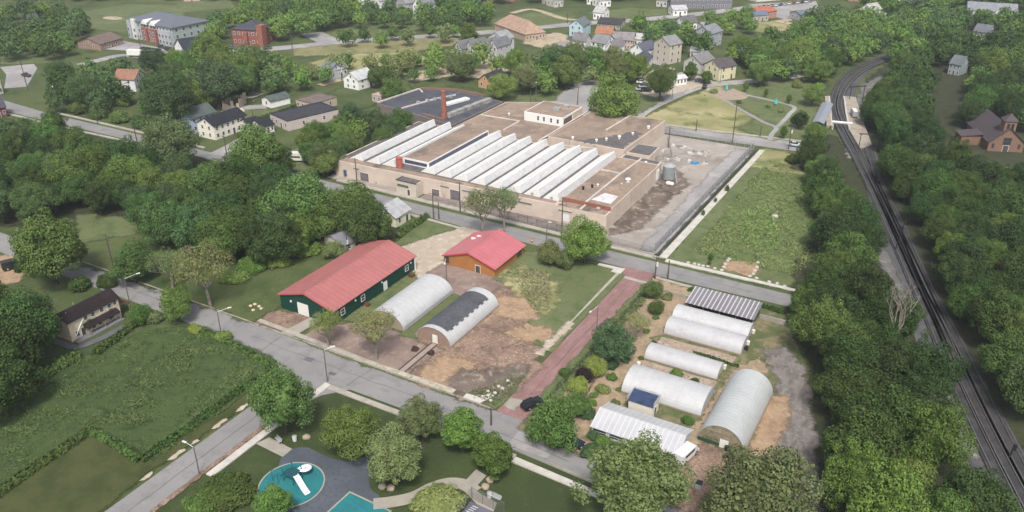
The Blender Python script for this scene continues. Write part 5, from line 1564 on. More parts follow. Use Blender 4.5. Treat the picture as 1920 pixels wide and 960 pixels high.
def hoop(label, x0, x1, y0, y1, h, axis, film, name='hoop_house', ends=(None, None), ribs=1.5, p=2.3, base=True, group=None):
    """tunnel greenhouse along an axis; returns its root, local frame: a across, t along"""
    if axis == 'y':
        w_, L = x1 - x0, y1 - y0
        root = thing(name, label, 'greenhouse', ((x0 + x1) / 2, y0, 0), 0, group)
    else:
        w_, L = y1 - y0, x1 - x0
        root = thing(name, label, 'greenhouse', (x0, (y0 + y1) / 2, 0), -math.pi / 2, group)
        root.rotation_euler = (0, 0, -math.pi / 2)
    # local: x across, y along (for axis 'x' the local y axis is turned to world +x)
    prof = arch(w_, h, p=p)
    inner = arch(w_ - .12, h - .06, p=p)
    b = MB()
    n = len(prof)
    vs = [(x, 0, z) for x, z in prof] + [(x, L, z) for x, z in prof] + [(x, 0, z) for x, z in inner] + [(x, L, z) for x, z in inner]
    fs = []
    for i in range(n - 1):
        fs += [(i, i + 1, n + i + 1, n + i), (2 * n + i + 1, 2 * n + i, 3 * n + i, 3 * n + i + 1), (i, 2 * n + i, 2 * n + i + 1, i + 1), (n + i, n + i + 1, 3 * n + i + 1, 3 * n + i)]
    fs += [(0, n, 3 * n, 2 * n), (n - 1, 3 * n - 1, 4 * n - 1, 2 * n - 1)]
    b.add(vs, fs)
    cv = b.build('cover', film, root, smooth=False)
    r = MB()
    o_ = arch(w_ + .05, h + .025, p=p)
    k = max(2, int(L / ribs))
    for j in range(k + 1):
        y = .03 + (L - .11) * j / k
        for i in range(n - 1):
            (xa, za), (xb, zb) = o_[i], o_[i + 1]
            r.add([(xa, y, za), (xa, y + .05, za), (xb, y + .05, zb), (xb, y, zb), (xa * .985, y, za * .985), (xa * .985, y + .05, za * .985), (xb * .985, y + .05, zb * .985), (xb * .985, y, zb * .985)],
                  [(0, 1, 2, 3), (7, 6, 5, 4), (0, 4, 5, 1), (3, 2, 6, 7), (0, 3, 7, 4), (1, 5, 6, 2)])
    r.build('hoops', RIBW, root)
    if base:
        MB().box(-w_ / 2 - .09, 0, 0, -w_ / 2 - .03, L, .4).box(w_ / 2 + .03, 0, 0, w_ / 2 + .09, L, .4).build('baseboard', WOOD, root)
    for j, m in enumerate(ends):
        if m is None:
            continue
        y = .12 if j == 0 else L - .17
        MB().ext([(x, max(z, .0)) for x, z in arch(w_ - .16, h - .09, p=p)], 'y', y, y + .05).build('end_wall', m, root)
    return root


FRONTG = mat('open_gable_netting', (.22, .19, .13), .8, [((.3, .26, .19), .8, .45, .65), ((.1, .12, .06), .5, .52, .66)], obj=True)
H1 = hoop('plain white hoop house beside the green barn', -110.1, -100.1, 127.2, 147.2, 3.7, 'y', FILM, ends=(plain('tan_end', (.3, .25, .19)), FILM), p=2.1)
MB().box(5.1, .1, .25, 5.18, 19.9, 1.3).build('side_curtain', FILMD, H1)
H2 = hoop('white hoop house under a dark grey shade cloth', -96.4, -87.4, 126.8, 147.2, 3.7, 'y', FILM, ends=(plain('brown_end', (.27, .19, .15)), FILM), p=2.1)
pr2 = arch(9.25, 3.8, 18, 2.1)
b = MB()
rr = random.Random(4)
ys = [1.3 + i * 1.05 for i in range(17)]
for i in range(1, 13):
    for j in range(16):
        (xa, za), (xb, zb) = pr2[i], pr2[i + 1]
        ex = (.16 * (1 if j % 2 else -.4)) if i == 12 else 0
        b.slab([(xa, ys[j], za), (xb + ex, ys[j], zb - ex * 1.2), (xb + ex, ys[j + 1], zb - ex * 1.2), (xa, ys[j + 1], za)], .02)
b.build('shade_cloth', CLOTH, H2)
MB().box(-.2, .0, .05, 1.1, .1, 2.0).build('door', FRAME, H2)
b = MB()
for x in (-5.0, -4.62):
    b.tube((x, .2, .5), (x, 20, .5), .04)
b.build('side_rail', RIB, H2)
HB = hoop('twin-bay white greenhouse, the back bay nearest the striped shed', -50.0, -32.7, 160.4, 166.2, 2.9, 'x', FILM, group=None, ends=(FILM, FILM), name='greenhouse')
HF = hoop('twin-bay white greenhouse, the stained front bay', -49.6, -32.4, 154.7, 160.3, 2.9, 'x', FILMD, ends=(FILM, FILM), name='greenhouse')
H3 = hoop('narrow low white greenhouse, the smallest, in mid garden', -49.7, -34.0, 143.4, 148.6, 2.3, 'x', FILMD, ends=(FILM, FILM), name='greenhouse')
H4 = hoop('wide white greenhouse just behind the navy-roofed shed', -49.3, -33.0, 130.2, 139.0, 3.2, 'x', FILM, ends=(FILMD, FILMD), name='greenhouse', p=2.1)
BIG = hoop('large rounded grey-white greenhouse with an open gable end', -31.6, -22.9, 123.6, 144.0, 4.6, 'y', FILMG, ends=(FRONTG, FILMG), name='greenhouse', ribs=.9, p=2.05)
b = MB()
for x in (-2.9, -1.4, 0.2, 1.7, 3.1):
    hh = 4.5 * math.sqrt(max(.05, 1 - (x / 4.35) ** 2)) - .15
    b.box(x - .05, .04, 0, x + .05, .115, hh)
for z in (1.6, 2.9):
    xx = 4.2 * math.sqrt(1 - (z / 4.6) ** 2)
    b.box(-xx, .02, z - .04, xx, .039, z + .04)
b.build('end_frame', WOOD, BIG)
MB().box(-.1, -.06, .05, 1.5, .015, 1.9).build('door', FRAME, BIG)
MB().box(-4.2, -.06, .0, -.15, .015, .9).box(1.55, -.06, 0, 3.9, .015, .8).build('green_netting', mat('green_net', (.025, .06, .035), .8), BIG)

# glass-roofed gable greenhouse
PANEL = striped('polycarbonate_roof', (.42, .425, .445), (.5, .505, .52), 1.05, 0, .84, .35, .12)
GH = thing('glasshouse', 'gabled greenhouse with a ribbed translucent panel roof', 'greenhouse', (-49.0, 115.6, 0))
w_, d_ = 16.4, 8.0
gable_walls(w_, d_, 1.75, 1.5, 'u').build('wall', plain('panel_wall', (.5, .5, .5), .5, .2), GH)
gable_roof(w_, d_, 1.75, 1.5, 'u', .25, .08).build('roof', PANEL, GH)
door(GH, w_, 3.2, .05, math.pi / 2, 1.1, 2.0, plain('glass_door', (.25, .3, .3), .3))
for i in range(5):
    window(GH, 1.6 + i * 3.3, 0, .5, 0, 2.6, .95, frame=FRAME)
MB().box(.2, 4.02, 3.27, w_ - .2, 4.12, 3.42).build('ridge_cap', RIB, GH)

# little shed with a navy lean-to roof
SH_ = thing('garden_shed', 'small cream shed with a navy blue sloping roof', 'shed', (-45.7, 125.1, 0))
MB().ext([(0, 0), (3.3, 0), (3.3, 3.5), (0, 2.75)], 'x', 0, 4.9).build('wall', plain('cream_boards', (.58, .55, .48), .8, .1), SH_)
MB().slab([(-.15, -.2, 2.83), (5.05, -.2, 2.83), (5.05, 3.0, 3.57), (-.15, 3.0, 3.57)], .08).build('roof', mat('navy_sheet', (.035, .055, .11), .4, [((.025, .035, .07), .6, .45, .62)], obj=True), SH_)
MB().box(-.2, 3.02, 2.6, 5.1, 3.2, 4.0).box(-.2, -.2, 2.9, -.155, 3.0, 3.9).box(5.06, -.2, 2.9, 5.1, 3.0, 3.9).build('parapet', plain('grey_boards', (.5, .5, .52), .7), SH_)
door(SH_, 4.9, 1.3, .05, math.pi / 2, .9, 2.0, DOORM)
window(SH_, 0, 1.6, 1.1, -math.pi / 2, .8, .8)

# open shed with striped roof beside the cross street
PV = thing('open_shed', 'open-fronted shed with a grey and white striped roof', 'shed', (-48.9, 167.6, 0))
STR = striped('striped_sheets', (.17, .165, .185), (.42, .41, .42), 1.0, 0, .74, .5, .2)
MB().slab([(-.3, -.5, 2.1), (15.7, -.5, 2.1), (15.7, 6.6, 3.0), (-.3, 6.6, 3.0)], .1).build('roof', STR, PV)
MB().box(0, 5.8, 0, 15.4, 6.0, 2.75).box(0, 2.0, 0, .12, 5.797, 2.3).box(15.28, 2.0, 0, 15.4, 5.797, 2.3).build('wall', plain('dark_boards', (.1, .085, .075), .9), PV)
for x in (0.0, 3.8, 7.6, 11.4, 15.25):
    MB().box(x, 0, 0, x + .15, .15, 2.05).build('post', WOOD, PV)
MB().box(.2, .02, 0, 15.2, .1, .9).build('front_boards', plain('brown_boards', (.13, .1, .085), .9), PV)
BW = thing('block_wall', 'low concrete wall between the striped shed and the belt', 'wall', (-33.0, 171.6, 0))
MB().box(0, 0, 0, 6.4, .3, 1.3).build('panel', concrete_tan, BW)
BW = thing('block_wall', 'low tan wall on the street side of the garden corner', 'wall', (-56.5, 172.2, 0))
MB().box(0, 0, 0, 7.0, .3, 1.0).build('panel', concrete_tan, BW)
# ------------------------------------------------------------------ houses and far buildings
WHT, CRM, GRY, TAN = (.74, .74, .72), (.68, .65, .57), (.36, .37, .38), (.42, .35, .26)
DK, SL, BR, GN = (.026, .028, .035), (.12, .125, .135), (.08, .06, .05), (.085, .105, .1)
house('long white two-storey house with dark roof beside the street at upper left', (405, 263), (464, 241), 8.5, 5.2, 2.3, 'u', CRM, DK, (6, 2))
house('pale blue house with a grey-green roof, left of the long white house', (362, 250), (408, 235), 8.5, 5.4, 2.6, 'u', (.33, .43, .55), GN, (4, 2), chimney=True)
house('small white garage with a grey-green roof at the end of a yard drive', (492, 197), (509, 203), 9, 2.8, 1.4, 'v', WHT, GN, (1, 1), 'garage', 'garage', side=False, dr=False)
house('white-fronted low shop with a wide dark flat roof', (508, 231), (541, 246), 22, 3.6, 0, 'flat', (.48, .42, .4), (.05, .05, .06), (4, 1), 'shop', 'shop')
house('low building with a brownish flat roof behind the dark-roofed shop', (556, 202), (590, 211), 12, 3.2, 0, 'flat', TAN, (.16, .13, .12), (4, 1), 'shop', 'shop')
house('dark-roofed bungalow in front of the shop, left one', (468, 252), (490, 247), 7, 3, 2, 'u', WHT, DK, (3, 1))
house('dark-roofed bungalow in front of the shop, right one', (493, 254), (515, 247), 7, 3, 2, 'u', WHT, DK, (3, 1))
house('ivy-covered white house with a pale roof', (673, 170), (703, 160), 8.5, 4.5, 2.6, 'u', WHT, (.42, .44, .45), (2, 2))
house('small orange-tan house with a dark grey roof behind the works', (897, 164), (921, 169), 11, 3.4, 2.8, 'v', (.46, .27, .13), (.045, .045, .05), (2, 1))
for i, (l, r) in enumerate([((852, 114), (866, 117)), ((873, 113), (888, 116)), ((896, 112), (912, 115)), ((916, 110), (932, 113))]):
    house(['grey house, leftmost of the row behind the works', 'grey house, second from left in the row', 'grey house, third from left in the row', 'grey house with cream front, fourth in the row'][i], l, r, 11, 6.5, 3, 'v', (.42, .42, .42), (.15, .155, .165), (2, 2), group='grey houses behind the works')
house('tall grey house with a white side at the right end of the row', (944, 104), (964, 98), 10, 7.5, 3, 'u', (.5, .5, .52), (.26, .265, .28), (2, 2), group='grey houses behind the works')
house('wide building with a broad tan hipped roof by the avenue', (985, 78), (1022, 73), 32, 3.6, 5.5, 'hip', (.4, .3, .23), (.34, .235, .18), (6, 1), 'hall', 'hall')
house('light blue house with a grey roof on the avenue', (1067, 67), (1092, 70), 10, 6, 2.8, 'v', (.38, .52, .58), (.13, .15, .155), (2, 2))
house('long dark-roofed low building near the avenue', (1120, 54), (1162, 57), 14, 3, 2, 'u', (.3, .27, .25), (.055, .05, .055), (6, 1), 'shop', 'shop')
house('house with a rust-orange roof behind the white houses', (1116, 76), (1146, 78), 9, 4, 2.5, 'u', (.5, .46, .4), (.3, .15, .09), (4, 1))
house('white house with grey roof, leftmost of the cluster', (1072, 93), (1097, 95), 10, 4.5, 3, 'u', WHT, (.16, .16, .175), (4, 1), chimney=True)
house('white gabled house with grey roof, second of the cluster', (1108, 97), (1134, 101), 10, 5, 3, 'u', WHT, (.2, .2, .21), (3, 2))
house('white gabled house at the tree edge, third of the cluster', (1136, 106), (1150, 108), 12, 4.5, 3, 'v', WHT, (.2, .19, .2), (2, 1))
house('long house with a grey-brown roof and tan front', (1148, 92), (1186, 94), 12, 4.8, 2.6, 'u', (.42, .33, .26), (.22, .2, .205), (7, 2))
house('low white house right of the long tan house', (1188, 86), (1208, 88), 9, 3.6, 2, 'u', WHT, (.42, .41, .41), (3, 1))
house('tall white and tan house beside the yard', (1253, 121), (1276, 116), 10, 9, 3, 'u', (.47, .42, .35), (.21, .21, .22), (2, 3))
house('white house with a dark blue roof left of the tall tan house', (1206, 113), (1230, 106), 8, 4.5, 2.8, 'u', WHT, (.1, .105, .14), (3, 1))
house('white house with dark panels on its roof by the parked cars', (1202, 146), (1222, 122), 7, 4.2, 2.6, 'u', WHT, (.075, .08, .11), (4, 1))
house('tiny white hut beside the loop road', (1268, 161), (1287, 158), 4.5, 2.9, .9, 'u', WHT, (.5, .5, .5), (3, 1), 'hut', 'hut', side=False, dr=False)
house('pale yellow house with a dark roof at the edge of the park', (1347, 152), (1378, 146), 9, 5.8, 2.8, 'u', (.6, .55, .36), (.09, .08, .085), (2, 2))
house('grey house with a wide grey roof left of the yellow house', (1313, 139), (1338, 130), 9, 4.8, 3, 'u', (.4, .4, .38), (.19, .185, .19), (3, 2))
house('low pale building behind the grey house', (1293, 109), (1316, 111), 9, 3.4, 1.6, 'u', (.5, .48, .42), (.28, .28, .29), (3, 1))
house('grey-roofed tall house half hidden by trees', (1331, 90), (1352, 83), 10, 7, 3, 'u', (.33, .35, .38), (.2, .21, .23), (3, 2))
house('white gable with dark roof far beyond the tan house', (1283, 59), (1306, 57), 9, 4.5, 3, 'u', WHT, (.12, .12, .13), (3, 1))
house('low grey-roofed house by the hedge of bright trees', (1321, 61), (1350, 57), 9, 3, 1.6, 'u', (.45, .45, .43), (.25, .25, .26), (4, 1))
house('big dark grey apartment block at the top edge', (1256, 18), (1372, 17), 18, 12, 0, 'flat', (.16, .16, .18), (.14, .14, .15), (14, 3), 'apartments', 'apartment_block')
house('small pale house below the dark apartment block', (1262, 30), (1288, 29), 9, 3.5, 1.8, 'u', WHT, (.4, .4, .42), (3, 1))
house('red-roofed shop by the far car park', (1423, 37), (1455, 33), 14, 4, 1.6, 'u', (.4, .2, .13), (.36, .13, .09), (5, 1), 'shop', 'shop')
house('blue-roofed shop in front of the red-roofed one', (1411, 42), (1440, 39), 10, 3.6, 1.4, 'u', (.36, .34, .31), (.13, .16, .22), (4, 1), 'shop', 'shop')
house('small blue-grey roofed building at the end of the far car park', (1500, 39), (1526, 36), 9, 3.4, 1.5, 'u', (.36, .36, .37), (.13, .15, .2), (3, 1), 'shop', 'shop')
house('long white-fronted store with a flat roof at the top edge', (1418, 4), (1530, -6), 22, 6, 0, 'flat', (.55, .53, .5), (.3, .3, .31), (14, 1), 'store', 'store')
ap = house('row of grey-roofed apartments with white gables at upper right', (1810, 40), (1902, 46), 14, 6.5, 3.5, 'u', (.45, .46, .48), (.21, .22, .245), (9, 2), 'apartments', 'apartment_block')
for i in range(5):
    x = 4 + i * 9.3
    MB().ext([(x, 4.2), (x + 4.6, 4.2), (x + 2.3, 8.2)], 'y', -.9, 4.5).build('gable', FRAME, ap)
house('white house with a steep roof at the far right top', (1698, 17), (1727, 14), 10, 4.5, 3, 'u', WHT, (.2, .2, .21), (4, 1))
house('white house among trees behind the railway bend', (1609, 34), (1630, 38), 10, 5.5, 3, 'v', WHT, (.36, .35, .34), (2, 2))
house('low grey-roofed house among trees behind the railway bend', (1635, 42), (1656, 44), 9, 3.2, 1.8, 'u', GRY, (.2, .2, .21), (3, 1))
house('grey-green house by the lawn in the right wood', (1776, 139), (1797, 143), 9, 5, 3, 'u', (.26, .32, .33), (.12, .14, .15), (3, 2))
house('house with a slate roof deep in the right wood', (1822, 74), (1850, 78), 10, 4.5, 3, 'u', GRY, (.13, .135, .155), (3, 1))
house('white house at the top edge, left of a pair', (672, 11), (690, 14), 10, 5, 3, 'v', WHT, (.14, .13, .15), (2, 2))
house('white gabled house at the top edge, right of a pair', (694, 13), (712, 16), 10, 4.5, 3, 'v', WHT, (.3, .3, .32), (2, 1))
house('grey-roofed house at the end of the far lawn street', (744, 22), (760, 26), 12, 6, 4, 'v', GRY, (.22, .22, .24), (2, 2))
house('white steep-gabled house with a porch beside the far lawn', (775, 26), (790, 29), 12, 5.5, 4, 'v', WHT, (.18, .19, .21), (2, 2))
house('white gable with dark roof in the far upper-left grove', (58, 54), (76, 52), 9, 4, 3, 'u', WHT, (.07, .075, .09), (3, 1))
house('low brown-roofed building beside the apartment car park', (190, 95), (232, 83), 15, 3.2, 2.4, 'u', (.27, .19, .15), (.15, .115, .1), (5, 1), 'shop', 'shop')
house('white church hall with a dark roof by the car park', (330, 103), (349, 114), 13, 4.5, 4.5, 'v', (.75, .75, .75), (.035, .038, .052), (2, 1), 'hall', 'hall')
rb_ = house('red brick building with a dark hipped roof on the avenue', (438, 84), (490, 87), 16, 8, 3.5, 'hip', (.24, .085, .07), (.06, .065, .08), (6, 2), 'building', 'brick_building')
MB().box(14.2, -.6, 0, 17.2, 4, 10.5).build('tower', BRICK, rb_)
MB().box(7, -1.5, 0, 9, -.003, 7).build('stair_bay', BRICK, rb_)
house('white house with an orange roof and boarded dark windows', (256, 172), (277, 162), 9.5, 5.2, 3, 'v', (.6, .6, .63), (.26, .14, .1), (2, 2))
house('dark red house at the left edge of the far street', (-14, 224), (15, 219), 9, 4, 3, 'u', (.14, .03, .035), (.07, .065, .085), (3, 1))
house('white flat building at the left edge above the red house', (-16, 182), (7, 175), 12, 6, 0, 'flat', (.6, .57, .5), (.3, .3, .3), (3, 2), 'building', 'building')
house('pale yellow cottage with a grey roof behind the clipped hedge', (743, 428), (770, 411), 9, 3.2, 2.4, 'u', (.62, .6, .44), (.34, .345, .36), (2, 1))
house('small cream garage with a slate roof behind the green barn', (642, 476), (668, 466), 8, 2.4, 1.5, 'u', (.5, .48, .38), (.17, .175, .2), (1, 1), 'garage', 'garage', side=False, dr=False)
house('teal-walled shed glimpsed in the left wood', (468, 352), (487, 346), 6, 3.4, 1.5, 'u', (.12, .32, .3), (.2, .3, .3), (1, 1), 'shed', 'shed', side=False, dr=False)
house('small pink-roofed shed beside the dark-roofed works', (698, 190), (716, 195), 6, 2.8, 0, 'flat', (.45, .36, .32), (.42, .33, .3), (2, 1), 'shed', 'shed', side=False, dr=False)
house('grey house among trees at centre top', (943, 2), (965, 4), 10, 5, 3, 'u', (.3, .15, .13), (.3, .17, .15), (3, 1))
for i, (l, r, c, rf) in enumerate([((1100, 8), (1118, 10), WHT, (.3, .3, .32)), ((1124, 14), (1145, 12), WHT, (.35, .34, .35)), ((1016, 6), (1030, 10), (.45, .42, .4), (.28, .27, .3)), ((1040, 14), (1056, 12), (.5, .48, .45), (.3, .29, .3)), ((895, 4), (915, 6), (.42, .2, .17), (.34, .18, .15)), ((1590, 2), (1612, 3), (.35, .18, .14), (.3, .16, .14)), ((1640, 5), (1652, 6), WHT, (.3, .3, .3)), ((1815, 8), (1828, 9), WHT, (.35, .35, .36)), ((345, 3), (375, 2), (.45, .3, .27), (.4, .26, .24)), ((600, 148), (618, 152), (.4, .42, .45), (.15, .16, .19)), ((630, 148), (652, 143), (.44, .44, .45), (.4, .4, .42)), ((1112, 36), (1130, 38), WHT, (.36, .36, .37)), ((1230, 12), (1250, 14), (.5, .48, .45), (.25, .25, .27))]):
    house(['white house at the top centre edge, left', 'white house at the top centre edge, right', 'pale house by the curved lane at the top', 'beige house by the curved lane, lower one', 'pink-brown house at the top of the far belt', 'brick-red house top right of the car park', 'white house top right behind the railway wood', 'little white gable left of the grey apartments', 'pink-roofed hut on the far edge of the sports field', 'blue-grey roofed house among scattered trees', 'pale-roofed house left of the ivy-covered one', 'white house left of the long dark-roofed building', 'beige house left of the dark apartment block'][i], l, r, 9, 4.2, 2.6, 'u', c, rf, (3, 1))

# three-storey apartment block with coloured bays
A, B = G(245, 70), G(328, 88)
AP = thing('apartment_block', 'long three-storey apartment block with red and grey-green bays under a grey hipped roof', 'apartments', (A[0], A[1], 0), math.atan2(B[1] - A[1], B[0] - A[0]))
L_ = math.hypot(B[0] - A[0], B[1] - A[1])
gg = plain('grey_green_siding', (.3, .36, .35), .8, .1)
gable_walls(L_, 22, 9.5, 0, 'flat').build('wall', gg, AP)
gable_roof(L_, 22, 9.5, 3.4, 'hip', .7).build('roof', plain('blue_grey_shingle', (.115, .13, .155), .9), AP)
rbay, wbay, gbay = plain('red_bay', (.27, .1, .085), .8), plain('white_bay', (.62, .62, .6), .8), plain('grey_bay', (.36, .38, .42), .8)
for i, (t0, t1, m, z1) in enumerate([(.02, .1, gbay, 9.3), (.12, .2, wbay, 10.4), (.34, .46, rbay, 7.0), (.52, .66, rbay, 7.0), (.72, .98, gbay, 7.6)]):
    MB().box(t0 * L_, -1.2, 0, t1 * L_, -.003, z1).build('bay', m, AP)
for f in range(3):
    for i in range(14):
        t = (i + .5) / 14
        inb = any(a < t < b for a, b in [(.02, .1), (.12, .2), (.34, .46), (.52, .66), (.72, .98)])
        window(AP, t * L_, -1.21 if inb and f < 2 else -.01, f * 3.1 + 1.0, 0, 1.4, 1.5)
    for i in range(5):
        window(AP, L_, 2.5 + i * 4.2, f * 3.1 + 1.0, math.pi / 2, 1.4, 1.5)
for t in (.36, .54):
    MB().ext([(t * L_ - .4, 9.0), (t * L_ + 4.6, 9.0), (t * L_ + 2.1, 11.2)], 'y', -1.1, 5).build('dormer', FRAME, AP)

# the ruin
RU = thing('ruined_house', 'roofless tan ruin with broken walls in the yards', 'ruin', (*G(418, 207), 0), math.atan2(*(G(440, 207)[1] - G(418, 207)[1], G(440, 207)[0] - G(418, 207)[0])))
tanm = plain('broken_plaster', (.42, .34, .27), .9, .3)
b = MB()
rr = random.Random(9)
for i in range(6):
    b.box(i * 1.1, 0, 0, i * 1.1 + 1.097, .4, rr.uniform(1.5, 4.2))
for i in range(9):
    b.box(0, .4 + i * 1.1, 0, .4, 1.497 + i * 1.1, rr.uniform(1, 4.0))
    b.box(6.2, .4 + i * 1.1, 0, 6.6, 1.497 + i * 1.1, rr.uniform(2.5, 5.0))
b.build('wall', tanm, RU)
b = MB()
for i in range(26):
    x, y = rr.uniform(-2, 9), rr.uniform(-2, 12)
    s = rr.uniform(.3, .9)
    b.blob((x, y, s * .4), s, i, 1, .6, .4)
b.build('rubble', plain('pale_rubble', (.45, .41, .36), .9, .3), RU)
sheet('concrete_slab', [G(*p) for p in [(453, 180), (470, 174), (492, 178), (478, 184), (458, 187)]], concrete, rag=.3, z=.5)

# ------------------------------------------------------------------ the abandoned house
AB = thing('abandoned_house', 'derelict two-storey house with a dark brown roof and torn siding', 'house', (-164.9, 88.0, 0))
AW = mat('torn_siding', (.62, .54, .42), .9, [((.5, .42, .31), .8, .45, .62), ((.15, .11, .08), .7, .6, .68), ((.44, .38, .29), 2.5, .5, .7), ((.2, .2, .1), .5, .66, .72)], obj=True)
AR = mat('dark_brown_shingle', (.022, .016, .018), .95, [((.032, .024, .025), .6, .45, .65), ((.015, .011, .013), 2, .5, .7)], obj=True, spec=.08)
b = gable_walls(4.9, 12.6, 5.0, 1.6, 'v')
b.build('wall', AW, AB)
rf = gable_roof(4.9, 12.6, 5.0, 1.6, 'v', .35, .14).build('roof', AR, AB)
MB().tube((1.6, 4.2, 6.0), (1.6, 4.2, 7.0), .1).tube((3.2, 1.2, 6.0), (3.2, 1.2, 6.5), .08).build('vent_pipe', METAL, rf)
MB().slab([(4.91, 3.2, 3.0), (6.4, 3.2, 2.3), (6.4, 11.6, 2.3), (4.91, 11.6, 3.0)], .12).build('porch_roof', AR, AB)
MB().slab([(1.0, 12.61, 3.2), (4.9, 12.61, 3.2), (4.9, 15.2, 2.5), (1.0, 15.2, 2.5)], .12).build('porch_roof', plain('red_brown_roof', (.11, .05, .045), .9), AB)
b = MB()
for y in (3.4, 7.4, 11.3):
    b.box(6.2, y, 0, 6.34, y + .14, 2.3)
b.box(1.1, 15.0, 0, 1.25, 15.15, 2.4).box(4.6, 15.0, 0, 4.75, 15.15, 2.4)
b.build('porch_post', WOOD, AB)
MB().box(4.92, .3, 0, 6.7, 12, .35).build('porch_floor', plain('grey_deck', (.17, .17, .175), .9), AB)
for y in (1.6, 5.6, 7.2):
    window(AB, 4.9, y, .8, math.pi / 2, .85, 1.3)
for y in (4.2, 6.0, 8.2, 10.2):
    window(AB, 4.9, y, 3.6, math.pi / 2, .85, .95)
window(AB, 4.9, 11.6, 3.7, math.pi / 2, .7, .9)
door(AB, 4.9, 3.0, .36, math.pi / 2, .9, 1.9, DOORM)
window(AB, 2.4, 0, 3.0, 0, .8, 1.1)
MB().ext([(-2.6, 0), (0, 0), (0, 2.6), (-2.6, 2.0)], 'y', 2, 6).build('side_lean_to', plain('dark_lean_to', (.06, .055, .055), .9), AB)
MB().tube((4.96, 1.0, 1.0), (4.96, 3.6, 4.2), .12).build('leaning_board', FRAME, AB)
P, N, S, rg = crown_points(77, 9, 60, .3, 1.2, 1.8, 1.9)
iv = mesh_np('ivy', quads(P * np.array([.25, 1, 1]), N, S, rg), m=LEAF)
o = inst('ivy', iv, AB, (5.1, 4.2, .2)); o.color = (.07, .1, .03, 1)
o = inst('ivy', iv, AB, (5.1, 9.8, 0)); o.color = (.06, .075, .03, 1)

# ------------------------------------------------------------------ church at the right
A, B = G(1850, 284), G(1916, 287)
CH = thing('church', 'brown brick church with a steep purple-grey roof and a square belfry', 'church', (A[0], A[1], 0), math.atan2(B[1] - A[1], B[0] - A[0]))
cw = math.hypot(B[0] - A[0], B[1] - A[1])
CB = plain('brown_brick', (.2, .125, .09), .9)
CR = plain('purple_slate', (.075, .062, .07), .9)
gable_walls(cw, 22, 3.6, 5.0, 'v').build('wall', CB, CH)
gable_roof(cw, 22, 3.6, 5.0, 'v', .5).build('roof', CR, CH)
tw = MB().box(cw / 2 - 1.9, .6, 4, cw / 2 + 1.9, 4.2, 10.8).build('belfry', CB, CH)
MB().add([(cw / 2 - 2.3, .2, 10.81), (cw / 2 + 2.3, .2, 10.81), (cw / 2 + 2.3, 4.6, 10.81), (cw / 2 - 2.3, 4.6, 10.81), (cw / 2, 2.4, 13.2)], [(3, 2, 1, 0), (0, 1, 4), (1, 2, 4), (2, 3, 4), (3, 0, 4)]).build('spire', CR, tw)
for dx in (-.7, .7):
    window(CH, cw / 2 + dx, .6, 8.0, 0, .9, 1.9, frame=CB, glass=BLACK)
window(CH, cw / 2, 0, 2.6, 0, 2.6, 2.6, frame=CB)
for dx in (-4.2, 4.2):
    window(CH, cw / 2 + dx, 0, 1.4, 0, .8, 1.6, frame=CB)
door(CH, cw / 2, 0, 0, 0, 1.8, 2.4, DOORM)
MB().box(-7, 6, 0, -.01, 12, 3.2).build('side_aisle', CB, CH)
MB().slab([(-7.4, 5.6, 3.3), (0, 5.6, 4.2), (0, 12.4, 4.2), (-7.4, 12.4, 3.3)], .15).build('side_roof', CR, CH)

# ------------------------------------------------------------------ railway: tracks, platforms, gantries
STEEL = plain('rail_steel', (.2, .19, .185), .35, .2, metal=.6)
SLEEP = mat('track_bed', (.035, .034, .036), .95, [((.06, .058, .058), .4, .45, .65)])


def track(px_pts, label, gauge=1.6, wd=2.9):
    pts = smooth_line([G(*p) for p in px_pts], 8)
    root = thing('railway_track', label, 'railway track', (0, 0, 0))
    b = MB().prism(offset_line(pts, wd / 2, -wd / 2), .30, .5)
    b.build('track_bed', SLEEP, root)
    for s in (-1, 1):
        MB().prism(offset_line(pts, s * gauge / 2 + .12, s * gauge / 2 - .12), .504, .68).build('rail', STEEL, root)


track([(1720, 91), (1648, 112), (1606, 130), (1575, 156), (1562, 190), (1564, 216), (1576, 245), (1604, 296), (1632, 352), (1672, 440), (1712, 530), (1752, 620), (1790, 720), (1850, 850), (1920, 990)], 'railway track nearest the platforms, left line')
track([(1724, 96), (1652, 118), (1612, 138), (1586, 164), (1574, 192), (1577, 216), (1590, 245), (1616, 296), (1640, 346), (1683, 440), (1724, 530), (1766, 620), (1808, 718), (1868, 842), (1945, 990)], 'railway track of the bend, middle line')
track([(1602, 205), (1612, 240), (1630, 290), (1649, 345), (1690, 430), (1737, 535), (1778, 612), (1825, 705), (1888, 832), (1965, 975)], 'railway track along the right-hand wood')
PLAT = mat('platform_concrete', (.32, .28, .23), .9, [((.25, .215, .18), .3, .42, .62), ((.4, .36, .31), 1, .5, .7)])
for lab, poly, edge in [('narrow platform left of the double tracks', [(1546, 184), (1554, 184), (1559, 240), (1549, 240)], [(1553, 184), (1555.5, 184), (1561, 242), (1558.5, 242)]),
                        ('wide sandy island platform right of the double tracks', [(1583, 184), (1604, 186), (1618, 232), (1634, 276), (1612, 282), (1592, 248), (1586, 215)], [(1580.5, 184), (1583, 184), (1588, 215), (1594, 246), (1590.5, 246), (1584.5, 215)])]:
    pr_ = thing('platform', lab, 'platform', (0, 0, 0))
    MB().prism([G(*p) for p in poly], 0, .9).build('deck', PLAT, pr_)
    MB().prism([G(*p) for p in edge], 0, .93).build('edge', concrete_white, pr_)
A, B = G(1522, 243), G(1540, 206)
SHL = thing('platform_shelter', 'long grey-roofed shelter beside the railway', 'shelter', (A[0], A[1], 0), math.atan2(B[1] - A[1], B[0] - A[0]))
sl = math.hypot(B[0] - A[0], B[1] - A[1])
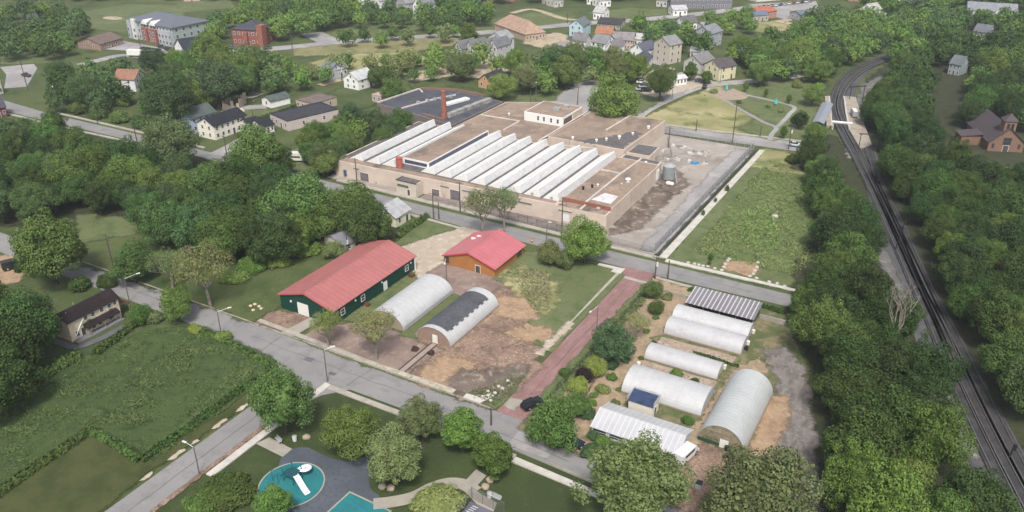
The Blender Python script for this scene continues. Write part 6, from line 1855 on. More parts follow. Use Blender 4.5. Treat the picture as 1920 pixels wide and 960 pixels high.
MB().box(0, -3.6, 0, sl, -.2, 2.6).build('wall', plain('dark_shelter', (.06, .065, .075), .7), SHL)
MB().ext([(-4.0, 2.7), (-1.9, 3.5), (.2, 2.7), (.2, 2.85), (-1.9, 3.65), (-4.0, 2.85)], 'x', -.5, sl + .5).build('roof', plain('grey_sheet', (.23, .25, .29), .5), SHL)
# gantries
for i, (l, r, h, m, lab) in enumerate([((1561, 243), (1592, 246), 3.0, FRAME, 'white footbridge beam across the double tracks'), ((1609, 282), (1645, 284), 6, BLACK, 'dark signal gantry over the right-hand track, nearer one'), ((1592, 190), (1617, 188), 6, BLACK, 'dark signal gantry over the right-hand track, farther one')]):
    a, c = G(*l), G(*r)
    t = thing('signal_gantry' if m is BLACK else 'crossing_beam', lab, 'gantry', (a[0], a[1], 0))
    dx, dy = c[0] - a[0], c[1] - a[1]
    MB().tube((0, 0, 0), (0, 0, h), .14).build('post', m, t)
    MB().tube((dx, dy, 0), (dx, dy, h), .14).build('post', m, t)
    MB().tube((-.1 * dx, -.1 * dy, h), (1.1 * dx, 1.1 * dy, h), .22 if m is BLACK else .5).build('beam', m, t)
t = thing('railway_van', 'white van with a grey body standing on the island platform', 'van', (*G(1600, 222), .9), 1.9)
MB().ext([(-1.0, .5), (1.0, .5), (1.0, 1.6), (.8, 2.4), (-.8, 2.4), (-1.0, 1.6)], 'x', -2.6, 2.6).build('body', METAL, t)
MB().box(-2.2, -.78, 2.41, 2.2, .78, 2.52).build('roof', FRAME, t)
for x in (-1.7, 1.7):
    for y in (-.95, .75):
        MB().tube((x, y, .36), (x, y + .2, .36), .36, n=12).build('wheel', BLACK, t)
# black masts along the line
for i, (bx, by, ty) in enumerate([(1678, 471, 425), (1641, 350, 338), (1690, 432, 424), (1889, 862, 834)]):
    h = max(3.0, min(9, top_h((bx, by), ty)))
    t = thing('signal_mast', ['tall dark mast between the lines, with a pale foot', 'short dark mast at the neck of the line', 'dark mast on the right shoulder of the line', 'dark mast beside the line at lower right'][i], 'mast', (*G(bx, by), 0))
    MB().tube((0, 0, 0), (.5, .3, h), .16, .12, 8).build('post', BLACK, t)
    MB().box(.2, .05, h - 1.2, .8, .55, h).build('signal_head', BLACK, t)
    MB().box(-.4, -.4, 0, .4, .4, .35).build('footing', concrete, t)
# ------------------------------------------------------------------ poles and lamps
POLE = plain('pole_wood', (.09, .075, .062), .9)
LAMPM = plain('pole_metal', (.12, .122, .125), .6)
HEAD = plain('lamp_head', (.6, .6, .6), .5)


def utility_pole(b_, topy, label, arms=1, rz=0.0, transformer=False):
    x, y = G(*b_)
    h = top_h(b_, topy)
    t = thing('utility_pole', label, 'utility pole', (x, y, 0), rz)
    MB().tube((0, 0, -.1), (0, 0, h), .2, .13, 8).build('pole', POLE, t)
    for k in range(arms):
        MB().box(-1.2, -.07, h - .5 - k * .9, 1.2, .07, h - .36 - k * .9).build('crossarm', POLE, t)
    if transformer:
        MB().tube((.32, 0, h - 2.6), (.32, 0, h - 1.5), .26, n=10).build('transformer', HEAD, t)
    return t


def street_lamp(b_, top, head, label):
    x, y = G(*b_)
    h = top_h(b_, top[1])
    t = thing('street_lamp', label, 'street lamp', (x, y, 0))
    MB().tube((0, 0, -.1), (0, 0, h), .14, .09, 8).build('pole', LAMPM, t)
    # the arm reaches over the street, rising a little
    hx, hy = G(head[0], head[1], h + .4)
    dx, dy = hx - x, hy - y
    L = math.hypot(dx, dy)
    if L > 3.2:
        dx, dy = dx * 3.2 / L, dy * 3.2 / L
    MB().tube((0, 0, h - .1), (dx, dy, h + .35), .055, .045, 6).build('arm', HEAD, t)
    L = max(.1, math.hypot(dx, dy))
    ux, uy = dx / L, dy / L
    b = MB().prism(offset_line([(dx - ux * .1, dy - uy * .1), (dx + ux * .75, dy + uy * .75)], .17, -.17), h + .28, h + .42)
    b.build('lamp_head', HEAD, t)


street_lamp((614, 715), (609, 656), (621, 650), 'street lamp on the park side of the street near the corner tree')
street_lamp((415, 627), (411, 584), (427, 577), 'street lamp on the field side in front of the barn')
street_lamp((243, 567), (239, 522), (256, 513), 'street lamp beside the abandoned house')
street_lamp((374, 889), (364, 838), (348, 829), 'street lamp on the side street by the white pavement')
street_lamp((1260, 187), (1258, 166), (1251, 161), 'street lamp on the loop road bend')
street_lamp((1482, 141), (1482, 124), (1477, 121), 'street lamp on the loop road by the dark grove')
street_lamp((1350, 156), (1350, 130), (1346, 128), 'street lamp in front of the yellow house')
street_lamp((285, 227), (284, 200), (290, 205), 'pale street lamp along the far left street')
street_lamp((112, 214), (104, 160), (98, 190), 'tall pale street lamp beside the dark pointed tree')
street_lamp((1118, 632), (1117, 574), (1101, 590), 'lamp on a wooden pole over the red brick street')
street_lamp((838, 541), (838, 484), (833, 500), 'floodlight pole between the hall and the hoop houses')
street_lamp((1005, 192), (1005, 152), (1005, 158), 'tall pale lamp behind the factory on the grass plot')
street_lamp((1025, 449), (1026, 418), (1029, 416), 'small lamp on the pavement before the factory')
for b_, ty, lab, arms, tr in [((1053, 449), 375, 'tall pole in front of the factory near the round tree', 2, False), ((813, 410), 361, 'pole on the pavement opposite the gate lodge', 1, False), ((823, 411), 380, 'shorter pole beside the gate lodge pole', 0, False),
                          ((863, 398), 341, 'pole against the factory wall by the roller door', 1, False), ((1228, 523), 481, 'pole at the corner where brick street meets the cross street', 1, True), ((1252, 522), 488, 'bare pole just right of the corner pole', 0, False),
                          ((214, 508), 440, 'leaning pole on the left lawn by the street', 2, False), ((921, 797), 764, 'pole at the corner of the brick street behind the dark tree', 1, False), ((428, 308), 254, 'pole at the bend of the cross street below the white house', 1, False),
                          ((258, 271), 225, 'pole on the near side of the far left street', 1, False), ((52, 168), 112, 'pole beside the left car park', 1, False), ((1373, 268), 195, 'tall pole on the back street opposite the lot', 1, False),
                          ((1478, 280), 236, 'pole by the white car on the back street', 1, True), ((1253, 278), 238, 'pole at the factory corner of the dusty lot', 1, False), ((1083, 197), 163, 'dark pole in the car park behind the factory', 0, False),
                          ((995, 194), 170, 'thin pole on the grass plot behind the factory', 0, False), ((1163, 222), 207, 'short pole behind the flat roof under the bright tree', 0, False), ((1305, 246), 224, 'short thin pole on the park edge', 0, False),
                          ((1425, 256), 237, 'short thin pole by the park gate path', 0, False), ((267, 107), 66, 'pole in the apartment car park', 1, False), ((417, 82), 45, 'pole left of the red brick building', 1, False), ((436, 83), 48, 'second pole left of the red brick building', 1, False),
                          ((430, 120), 85, 'dark pole below the avenue', 0, False), ((778, 158), 119, 'pale pole on the rough grass behind the works', 0, False), ((641, 152), 123, 'dark pole right of the scattered trees', 0, True), ((548, 92), 60, 'pale pole on the avenue', 1, False),
                          ((1064, 44), 18, 'pale pole on the avenue near the blue house', 1, False), ((207, 215), 184, 'thin pale pole in the far left hedge', 0, False), ((183, 232), 215, 'short pale pole on the far left verge', 0, False), ((477, 236), 207, 'thin pole on the grass right of the white house', 0, False),
                          ((1321, 180), 178, 'stub post in the park', 0, False), ((50, 412), 385, 'pole in the trees at far left with a white drum', 1, True), ((652, 472), 440, 'dark pole behind the green barn', 0, True), ((690, 398), 376, 'thin pole on the cross street verge', 0, False), ((670, 348), 296, 'pole in front of the left factory door', 1, False), ((1549, 182), 158, 'thin pale mast at the platform end', 0, False)]:
    utility_pole(b_, ty, lab, arms, random.Random(b_[0]).uniform(-.3, .3), tr)

# ------------------------------------------------------------------ vehicles
TYRE = plain('tyre', (.015, .015, .016), .8)
RIM = plain('rim', (.3, .3, .31), .4)
CG = mat('car_glass', (.02, .024, .03), .1, spec=.6)
CARM = {}


def paint(c):
    n = 'paint_%d_%d_%d' % tuple(int(x * 255) for x in c)
    return mat(n, c, .3, spec=.5)


def car(px, py, heading, c, label, kind='suv', group=None, z=0.0, name=None, xy=None):
    """heading in degrees, counter-clockwise from world +x"""
    x, y = xy or G(px, py)
    t = thing(name or 'parked_car', label, {'van': 'van', 'truck': 'truck', 'rv': 'motorhome'}.get(kind, 'car'), (x, y, z + .3), R(heading), group)
    if kind not in CARM:
        if kind in ('suv', 'sedan'):
            hi = 1.0 if kind == 'suv' else .93
            top = 1.62 if kind == 'suv' else 1.42
            body = [(-2.3, .35), (2.3, .35), (2.32, .75), (2.15, hi - .05), (1.05, hi), (-2.2, hi + .02), (-2.32, .7)]
            if kind == 'suv':
                cab = [(-2.18, hi + .023), (1.0, hi + .003), (.25, top), (-1.85, top)]
            else:
                cab = [(-1.85, hi + .023), (1.0, hi + .003), (.2, top), (-1.1, top)]
            wb, L2 = 1.4, None
        elif kind == 'van':
            body = [(-2.9, .4), (2.7, .4), (2.8, .9), (2.3, 1.2), (1.6, 2.2), (-2.9, 2.3)]
            cab = None
            wb = 1.8
        elif kind == 'rv':
            body = [(-3.6, .5), (3.4, .5), (3.5, 1.2), (2.6, 1.5), (2.9, 2.3), (2.5, 3.0), (-3.6, 3.0)]
            cab = None
            wb = 2.2
        else:
            body = [(-4.0, .9), (1.9, .9), (1.9, 3.4), (-4.0, 3.4)]
            cab = None
            wb = 2.6
        W = {'suv': .92, 'sedan': .88, 'van': 1.0, 'rv': 1.15, 'truck': 1.2}[kind]
        ms = {'body': MB().ext(body, 'y', -W, W).mesh('body', None)}
        if cab:
            n = len(cab)
            vs = [(a, -W * .93 if z_ < 1.2 else -W * .74, z_) for a, z_ in cab] + [(a, W * .93 if z_ < 1.2 else W * .74, z_) for a, z_ in cab]
            fs = [tuple(range(n)), tuple(range(n, 2 * n))[::-1]] + [(i, (i + 1) % n, n + (i + 1) % n, n + i) for i in range(n)]
            ms['window_band'] = MB().add(vs, fs).mesh('window_band', CG)
            a0, a1 = cab[3][0], cab[2][0]
            ms['roof'] = MB().box(a0 + .02, -W * .73, top + .003, a1 - .02, W * .73, top + .05).mesh('roof', None)
            rails = MB().box(a0 + .1, -W * .66, top + .054, a1 - .1, -W * .6, top + .11).box(a0 + .1, W * .6, top + .054, a1 - .1, W * .66, top + .11)
            ms['roof_rail'] = rails.mesh('roof_rail', BLACK)
        elif kind == 'truck':
            ms['cab'] = MB().ext([(1.95, .6), (3.9, .6), (3.95, 1.5), (3.5, 2.5), (1.95, 2.6)], 'y', -1.1, 1.1).mesh('cab', None)
            ms['windscreen'] = MB().slab([(3.98, -.95, 1.55), (3.56, -.95, 2.4), (3.56, .95, 2.4), (3.98, .95, 1.55)], .03).mesh('windscreen', CG)
        else:
            xw = {'van': (2.36, 1.66, 1.25, 2.15), 'rv': (2.75, 2.93, 1.6, 2.25)}[kind]
            ms['windscreen'] = MB().slab([(xw[0] + .02, -.85, xw[2]), (xw[1] + .02, -.85, xw[3]), (xw[1] + .02, .85, xw[3]), (xw[0] + .02, .85, xw[2])], .03).mesh('windscreen', CG)
            ms['window_band'] = MB().box(-2.0, -W - .02, 1.45, 1.0, -W - .003, 2.0).box(-2.0, W + .003, 1.45, 1.0, W + .02, 2.0).mesh('window_band', CG)
        rw = .36 if W < 1 else .45
        ms['wheel'] = MB().tube((0, -.12, 0), (0, .12, 0), rw, n=14).mesh('wheel', TYRE)
        ms['rim'] = MB().tube((0, -.14, 0), (0, .14, 0), rw * .55, n=10).mesh('rim', RIM)
        ms['headlight'] = MB().box(-.03, -.18, -.08, .03, .18, .08).mesh('headlight', HEAD)
        CARM[kind] = (ms, W, wb, rw, max(p[0] for p in body))
    ms, W, wb, rw, xf = CARM[kind]
    pm = paint(c)
    for k, me in ms.items():
        if k in ('wheel', 'rim', 'headlight'):
            continue
        o = inst(k, me, t)
        if k in ('body', 'roof', 'cab'):
            if not me.materials:
                me.materials.append(pm)
            o.material_slots[0].link = 'OBJECT'
            o.material_slots[0].material = pm
    for sx in (-wb, wb):
        for sy in (-W + .06, W - .06):
            wo = inst('wheel', ms['wheel'], t, (sx, sy, rw))
            inst('rim', ms['rim'], wo)
    for sy in (-W * .65, W * .65):
        inst('headlight', ms['headlight'], t, (xf + .0, sy, .7))
    return t


car(998, 763, 68, (.012, .013, .016), 'black estate car parked on the red brick street', 'suv')
car(1073, 833, -8, (.012, .016, .03), 'dark blue-black car half hidden under the wide garden tree', 'suv', z=-.2)
car(560, 303, 25, (.62, .6, .55), 'white motorhome standing on the grass by the cross street', 'rv')
car(1490, 275, 4, (.5, .55, .6), 'pale blue-grey car on the back street by the pole', 'sedan')
car(640, 325, 10, (.6, .58, .57), 'white box truck at the left end of the factory', 'truck')
car(661, 329, 60, (.04, .075, .16), 'blue pickup parked beside the white box truck', 'van')
for i, (px, py, hd, c, l, k) in enumerate([(1203, 157, 30, WHT, 'white car parked on the sandy yard drive, uppermost', 'sedan'), (1208, 165, 35, (.4, .4, .42), 'silver car parked below the white one on the yard drive', 'sedan'), (1202, 170, 40, (.5, .5, .5), 'pale car at the grass edge of the yard drive', 'sedan'), (1211, 172, 30, (.02, .02, .024), 'black car at the grass edge of the yard drive', 'suv'),
                                      (1291, 145, 60, (.4, .42, .44), 'silver car parked near the loop road junction', 'sedan'), (1313, 154, 20, (.05, .055, .06), 'dark car in the drive by the yellow house, first', 'sedan'), (1322, 156, 20, (.06, .075, .08), 'dark car in the drive by the yellow house, second', 'sedan'), (1321, 165, 100, (.03, .03, .035), 'black car on the loop road beside the park path', 'sedan'),
                                      (50, 144, 5, (.03, .032, .036), 'dark car in the left car park', 'sedan'), (423, 93, 30, (.03, .03, .035), 'dark car before the brick building, left', 'sedan'), (435, 92, 30, (.1, .11, .12), 'grey car before the brick building, right', 'sedan'), (480, 95, 15, (.08, .08, .085), 'grey car driving on the avenue, left', 'sedan'), (502, 92, 15, (.07, .08, .09), 'grey car driving on the avenue, right', 'sedan'), (318, 95, 80, (.04, .04, .05), 'dark car near the white church hall', 'sedan'), (325, 97, 80, (.05, .06, .08), 'navy car beside the white church hall', 'sedan'), (304, 91, 10, (.05, .05, .055), 'dark car in front of the apartment block', 'suv'),
                                      (755, 34, 20, (.5, .52, .55), 'pale car in the lane of the far lawn', 'sedan'), (1286, 860, 78, (.62, .62, .62), 'white cab truck by the glasshouse end', 'van'), (26, 690, 30, (.012, .016, .028), 'dark blue car at the left edge by the drive', 'sedan'), (29, 503, 70, (.02, .02, .022), 'black machine with a pale roof on the orange dirt lot', 'van')]):
    car(px, py, hd, c, l, k)
for i in range(5):
    car(270 + 5.8 * i, 94 + .9 * i, 100, [(.02, .02, .022), (.04, .04, .045), (.015, .015, .016), (.05, .05, .055), (.025, .025, .03)][i], 'dark car in the short row before the apartment block', 'sedan', 'row of dark cars before the apartment block')
for i in range(13):
    px, py = 1424 + 8 * i, 15.5 - .95 * i
    car(px, py, 95, [(.5, .5, .5), (.03, .03, .035), (.55, .55, .54), (.2, .21, .24), (.6, .6, .6), (.06, .09, .16), (.4, .4, .4), (.55, .55, .55), (.25, .04, .04)][i % 9], 'small parked car in the long row of the far car park', 'sedan', 'row of cars in the far car park')
t = thing('trailer', 'long white trailer on the car park below the apartment block', 'trailer', (*G(239, 107), 0), math.atan2(G(267, 108)[1] - G(239, 107)[1], G(267, 108)[0] - G(239, 107)[0]))
MB().box(0, 0, .9, 13, 2.6, 3.4).build('box', FRAME, t)
for x in (1.5, 10, 11.3):
    MB().tube((x, .1, .5), (x, 2.5, .5), .5, n=12).build('wheel', TYRE, t)

# ------------------------------------------------------------------ chain-link fences
LINK = mat('chain_link', (.36, .37, .385), .5, alpha=.42, metal=.3)
LINKD = mat('chain_link_thin', (.2, .19, .19), .5, alpha=.16, metal=.3)


def fence(pts, h, label, m=LINK, px=False, step=3.0, post=METAL, name='chain_link_fence'):
    pts = [G(*p) for p in pts] if px else pts
    t = thing(name, label, 'fence', (pts[0][0], pts[0][1], 0))
    f, p = MB(), MB()
    for a, b_ in zip(pts[:-1], pts[1:]):
        ax, ay, bx, by = a[0] - pts[0][0], a[1] - pts[0][1], b_[0] - pts[0][0], b_[1] - pts[0][1]
        f.prism(offset_line([(ax, ay), (bx, by)], .015, -.015), .02, h)
        L = math.hypot(bx - ax, by - ay)
        k = max(1, int(L / step))
        for i in range(k + 1):
            x, y = ax + (bx - ax) * i / k, ay + (by - ay) * i / k
            p.tube((x, y, 0), (x, y, h + .1), .05, n=5)
        p.tube((ax, ay, h), (bx, by, h), .035, n=5)
    f.build('mesh_panel', m, t)
    p.build('frame', post, t)
    return t


fence([(-66.0, 191.4), (-65.2, 283.2)], 2.8, 'long grey chain-link fence between the dusty lot and the white pavement')
fence([(-98, 284.4), (-65.2, 284.0)], 2.2, 'chain-link fence along the back street side of the dusty lot', LINKD)
fence([(-82.2, 190.6), (-66.2, 190.8)], 2.2, 'chain-link gate fence at the street end of the dusty lot', LINKD)
fence([(-119, 190.9), (-91, 190.1), (-82.6, 190.2)], 2.4, 'dark chain-link fence before the factory forecourt', LINKD, post=BLACK)
fence([(-60.6, 118), (-60.2, 134), (-60.0, 152), (-60.2, 170)], 1.5, 'thin garden fence along the brick street', LINKD, post=BLACK)
fence([(858, 975), (885, 936), (945, 965)], 2.6, 'tall fence round the play court', LINKD, px=True, post=plain('green_post', (.12, .16, .13)), step=2)
fence([(1130, 690), (1105, 735), (1080, 770)], 1.1, 'black low fence by the purple bush', LINKD, px=True, post=BLACK)
fence([(-97.5, 240.5), (-87, 262), (-95, 279)], 2.0, 'fence between the annex and the scrap heaps', LINKD)
# the dark kerb wall beside the long pavement
t = thing('kerb_wall', 'dark low kerb beside the long white pavement', 'wall', (-65.0, 190, 0))
MB().prism([(0, 0), (.5, 0), (1.1, 93), (.6, 93)], 0, .5).build('panel', plain('dark_stone', (.05, .05, .05), .9), t)

# ------------------------------------------------------------------ lot scrap, tank, bits
tk = thing('storage_tank', 'galvanised round tank with a domed top behind the factory corner', 'tank', (-80.9, 242.2, 0))
MB().tube((0, 0, .6), (0, 0, 4.9), 2.0, 2.0, 20).build('drum', plain('tank_metal', (.33, .36, .36), .4, metal=.4), tk)
MB().tube((0, 0, 4.903), (0, 0, 5.7), 2.05, .5, 20).build('cap', METAL, tk)
b = MB()
for i in range(6):
    a = i * 1.047
    b.box(1.8 * math.cos(a) - .1, 1.8 * math.sin(a) - .1, 0, 1.8 * math.cos(a) + .1, 1.8 * math.sin(a) + .1, .597)
b.build('leg', METAL, tk)
MB().tube((2.0, -.5, 4), (3.4, -1.4, 0), .15).build('pipe', METAL, tk)
t = thing('gas_bottle', 'white horizontal gas tank at the foot of the round tank', 'tank', (-78.8, 237.6, 0))
MB().tube((-.9, 0, .9), (.9, 0, .9), .62, n=14).tube((-1.25, 0, .9), (-.903, 0, .9), .3, .6, 14).tube((.903, 0, .9), (1.25, 0, .9), .6, .3, 14).build('drum', FRAME, t)
MB().box(-.7, -.4, 0, -.5, .4, .35).box(.5, -.4, 0, .7, .4, .35).build('foot', METAL, t)


def scrap(px, py, size, c, label, seed, grp='heaps of scrap on the dusty lot'):
    rr = random.Random(seed)
    x, y = G(px, py)
    b = MB()
    for i in range(7):
        a = rr.uniform(0, 6.28)
        d = rr.uniform(0, size * .6)
        cx_, cy_ = d * math.cos(a), d * math.sin(a)
        s = rr.uniform(.3, .75) * size
        q = rr.uniform(0, 3.14)
        pl = [(cx_ + s * math.cos(q + k * 1.571) * (1 if k % 2 else .6), cy_ + s * math.sin(q + k * 1.571) * (1 if k % 2 else .6)) for k in range(4)]
        z0 = rr.uniform(0, .3)
        b.prism(pl, z0, z0 + rr.uniform(.3, .9))
    m = [plain('scrap_%d' % k, cc, .6, .35) for k, cc in enumerate([(.58, .57, .56), (.36, .35, .34), (.48, .45, .4)])]
    o = b.build('scrap_heap', plain('scrap_blue', (.07, .25, .5), .6) if c == 'b' else m[seed % 3])
    o.location = (x, y, .02)
    return tag(o, label, 'scrap heap', grp)


for i, (px, py, s) in enumerate([(1262, 277, 1.3), (1273, 276, 1.5), (1276, 281, 1.0), (1284, 279, 1.1), (1285, 286, 1.2), (1293, 283, 1.3), (1294, 290, 1.2), (1303, 285, 1.2), (1308, 288, 1.0), (1313, 291, 1.1), (1318, 286, 1.0), (1325, 289, 1.3), (1243, 286, 1.1), (1329, 295, .8), (1322, 294, .8)]):
    scrap(px, py, s, 'w', 'pale heap of scrap in the upper straggle on the dusty lot', i)
for i, (px, py, s) in enumerate([(1246, 300, .9), (1251, 301, .8), (1258, 302, .9), (1264, 303, .8), (1271, 302, 1.0)]):
    scrap(px, py, s, 'w', 'pale heap in the short straight line left of the blue tarpaulin', i + 20, 'heaps in a line by the tank')
for i, (px, py, s) in enumerate([(1293, 306, .9), (1318, 307, 1.1), (1316, 311, .8), (1323, 311, 1.0), (1325, 305, .8)]):
    scrap(px, py, s, 'w', 'pale heap beside the blue tarpaulin on the dusty lot', i + 30, 'heaps beside the blue tarpaulin')
o = scrap(1303, 308, 1.7, 'b', 'bright blue tarpaulin heap on the dusty lot', 41, None)
for i, (px, py, s) in enumerate([(707, 344, .9), (714, 343, .9), (722, 345, 1.0), (700, 347, .8), (735, 349, .8), (738, 343, .7)]):
    scrap(px, py, s, 'w', 'pale junk in the yard left of the gate lodge', i + 50, 'junk left of the gate lodge')
# boulders, stones
STONE = plain('pale_stone', (.42, .4, .36), .9, .2)
BOUL = plain('tan_boulder', (.32, .26, .2), .9, .2)


def boulder(px, py, r, m, label, group, seed):
    x, y = G(px, py)
    o = MB().blob((0, 0, r * .35), r, seed, 2, .7, .12).build('boulder', m, smooth=False)
    o.location = (x, y, .05)
    return tag(o, label, 'boulder', group)


for i, (px, py, l) in enumerate([(717, 914, 'tan boulder left of a pair under the grey-green tree'), (733, 917, 'tan boulder right of a pair under the grey-green tree'), (910, 915, 'boulder beside the path junction, nearer the path'), (919, 902, 'boulder beside the path junction, nearer the tree'), (575, 822, 'boulder under the trees above the playground')]):
    boulder(px, py, .75, BOUL, l, None, i)
row = [(1290, 494), (1302, 496), (1310, 498), (1318, 500), (1327, 501), (1340, 505), (1353, 508), (1357, 502), (1360, 497), (1364, 490), (1367, 487), (1421, 494), (1419, 502), (1415, 509), (1412, 515), (1406, 519), (1418, 523), (1442, 530), (1457, 533), (1471, 538)]
for i, (px, py) in enumerate(row):
    boulder(px, py, .5, STONE, 'white stone in the row along the near edge of the meadow', 'white stones edging the meadow', i + 10)
boulder(1453, 408, .9, STONE, 'pale boulder alone in the middle of the meadow', None, 60)
for i, (px, py) in enumerate([(905, 745), (920, 752), (935, 726), (952, 715), (928, 738), (915, 735), (942, 730)]):
    boulder(px, py, .4, STONE, 'pale stone slab in the weeds at the brick street corner', 'pale stones at the brick street corner', i + 70)
for i, (px, py) in enumerate([(470, 575), (478, 572), (486, 576), (475, 583), (490, 580)]):
    boulder(px, py, .45, plain('sandy_rubble', (.45, .37, .27), .9), 'sandy rubble lump on the grass left of the barn front', 'rubble left of the barn', i + 80)
# dark dug pots near the hoop house door
for i, (px, py, l) in enumerate([(778, 657, 'dark brown stump left of the board walk'), (808, 664, 'dark brown stump right of the board walk')]):
    x, y = G(px, py)
    o = MB().blob((0, 0, .35), .75, i + 5, 2, .8, .35).build('stump', plain('dark_brown', (.05, .028, .022), .9))
    o.location = (x, y, 0)
    tag(o, l, 'stump')
t = thing('boardwalk', 'narrow board walk from the shaded hoop house to the pavement', 'boardwalk', (-92.2, 114.6, 0))
MB().box(0, 0, .0, .25, 11.8, .22).box(1.5, 0, 0, 1.75, 11.8, .22).build('edge_board', plain('dark_board', (.07, .05, .042), .9), t)
b = MB()
for k in range(19):
    b.box(.26, .05 + k * .62, .0, 1.49, .6 + k * .62, .1)
b.build('plank', plain('grey_plank', (.3, .25, .215), .9), t)
# garden bits
for i, (px, py, c, l) in enumerate([(1197, 687, (.65, .62, .58), 'white barrel at the end of the narrow greenhouse'), (1399, 657, (.02, .02, .022), 'black barrel at the end of the twin greenhouse'), (1402, 647, (.65, .65, .62), 'white drum beside the black barrel'), (1358, 692, (.6, .58, .5), 'pale drum at the right end of the narrow greenhouse'), (1117, 826, (.02, .02, .022), 'black barrel under the glasshouse corner'), (1362, 845, (.02, .02, .02), 'black barrel before the large greenhouse door'), (1412, 626, (.6, .58, .55), 'white drum at the end of the back bay')]):
    x, y = G(px, py)
    t = thing('barrel', l, 'barrel', (x, y, 0))
    m = plain('barrel_%d' % int(c[0] * 100), c, .5)
    MB().tube((0, 0, 0), (0, 0, 1.0), .36, .4, 14).build('drum', m, t)
    MB().tube((0, 0, 1.003), (0, 0, 1.06), .42, .38, 14).build('lid', m, t)
for i, (px, py, l) in enumerate([(1310, 915, 'grey bins at the bottom of the garden drive')]):
    x, y = G(px, py)
    t = thing('trash_bin', l, 'bin', (x, y, 0))
    MB().box(-.5, -.5, .1, .5, .5, 1.2).build('body', METAL, t)
    MB().box(-.55, -.55, 1.203, .55, .55, 1.3).build('lid', BLACK, t)
for i, (px, py, l) in enumerate([(918, 932, 'round grey litter bin beside the path end'), (553, 826, 'grey litter bin by the playground path')]):
    x, y = G(px, py)
    t = thing('litter_bin', l, 'bin', (x, y, 0))
    MB().tube((0, 0, 0), (0, 0, 1.0), .38, .45, 14).build('body', HEAD, t)
    MB().tube((0, 0, 1.003), (0, 0, 1.1), .46, .3, 14).build('lid', METAL, t)
for px, py, l, rz in [(930, 936, 'grey park bench at the path end', -.1), (522, 828, 'grey park bench by the playground path', -.3)]:
    x, y = G(px, py)
    t = thing('park_bench', l, 'bench', (x, y, 0), rz)
    MB().box(-.95, -.25, .42, .95, .22, .48).build('seat', METAL, t)
    MB().slab([(-.95, .24, .52), (.95, .24, .52), (.95, .36, .95), (-.95, .36, .95)], .05).build('backrest', METAL, t)
    for sx in (-.8, .8):
        MB().box(sx - .05, -.22, 0, sx + .05, .25, .417).build('leg', BLACK, t)

# ------------------------------------------------------------------ play structure
PT = plain('teal_post', (.015, .12, .15), .5)
PW = plain('white_plastic', (.75, .75, .76), .35, .05)
PD = plain('dark_deck', (.015, .07, .09), .6)
PS = thing('play_structure', 'climbing frame with two white slides on the round teal surface', 'play structure', (*G(550, 899), .06), 0)
dk = MB().box(-1.1, -1.1, 1.45, 1.1, 1.1, 1.55).build('deck', PD, PS)
for x in (-1.1, 1.1):
    for y in (-1.1, 1.1):
        MB().tube((x, y, 0), (x, y, 2.9), .07, n=8).build('post', PT, PS)
MB().box(-1.1, 1.06, 1.9, 1.1, 1.1, 1.95).box(-1.1, 1.06, 2.3, 1.1, 1.1, 2.35).box(-1.1, -1.1, 2.3, -1.06, 1.1, 2.35).box(-1.1, -1.1, 1.9, -1.06, 1.1, 1.95).build('railing', PT, PS)
# straight slide towards the viewer
d = Vector((G(566, 924)[0] - G(549, 915)[0], G(566, 924)[1] - G(549, 915)[1], 0))
e1 = Vector((1.3, -1.3, 0))
prof = [(0, 1.56), (.6, 1.5), (1.7, 1.0), (2.8, .5), (3.5, .3), (4.0, .29)]
u = Vector((.94, -.34, 0)).normalized()
n_ = Vector((-u.y, u.x, 0))
b = MB()
st = Vector((1.1, -.4, 0))
for (a0, z0), (a1, z1) in zip(prof[:-1], prof[1:]):
    p, q = st + u * a0, st + u * a1
    b.slab([(*(p + n_ * .42)[:2], z0), (*(p - n_ * .42)[:2], z0), (*(q - n_ * .42)[:2], z1), (*(q + n_ * .42)[:2], z1)], .06)
    for s in (-1, 1):
        b.slab([(*(p + n_ * .42 * s)[:2], z0 + .22), (*(p + n_ * .5 * s)[:2], z0 + .22), (*(q + n_ * .5 * s)[:2], z1 + .22), (*(q + n_ * .42 * s)[:2], z1 + .22)], .25)
b.build('straight_slide', PW, PS)
b = MB()
for i in range(14):
    a0, a1 = i * .33, (i + 1) * .33 + .01
    z0, z1 = 1.9 - i * .1, 1.9 - (i + 1) * .1
    c0 = Vector((.7, 1.9, 0))
    pts_ = []
    for a, z in ((a0, z0), (a1, z1)):
        for r_ in (.55, 1.45):
            pts_.append((c0.x + r_ * math.cos(a - 1.2), c0.y + r_ * math.sin(a - 1.2), z))
    b.slab([pts_[0], pts_[1], pts_[3], pts_[2]], .12)
b.build('spiral_slide', PW, PS)
b = MB()
for k in range(6):
    b.tube((-2.4 + k * .2, -.4, .2 + k * .24), (-2.4 + k * .2, .4, .2 + k * .24), .035)
b.tube((-2.6, -.42, 0), (-1.1, -.42, 1.7), .05).tube((-2.6, .42, 0), (-1.1, .42, 1.7), .05)
b.build('ladder', PT, PS)
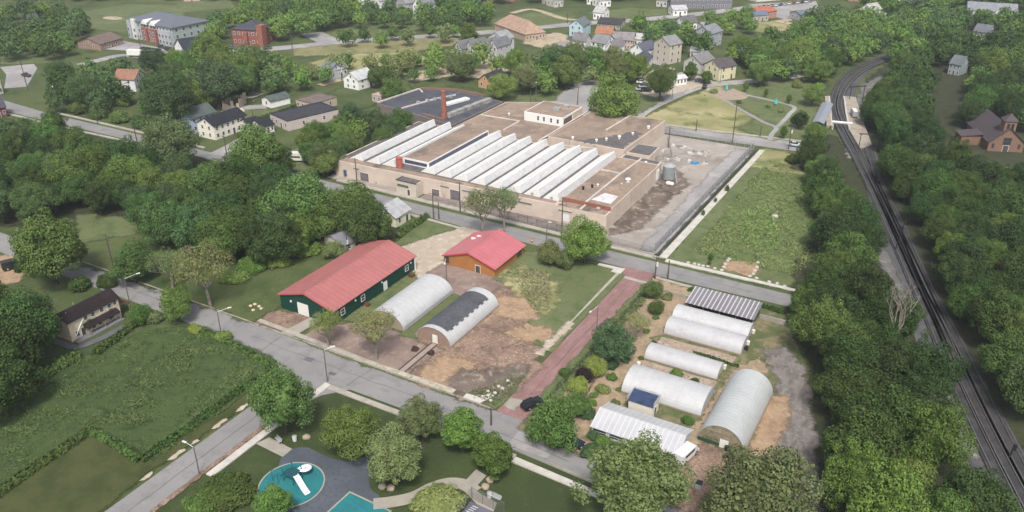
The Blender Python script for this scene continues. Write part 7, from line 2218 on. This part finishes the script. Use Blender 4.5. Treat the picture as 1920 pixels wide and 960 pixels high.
b = MB().tube((-1.1, -1.1, 2.6), (-2.8, -2.0, 2.3), .05).tube((-2.8, -2.0, 0), (-2.8, -2.0, 2.3), .06).tube((-1.6, -1.9, 0), (-1.6, -1.9, 2.0), .06).tube((-1.6, -1.9, 2.0), (-.6, -1.6, 2.0), .05)
b.build('climber', PT, PS)
# teal signs in the park, banner flag
for px, py, l in [(1362, 170, 'bright turquoise climber at the play pad in the park'), (1454, 197, 'pale turquoise spring toy by the park path')]:
    x, y = G(px, py)
    t = thing('play_post', l, 'play equipment', (x, y, 0))
    MB().tube((0, 0, 0), (0, 0, 2.0), .12, n=8).build('post', METAL, t)
    MB().tube((0, 0, .6), (0, 0, 2.6), .7, .2, 10).build('cone', plain('turquoise', (.05, .42, .44), .5), t)
# orange cone and red planters by the barn
for px, py, l in [(997, 454, 'orange traffic barrel on the pavement before the factory')]:
    x, y = G(px, py)
    t = thing('traffic_barrel', l, 'traffic barrel', (x, y, .2))
    MB().tube((0, 0, 0), (0, 0, 1.0), .35, .28, 12).build('drum', plain('orange', (.55, .13, .05), .5), t)
    MB().tube((0, 0, .4), (0, 0, .6), .325, .31, 12).build('band', FRAME, t)
for px, py, l in [(772, 519, 'dark red planter at the far end of the barn wall'), (688, 574, 'dark red planter at the near end of the barn wall')]:
    x, y = G(px, py)
    t = thing('planter', l, 'planter', (x, y, 0))
    MB().box(-.6, -.6, 0, .6, .6, .6).build('tub', plain('dark_red', (.13, .03, .025), .7), t)
    MB().blob((0, 0, .75), .5, 3, 2, .6, .3).build('plant', plain('red_leaves', (.1, .045, .03), .9), t)

# ------------------------------------------------------------------ air
hz = MB().box(-1500, -300, -1.0, 700, 2300, 104.0)
hm = bpy.data.materials.new('haze_air')
hm.use_nodes = True
hn = hm.node_tree.nodes
hn.remove(hn['Principled BSDF'])
pv = hn.new('ShaderNodeVolumePrincipled')
pv.inputs['Color'].default_value = (.86, .92, 1.0, 1)
pv.inputs['Density'].default_value = HAZE
pv.inputs['Anisotropy'].default_value = 0.2
hm.node_tree.links.new(pv.outputs[0], hn['Material Output'].inputs['Volume'])
if HAZE > 0:
    ho = hz.build('haze', hm)
    stuff(ho, 'thin blue-white summer haze over the whole district', 'haze')
